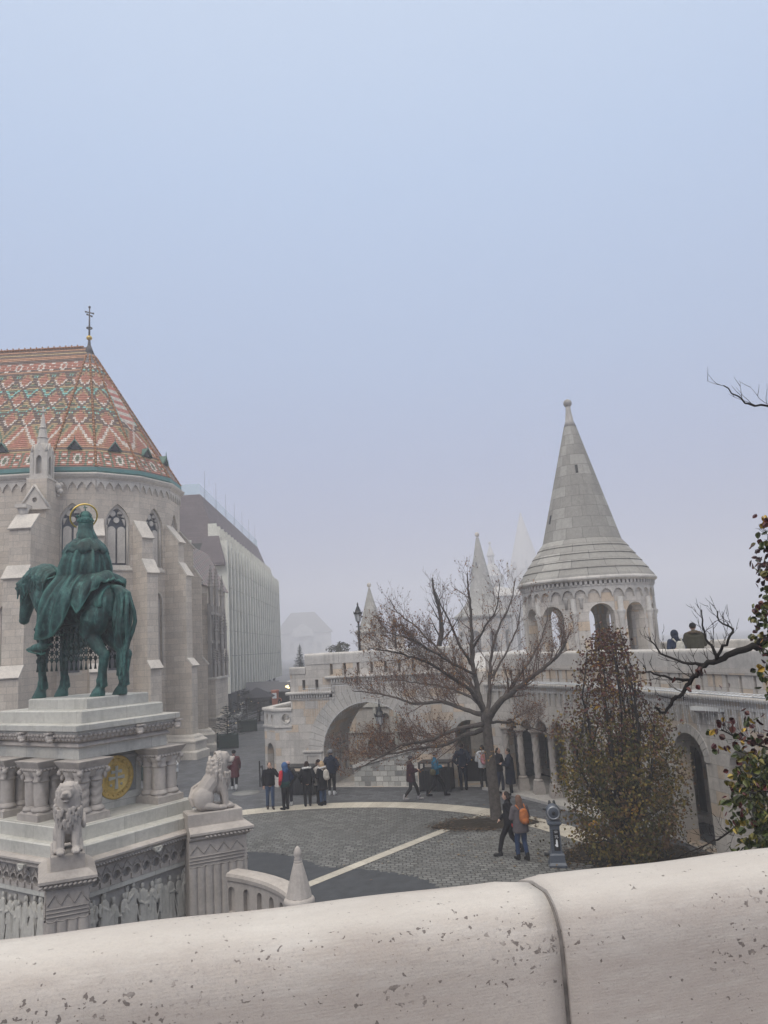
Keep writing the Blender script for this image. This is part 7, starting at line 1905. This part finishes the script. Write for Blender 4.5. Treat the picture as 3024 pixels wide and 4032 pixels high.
# christmas trees in planters
def xmas(loc,h,w,label,seed,ps):
    t=thing('planted_fir',label,'potted fir',loc,R(20),'fir trees in green planters on the street'); b=Vector(loc); m2=MB(); tr=MB(); nd=MB(); rnd=random.Random(seed)
    s=ps/2; mb=MB(); mb.box(-s,s,-s,s,.05,.85)
    o=mb.build('planter',plain('dark_green_planter',(.012,.035,.025),.6,.4,nz=.2),t)
    mb=MB()
    for x in (-s,s):
        for y in (-s,s): mb.box(x-.05,x+.05,y-.05,y+.05,0,.93)
    for z in (.08,.42,.78):
        for q in (-s-.02,s+.0): mb.box(-s,s,q-.01,q+.03,z,z+.07); mb.box(q-.01,q+.03,-s,s,z,z+.07)
    mb.build('planter_frame',MATS['dark_green_planter'],t)
    tr.tube([(0,0,.8),(0,0,.8+h)],[.05,.008],6); n=int(h*7); bulbs=MB()
    for k in range(n):
        f=k/n; z=.85+h*.95*f; 
        for q in range(6):
            L=(w*(1-f)**.8+.05)*rnd.uniform(.6,1.2); a=rnd.uniform(0,6.28); d=Vector((math.cos(a),math.sin(a),rnd.uniform(-.05,.45))); p=Vector((0,0,z)); e=p+d*L; tr.tube([p,e],[.012,.003],3,cap=False); c_=max(3,int(L*22))
            for j in range(c_):
                c=p.lerp(e,(j+.8)/c_)
                for r_ in range(3):
                    u=Vector((rnd.uniform(-1,1),rnd.uniform(-1,1),rnd.uniform(-.8,.8)))*.07+d*.07; nd.face(nd.verts([c+Vector((0,0,.012)),c+u,c-Vector((0,0,.012))+d*.02]),None,False)
            if rnd.random()<.07: bulbs.ell(e,(.016,.016,.016),6,4)
    tr.build('trunk',M_BARKD,t); nd.build('needles',M_FIR,t); bulbs.build('fairy_lights',M_BULB,t)
xmas((-11.15,52.4,0),2.0,1.0,'sparse small fir with fairy lights in a green planter beside the church chapel',3,1.15)
xmas((-11.75,62.6,0),2.6,1.35,'bushier fir in a dark green planter farther down the street',4,1.25)
xmas((-12.7,41.0,0),2.0,.9,'fir with fairy lights in a planter seen between the pedestal columns',5,1.1)
# ================= street objects =================
def cage(loc,deg,label,w=1.25,d=.75,h=1.12):
    t=thing('bin_enclosure',label,'bin enclosure',loc,R(deg),'black slatted bin enclosures'); 
    mb=MB()
    for x in (-w/2,w/2):
        for y in (-d/2,d/2): mb.box(x-.035,x+.035,y-.035,y+.035,0,h)
    mb.box(-w/2-.04,w/2+.04,-d/2-.04,d/2+.04,h-.0,h+.05); mb.build('frame',M_BLACK,t)
    mb=MB()
    n=11
    for k in range(n): x=-w/2+(k+.5)*w/n; mb.box(x-.04,x+.04,-d/2-.012,-d/2+.012,.06,.86); mb.box(x-.04,x+.04,d/2-.012,d/2+.012,.06,.86)
    for k in range(7): y=-d/2+(k+.5)*d/7; mb.box(-w/2-.012,-w/2+.012,y-.04,y+.04,.06,.86); mb.box(w/2-.012,w/2+.012,y-.04,y+.04,.06,.86)
    mb.build('slats',M_BLACK,t)
    mb=MB(); mb.bbox(-w/2+.08,-.03,-d/2+.06,d/2-.06,.03,.88,.06); mb.bbox(.03,w/2-.08,-d/2+.06,d/2-.06,.03,.90,.06); mb.build('bins',plain('dark_bin_plastic',(.02,.02,.022),.5,.4),t)
    return t
cage((-4.15,34.3,0),-17,'black slatted bin enclosure behind the group on the left')
cage((1.55,33.35,0),-17,'black slatted bin enclosure behind the blue jacket walker')
mb=MB(); mb.box(-.75,.75,-.03,.03,.95,1.05)
for x in (-.7,.7): mb.box(x-.03,x+.03,-.03,.03,0,.95)
tag(mb.build('railing',plain('red_brown_rail',(.07,.035,.035),.5,.4),None,(-4.2,34.9,0),R(-17)),'low red brown rail above the left bin enclosure','railing')
mb=MB(); mb.box(-.03,.03,-.03,.03,0,1.15); mb.box(.10,.14,-.03,.03,0,.95); mb.box(-.02,.14,-.02,.02,.85,.9); tag(mb.build('gate_post',M_BLACK,None,(-6.35,36.6,0)),'thin black post beside the stair turret door','post')
# coin telescope
M_TEL=plain('slate_blue_enamel',(.085,.10,.125),.35,.5,nz=.2,nscale=6)
t=thing('coin_telescope','grey blue coin operated viewing telescope with a black instruction plate beside the autumn tree','telescope',(4.06,21.75,.012),R(-97))
mb=MB(); 
mb.rings([[(sx*a,sy*a*.9,z) for sx,sy in ((-1,-1),(1,-1),(1,1),(-1,1))] for a,z in ((.25,0),(.26,.06),(.23,.10),(.215,.12),(.215,.30),(.18,.34))],smooth=False); mb.build('foot',M_TEL,t)
mb=MB(); mb.rings([[(sx*a,sy*a*.85,z) for sx,sy in ((-1,-1),(1,-1),(1,1),(-1,1))] for a,z in ((.17,.32),(.145,.95),(.15,1.02),(.22,1.08),(.22,1.11),(.13,1.15))],smooth=False)
for k in range(10): 
    z=.42+.055*k; mb.box(.10,.175,-.11,-.085,z,z+.03)
mb.build('pedestal',M_TEL,t)
mb=MB(); mb.box(.165,.178,-.06,.10,.40,.93,0,0); pl=mb.build('instruction_plate',plain('black_plate',(.006,.006,.007),.4,.4),t); pl.rotation_euler=(0,R(-2.2),0); pl.location=(.012,0,0)
def text(body,size,loc,parent,mat,ext=.001,rot=(90,0,90)):
    cu=bpy.data.curves.new('t','FONT'); cu.body=body; cu.size=size; cu.extrude=ext; cu.align_x='CENTER'; cu.align_y='CENTER'
    o=bpy.data.objects.new('t',cu); COL.objects.link(o); dg=bpy.context.evaluated_depsgraph_get(); me=bpy.data.meshes.new_from_object(o.evaluated_get(dg)); bpy.data.objects.remove(o); me.materials.clear(); me.materials.append(mat)
    q=bpy.data.objects.new('lettering',me); COL.objects.link(q); q.parent=parent; q.location=loc; q.rotation_euler=tuple(R(a) for a in rot); return q
M_WHT=plain('white_print',(.75,.75,.75),.5,.3)
text('A FULL\nVIEW',.034,(.181,.02,.87),pl,M_WHT); text('INSERT\nCOIN\n100 - 200',.026,(.181,.02,.75),pl,M_WHT)
mb=MB(); mb.box(.178,.183,-.005,.045,.50,.64); mb.ell((.181,.02,.66),(.004,.022,.022),8,6); mb.box(.178,.183,-.03,.0,.52,.56); mb.build('pictogram',M_WHT,pl)
mb=MB(); mb.T=Matrix.Translation((0,0,1.36))@Matrix.Rotation(R(12),4,'Z')
mb.lathe([(.0,-.20),(.15,-.20),(.185,-.17),(.195,-.08),(.195,.10),(.17,.17),(.13,.2),(.0,.2)],28); 
o=mb.build('scope_head',M_TEL,t)
for v in o.data.vertices:
    x,y,z=v.co; z-=1.36; v.co=(z*1.0,y,1.36+x)
mb=MB(); mb.torus((.19,0,1.36),.15,.02,28,8,Matrix.Rotation(R(90),3,'Y')); mb.lathe([(.05,0),(.06,.02)],12,(0,0,0)); mb.build('ring',plain('worn_silver',(.35,.36,.38),.3,.6,metal=.6),t)
mb=MB(); mb.ell((.22,0,1.36),(.03,.05,.05),12,8); mb.tube([(-.12,-.06,1.5),(-.24,-.06,1.58)],[.045,.035],10); mb.tube([(-.12,.06,1.5),(-.24,.06,1.58)],[.045,.035],10); mb.tube([(.05,-.18,1.42),(.05,-.27,1.45)],[.03,.02],8); mb.build('eyepieces',M_BLACK,t)
mb=MB(); mb.box(-.05,.12,-.33,-.2,.28,.32); mb.build('step_plate',M_BLACK,t)
# lamps
def lamp_head(mb,gl,z,s=1.0):
    mb.lathe([(.05*s,z-.02),(.09*s,z),(.06*s,z+.03),(.12*s,z+.06)],8,smooth=False)
    for k in range(6):
        a=2*PI*k/6; mb.tube([(.12*s*math.cos(a),.12*s*math.sin(a),z+.05),(.20*s*math.cos(a),.20*s*math.sin(a),z+.42)],.012*s,5)
    gl.lathe([(.11*s,z+.06),(.185*s,z+.41)],6,smooth=False)
    mb.lathe([(.24*s,z+.41),(.25*s,z+.45),(.24*s,z+.49),(.17*s,z+.52),(.15*s,z+.60),(.10*s,z+.68),(.11*s,z+.70),(.06*s,z+.78),(.035*s,z+.86),(.055*s,z+.89),(.01*s,z+.99)],12)
    for k in range(6): a=2*PI*k/6; mb.lathe([(.03*s,z+.48),(.01*s,z+.56)],5,(.235*s*math.cos(a),.235*s*math.sin(a),0))
def street_lamp(loc,label,h=2.9,s=1.0):
    t=thing('street_lamp',label,'street lamp',loc,0,'iron street lamps'); mb=MB(); mb.lathe([(.14,0),(.15,.1),(.10,.16),(.08,.5),(.10,.52),(.065,.6),(.055,h-.5),(.09,h-.46),(.05,h-.4),(.045,h)],12)
    mb.tube([(-.13,0,h-.2),(.13,0,h-.2)],.02,5); mb.build('pole',M_BLACK,t); mb=MB(); gl=MB(); lamp_head(mb,gl,h,s); mb.build('lantern',M_BLACK,t); gl.build('glass',M_LAMPG,t); return t
street_lamp((-1.56,38,4.33),'ornate black iron street lamp standing at the parapet above the gate arch',2.86,.88)
street_lamp((.3,55,4.33),'distant iron street lamp half hidden by the bare tree twigs',2.5,.8)
t=thing('hanging_lantern','black iron lantern hanging in front of the gate arch','lantern',(-.70,34.35,2.60)); mb=MB(); gl=MB(); mb.T=Matrix.Identity(4); lamp_head(mb,gl,.0,.95)
mb.T=None; mb.lathe([(.02,-.28),(.05,-.22),(.03,-.16),(.06,-.1),(.05,-.02)],8); mb.tube([(0,0,.9),(0,.0,1.0),(0,.55,1.15)],.02,6); mb.build('lantern_frame',M_BLACK,t); gl.build('glass',M_LAMPG,t)
# light nets on the ledge and icicle strings
def icicles(name,label,cat_,path,step,lmin,lmax,seed,frame=False):
    rnd=random.Random(seed); mb=MB(); P=[Vector(p) for p in path]; tot=sum((P[i+1]-P[i]).length for i in range(len(P)-1)); n=int(tot/step)
    mb.tube(P,.008,4)
    def atd(s):
        for i in range(len(P)-1):
            l=(P[i+1]-P[i]).length
            if s<=l: return P[i].lerp(P[i+1],s/l),(P[i+1]-P[i]).normalized()
            s-=l
        return P[-1],(P[-1]-P[-2]).normalized()
    for k in range(n):
        p,d=atd(k*step+rnd.uniform(-.02,.02)); L=rnd.uniform(lmin,lmax); pts=[p]; 
        m=max(2,int(L/.12))
        for j in range(1,m+1): pts.append(p+Vector((rnd.uniform(-.008,.008),rnd.uniform(-.008,.008),-L*j/m)))
        mb.tube(pts,.0035,3,cap=False)
        for q in pts[1:]: mb.ell(q,(.009,.009,.014),4,3)
    return tag(mb.build(name,M_SNOW),label,cat_,'unlit icicle light strings')
fo=lambda s,z,d=-.18:FG(s,z,d)
icicles('icicle_lights','unlit icicle lights hanging from the lower left ledge of the gate block','light string',[fo(1.6,4.30),fo(3.0,4.30)],.09,.9,2.0,1)
icicles('icicle_lights','unlit icicle lights hanging above the big gate arch','light string',[fo(3.0,4.36),fo(4.6,4.42),fo(8.6,4.42)],.13,.3,.8,2)
icicles('icicle_lights','unlit icicle lights draped along the rim of the big gate arch','light string',[FG(4.55+2.15*math.cos(PI*(1-k/20)),1.47+2.15*math.sin(PI*(1-k/20)),-.05) for k in range(2,18)],.12,.06,.2,3)
ledge=offs([(x,y) for x,y in SEG],-.24)
LP=[(x,y,4.25) for x,y in ledge[5:]]
icicles('icicle_lights','unlit icicle lights hanging below the ledge of the curved arcade wall','light string',LP,.11,.35,1.0,4)
icicles('icicle_lights','unlit icicle lights hanging from the arcade ledge above the twisted columns','light string',[(x,y,4.25) for x,y in ledge[:6]],.12,.2,.55,5)
mb=MB(); o1=offs(SEG,-.30); o2=offs(SEG,.0)
for i in range(1,len(SEG)-1):
    a,b=Vector((*o1[i],4.27)),Vector((*o1[i+1],4.27)); c,d=Vector((*o2[i],4.30)),Vector((*o2[i+1],4.30)); mb.tube([a,b],.012,4); mb.tube([c,d],.010,4); L=(b-a).length; n=int(L/.16)
    for k in range(n):
        f=k/n; mb.tube([a.lerp(b,f),c.lerp(d,min(1,f+.10/L*1.0)),a.lerp(b,min(1,f+.16/L))],.006,3,cap=False)
tag(mb.build('light_frame',M_SNOW),'zigzag white light frame lying on the arcade ledge under the slotted parapet','light frame')
# floodlight bar on the wall
t=thing('floodlight','white boxed floodlight on a bracket projecting from the curved wall','floodlight',(8.45,21.2,3.80),R(-58)); mb=MB(); mb.box(-.62,.62,-.13,.13,0,.10,.01,.01); mb.build('housing',plain('white_housing',(.55,.55,.53),.5,.3,nz=.15),t); mb=MB(); mb.box(-.5,.5,-.13,.13,-.05,.0); mb.tube([(0,-.1,.0),(0,.5,.1)],.03,6); mb.build('bracket',M_LEAD,t)
# security camera under the tree
mb=MB(); mb.tube([(0,0,0),(.28,-.12,-.05)],.06,10); mb.tube([(.14,-.06,0),(.14,.25,.12)],.02,6); tag(mb.build('security_camera',plain('white_plastic',(.65,.65,.65),.4,.4),None,FG(6.1,4.12,-.32)),'small white security camera on the wall above the gate arch behind the branches','camera')
# market: umbrella, stall, mug stand, sleigh deer
t=thing('market_umbrella','large dark market umbrella at the end of the street under the modern building','umbrella',(-12.2,70,0)); mb=MB(); mb.rings([[(r*1.45*math.cos(PI/4+PI/2*k),r*1.3*math.sin(PI/4+PI/2*k),z) for k in range(4)] for r,z in ((1.35,2.1),(1.35,2.2),(.06,3.0))],smooth=False); mb.build('canopy',plain('dark_canvas',(.035,.035,.042),.8,.2),t); mb=MB(); mb.tube([(0,0,0),(0,0,2.9)],.05,6); mb.build('pole',M_LEAD,t)
def stall(loc,deg,label,w=3.2,col=(.03,.03,.032)):
    t=thing('market_stall',label,'market stall',loc,R(deg),'market stalls at the end of the street'); m=plain('stall_wood',col,.8,.2,nz=.2)
    mb=MB(); mb.box(-w/2,w/2,-1,1,0,.95)
    for x in (-w/2,w/2-.12):
        for y in (-1,.9): mb.box(x,x+.12,y,y+.1,.95,2.2)
    mb.box(-w/2,w/2,.85,1,.95,2.2); mb.build('counter_frame',m,t)
    mb=MB(); mb.rings([[(-w/2-.25,-1.3,2.15),(w/2+.25,-1.3,2.15),(w/2+.25,1.3,2.15),(-w/2-.25,1.3,2.15)],[(-w/2-.25,-.02,3.0),(w/2+.25,-.02,3.0),(w/2+.25,.02,3.0),(-w/2-.25,.02,3.0)]],smooth=False); mb.build('roof',plain('stall_roof',(.10,.10,.11),.7,.3),t)
    return t
stall((-11.3,79,0),-10,'dark wooden market stall with a grey pitched roof behind the mug stand')
stall((-14.0,84,0),5,'second dark market stall partly covered with snow white canvas',3.0,(.04,.04,.045))
mb=MB(); 
for dx,dz in ((0,0),(.12,-.05),(-.1,.06),(.05,.12)): mb.ell((dx,0,dz),(.09,.09,.08),8,6)
tag(mb.build('fairy_light_cluster',plain('warm_lamp',(1,.75,.35),.5,.3,emit=3.0),None,(-9.75,72,2.78)),'warm glowing lamp cluster beside the stall roof next to the gate block','lamp')
t=thing('mug_stand','tall red mug shaped stand with a white notice in front of the stalls','advertising stand',(-11.2,74,0)); mb=MB(); mb.lathe([(.32,.9),(.30,1.3),(.36,2.35),(.40,2.5),(.0,2.52)],20); mb.torus((.40,0,1.55),.17,.05,16,6,Matrix.Rotation(R(90),3,'X')); mb.build('mug',plain('orange_red_paint',(.42,.13,.07),.5,.4),t); mb=MB(); mb.box(-.2,.2,-.42,-.38,1.75,2.25); mb.build('notice',M_WHT,t); mb=MB(); mb.box(-.35,.35,-.3,.3,0,.92); mb.build('stand_base',plain('red_base',(.45,.05,.05),.5,.4),t)
t=thing('reindeer_decoration','white reindeer decoration with curled antlers beside the bushy fir','decoration',(-12.9,64,0)); mb=MB(); mb.limb((-.3,0,1.0),(.3,0,1.05),.2,.2); mb.limb((.3,0,1.1),(.5,0,1.5),.12,.1); mb.ell((.58,0,1.6),(.17,.1,.1),10,8)
for x in (-.3,.3):
    for s in (-1,1): mb.limb((x,s*.1,.9),(x,s*.1,.05),.07,.04)
for s in (-1,1): mb.tube([(.5,s*.05,1.7),(.45,s*.2,2.0),(.6,s*.35,2.2),(.8,s*.3,2.1)],.03,5); mb.tube([(.46,s*.18,1.95),(.25,s*.3,2.15)],.025,5)
o=mb.build('reindeer',plain('white_lacquer',(.7,.7,.7),.4,.4),t); remesh(o,.03,1)
# bar tables / dark street furniture
for i,(x,y,w_,lb) in enumerate(((-9.9,68,.5,'dark barrel table to the right of the market umbrella'),(-9.5,64.5,.45,'small wooden crate table near the gate block'))):
    mb=MB(); mb.lathe([(w_*.8,0),(w_,.5),(w_*.8,1.0),(w_*1.1,1.02),(w_*1.1,1.08)],14); tag(mb.build('bar_table',M_BARK,None,(x,y,0)),lb,'table',group='market tables')
HAZE=.0025
# ================= haze =================
mb=MB(); mb.box(-900,900,-65,900,-1.5,72); o=mb.build('haze',None)
hm=bpy.data.materials.new('fog_volume'); hm.use_nodes=True; nt=hm.node_tree; nt.nodes.clear(); mo_=N(nt,'ShaderNodeOutputMaterial'); pv=N(nt,'ShaderNodeVolumePrincipled')
pv.inputs['Color'].default_value=(.90,.90,.93,1); pv.inputs['Density'].default_value=HAZE; pv.inputs['Anisotropy'].default_value=.0
nt.links.new(pv.outputs[0],mo_.inputs['Volume']); o.data.materials.clear(); o.data.materials.append(hm); tag(o,kind='stuff')
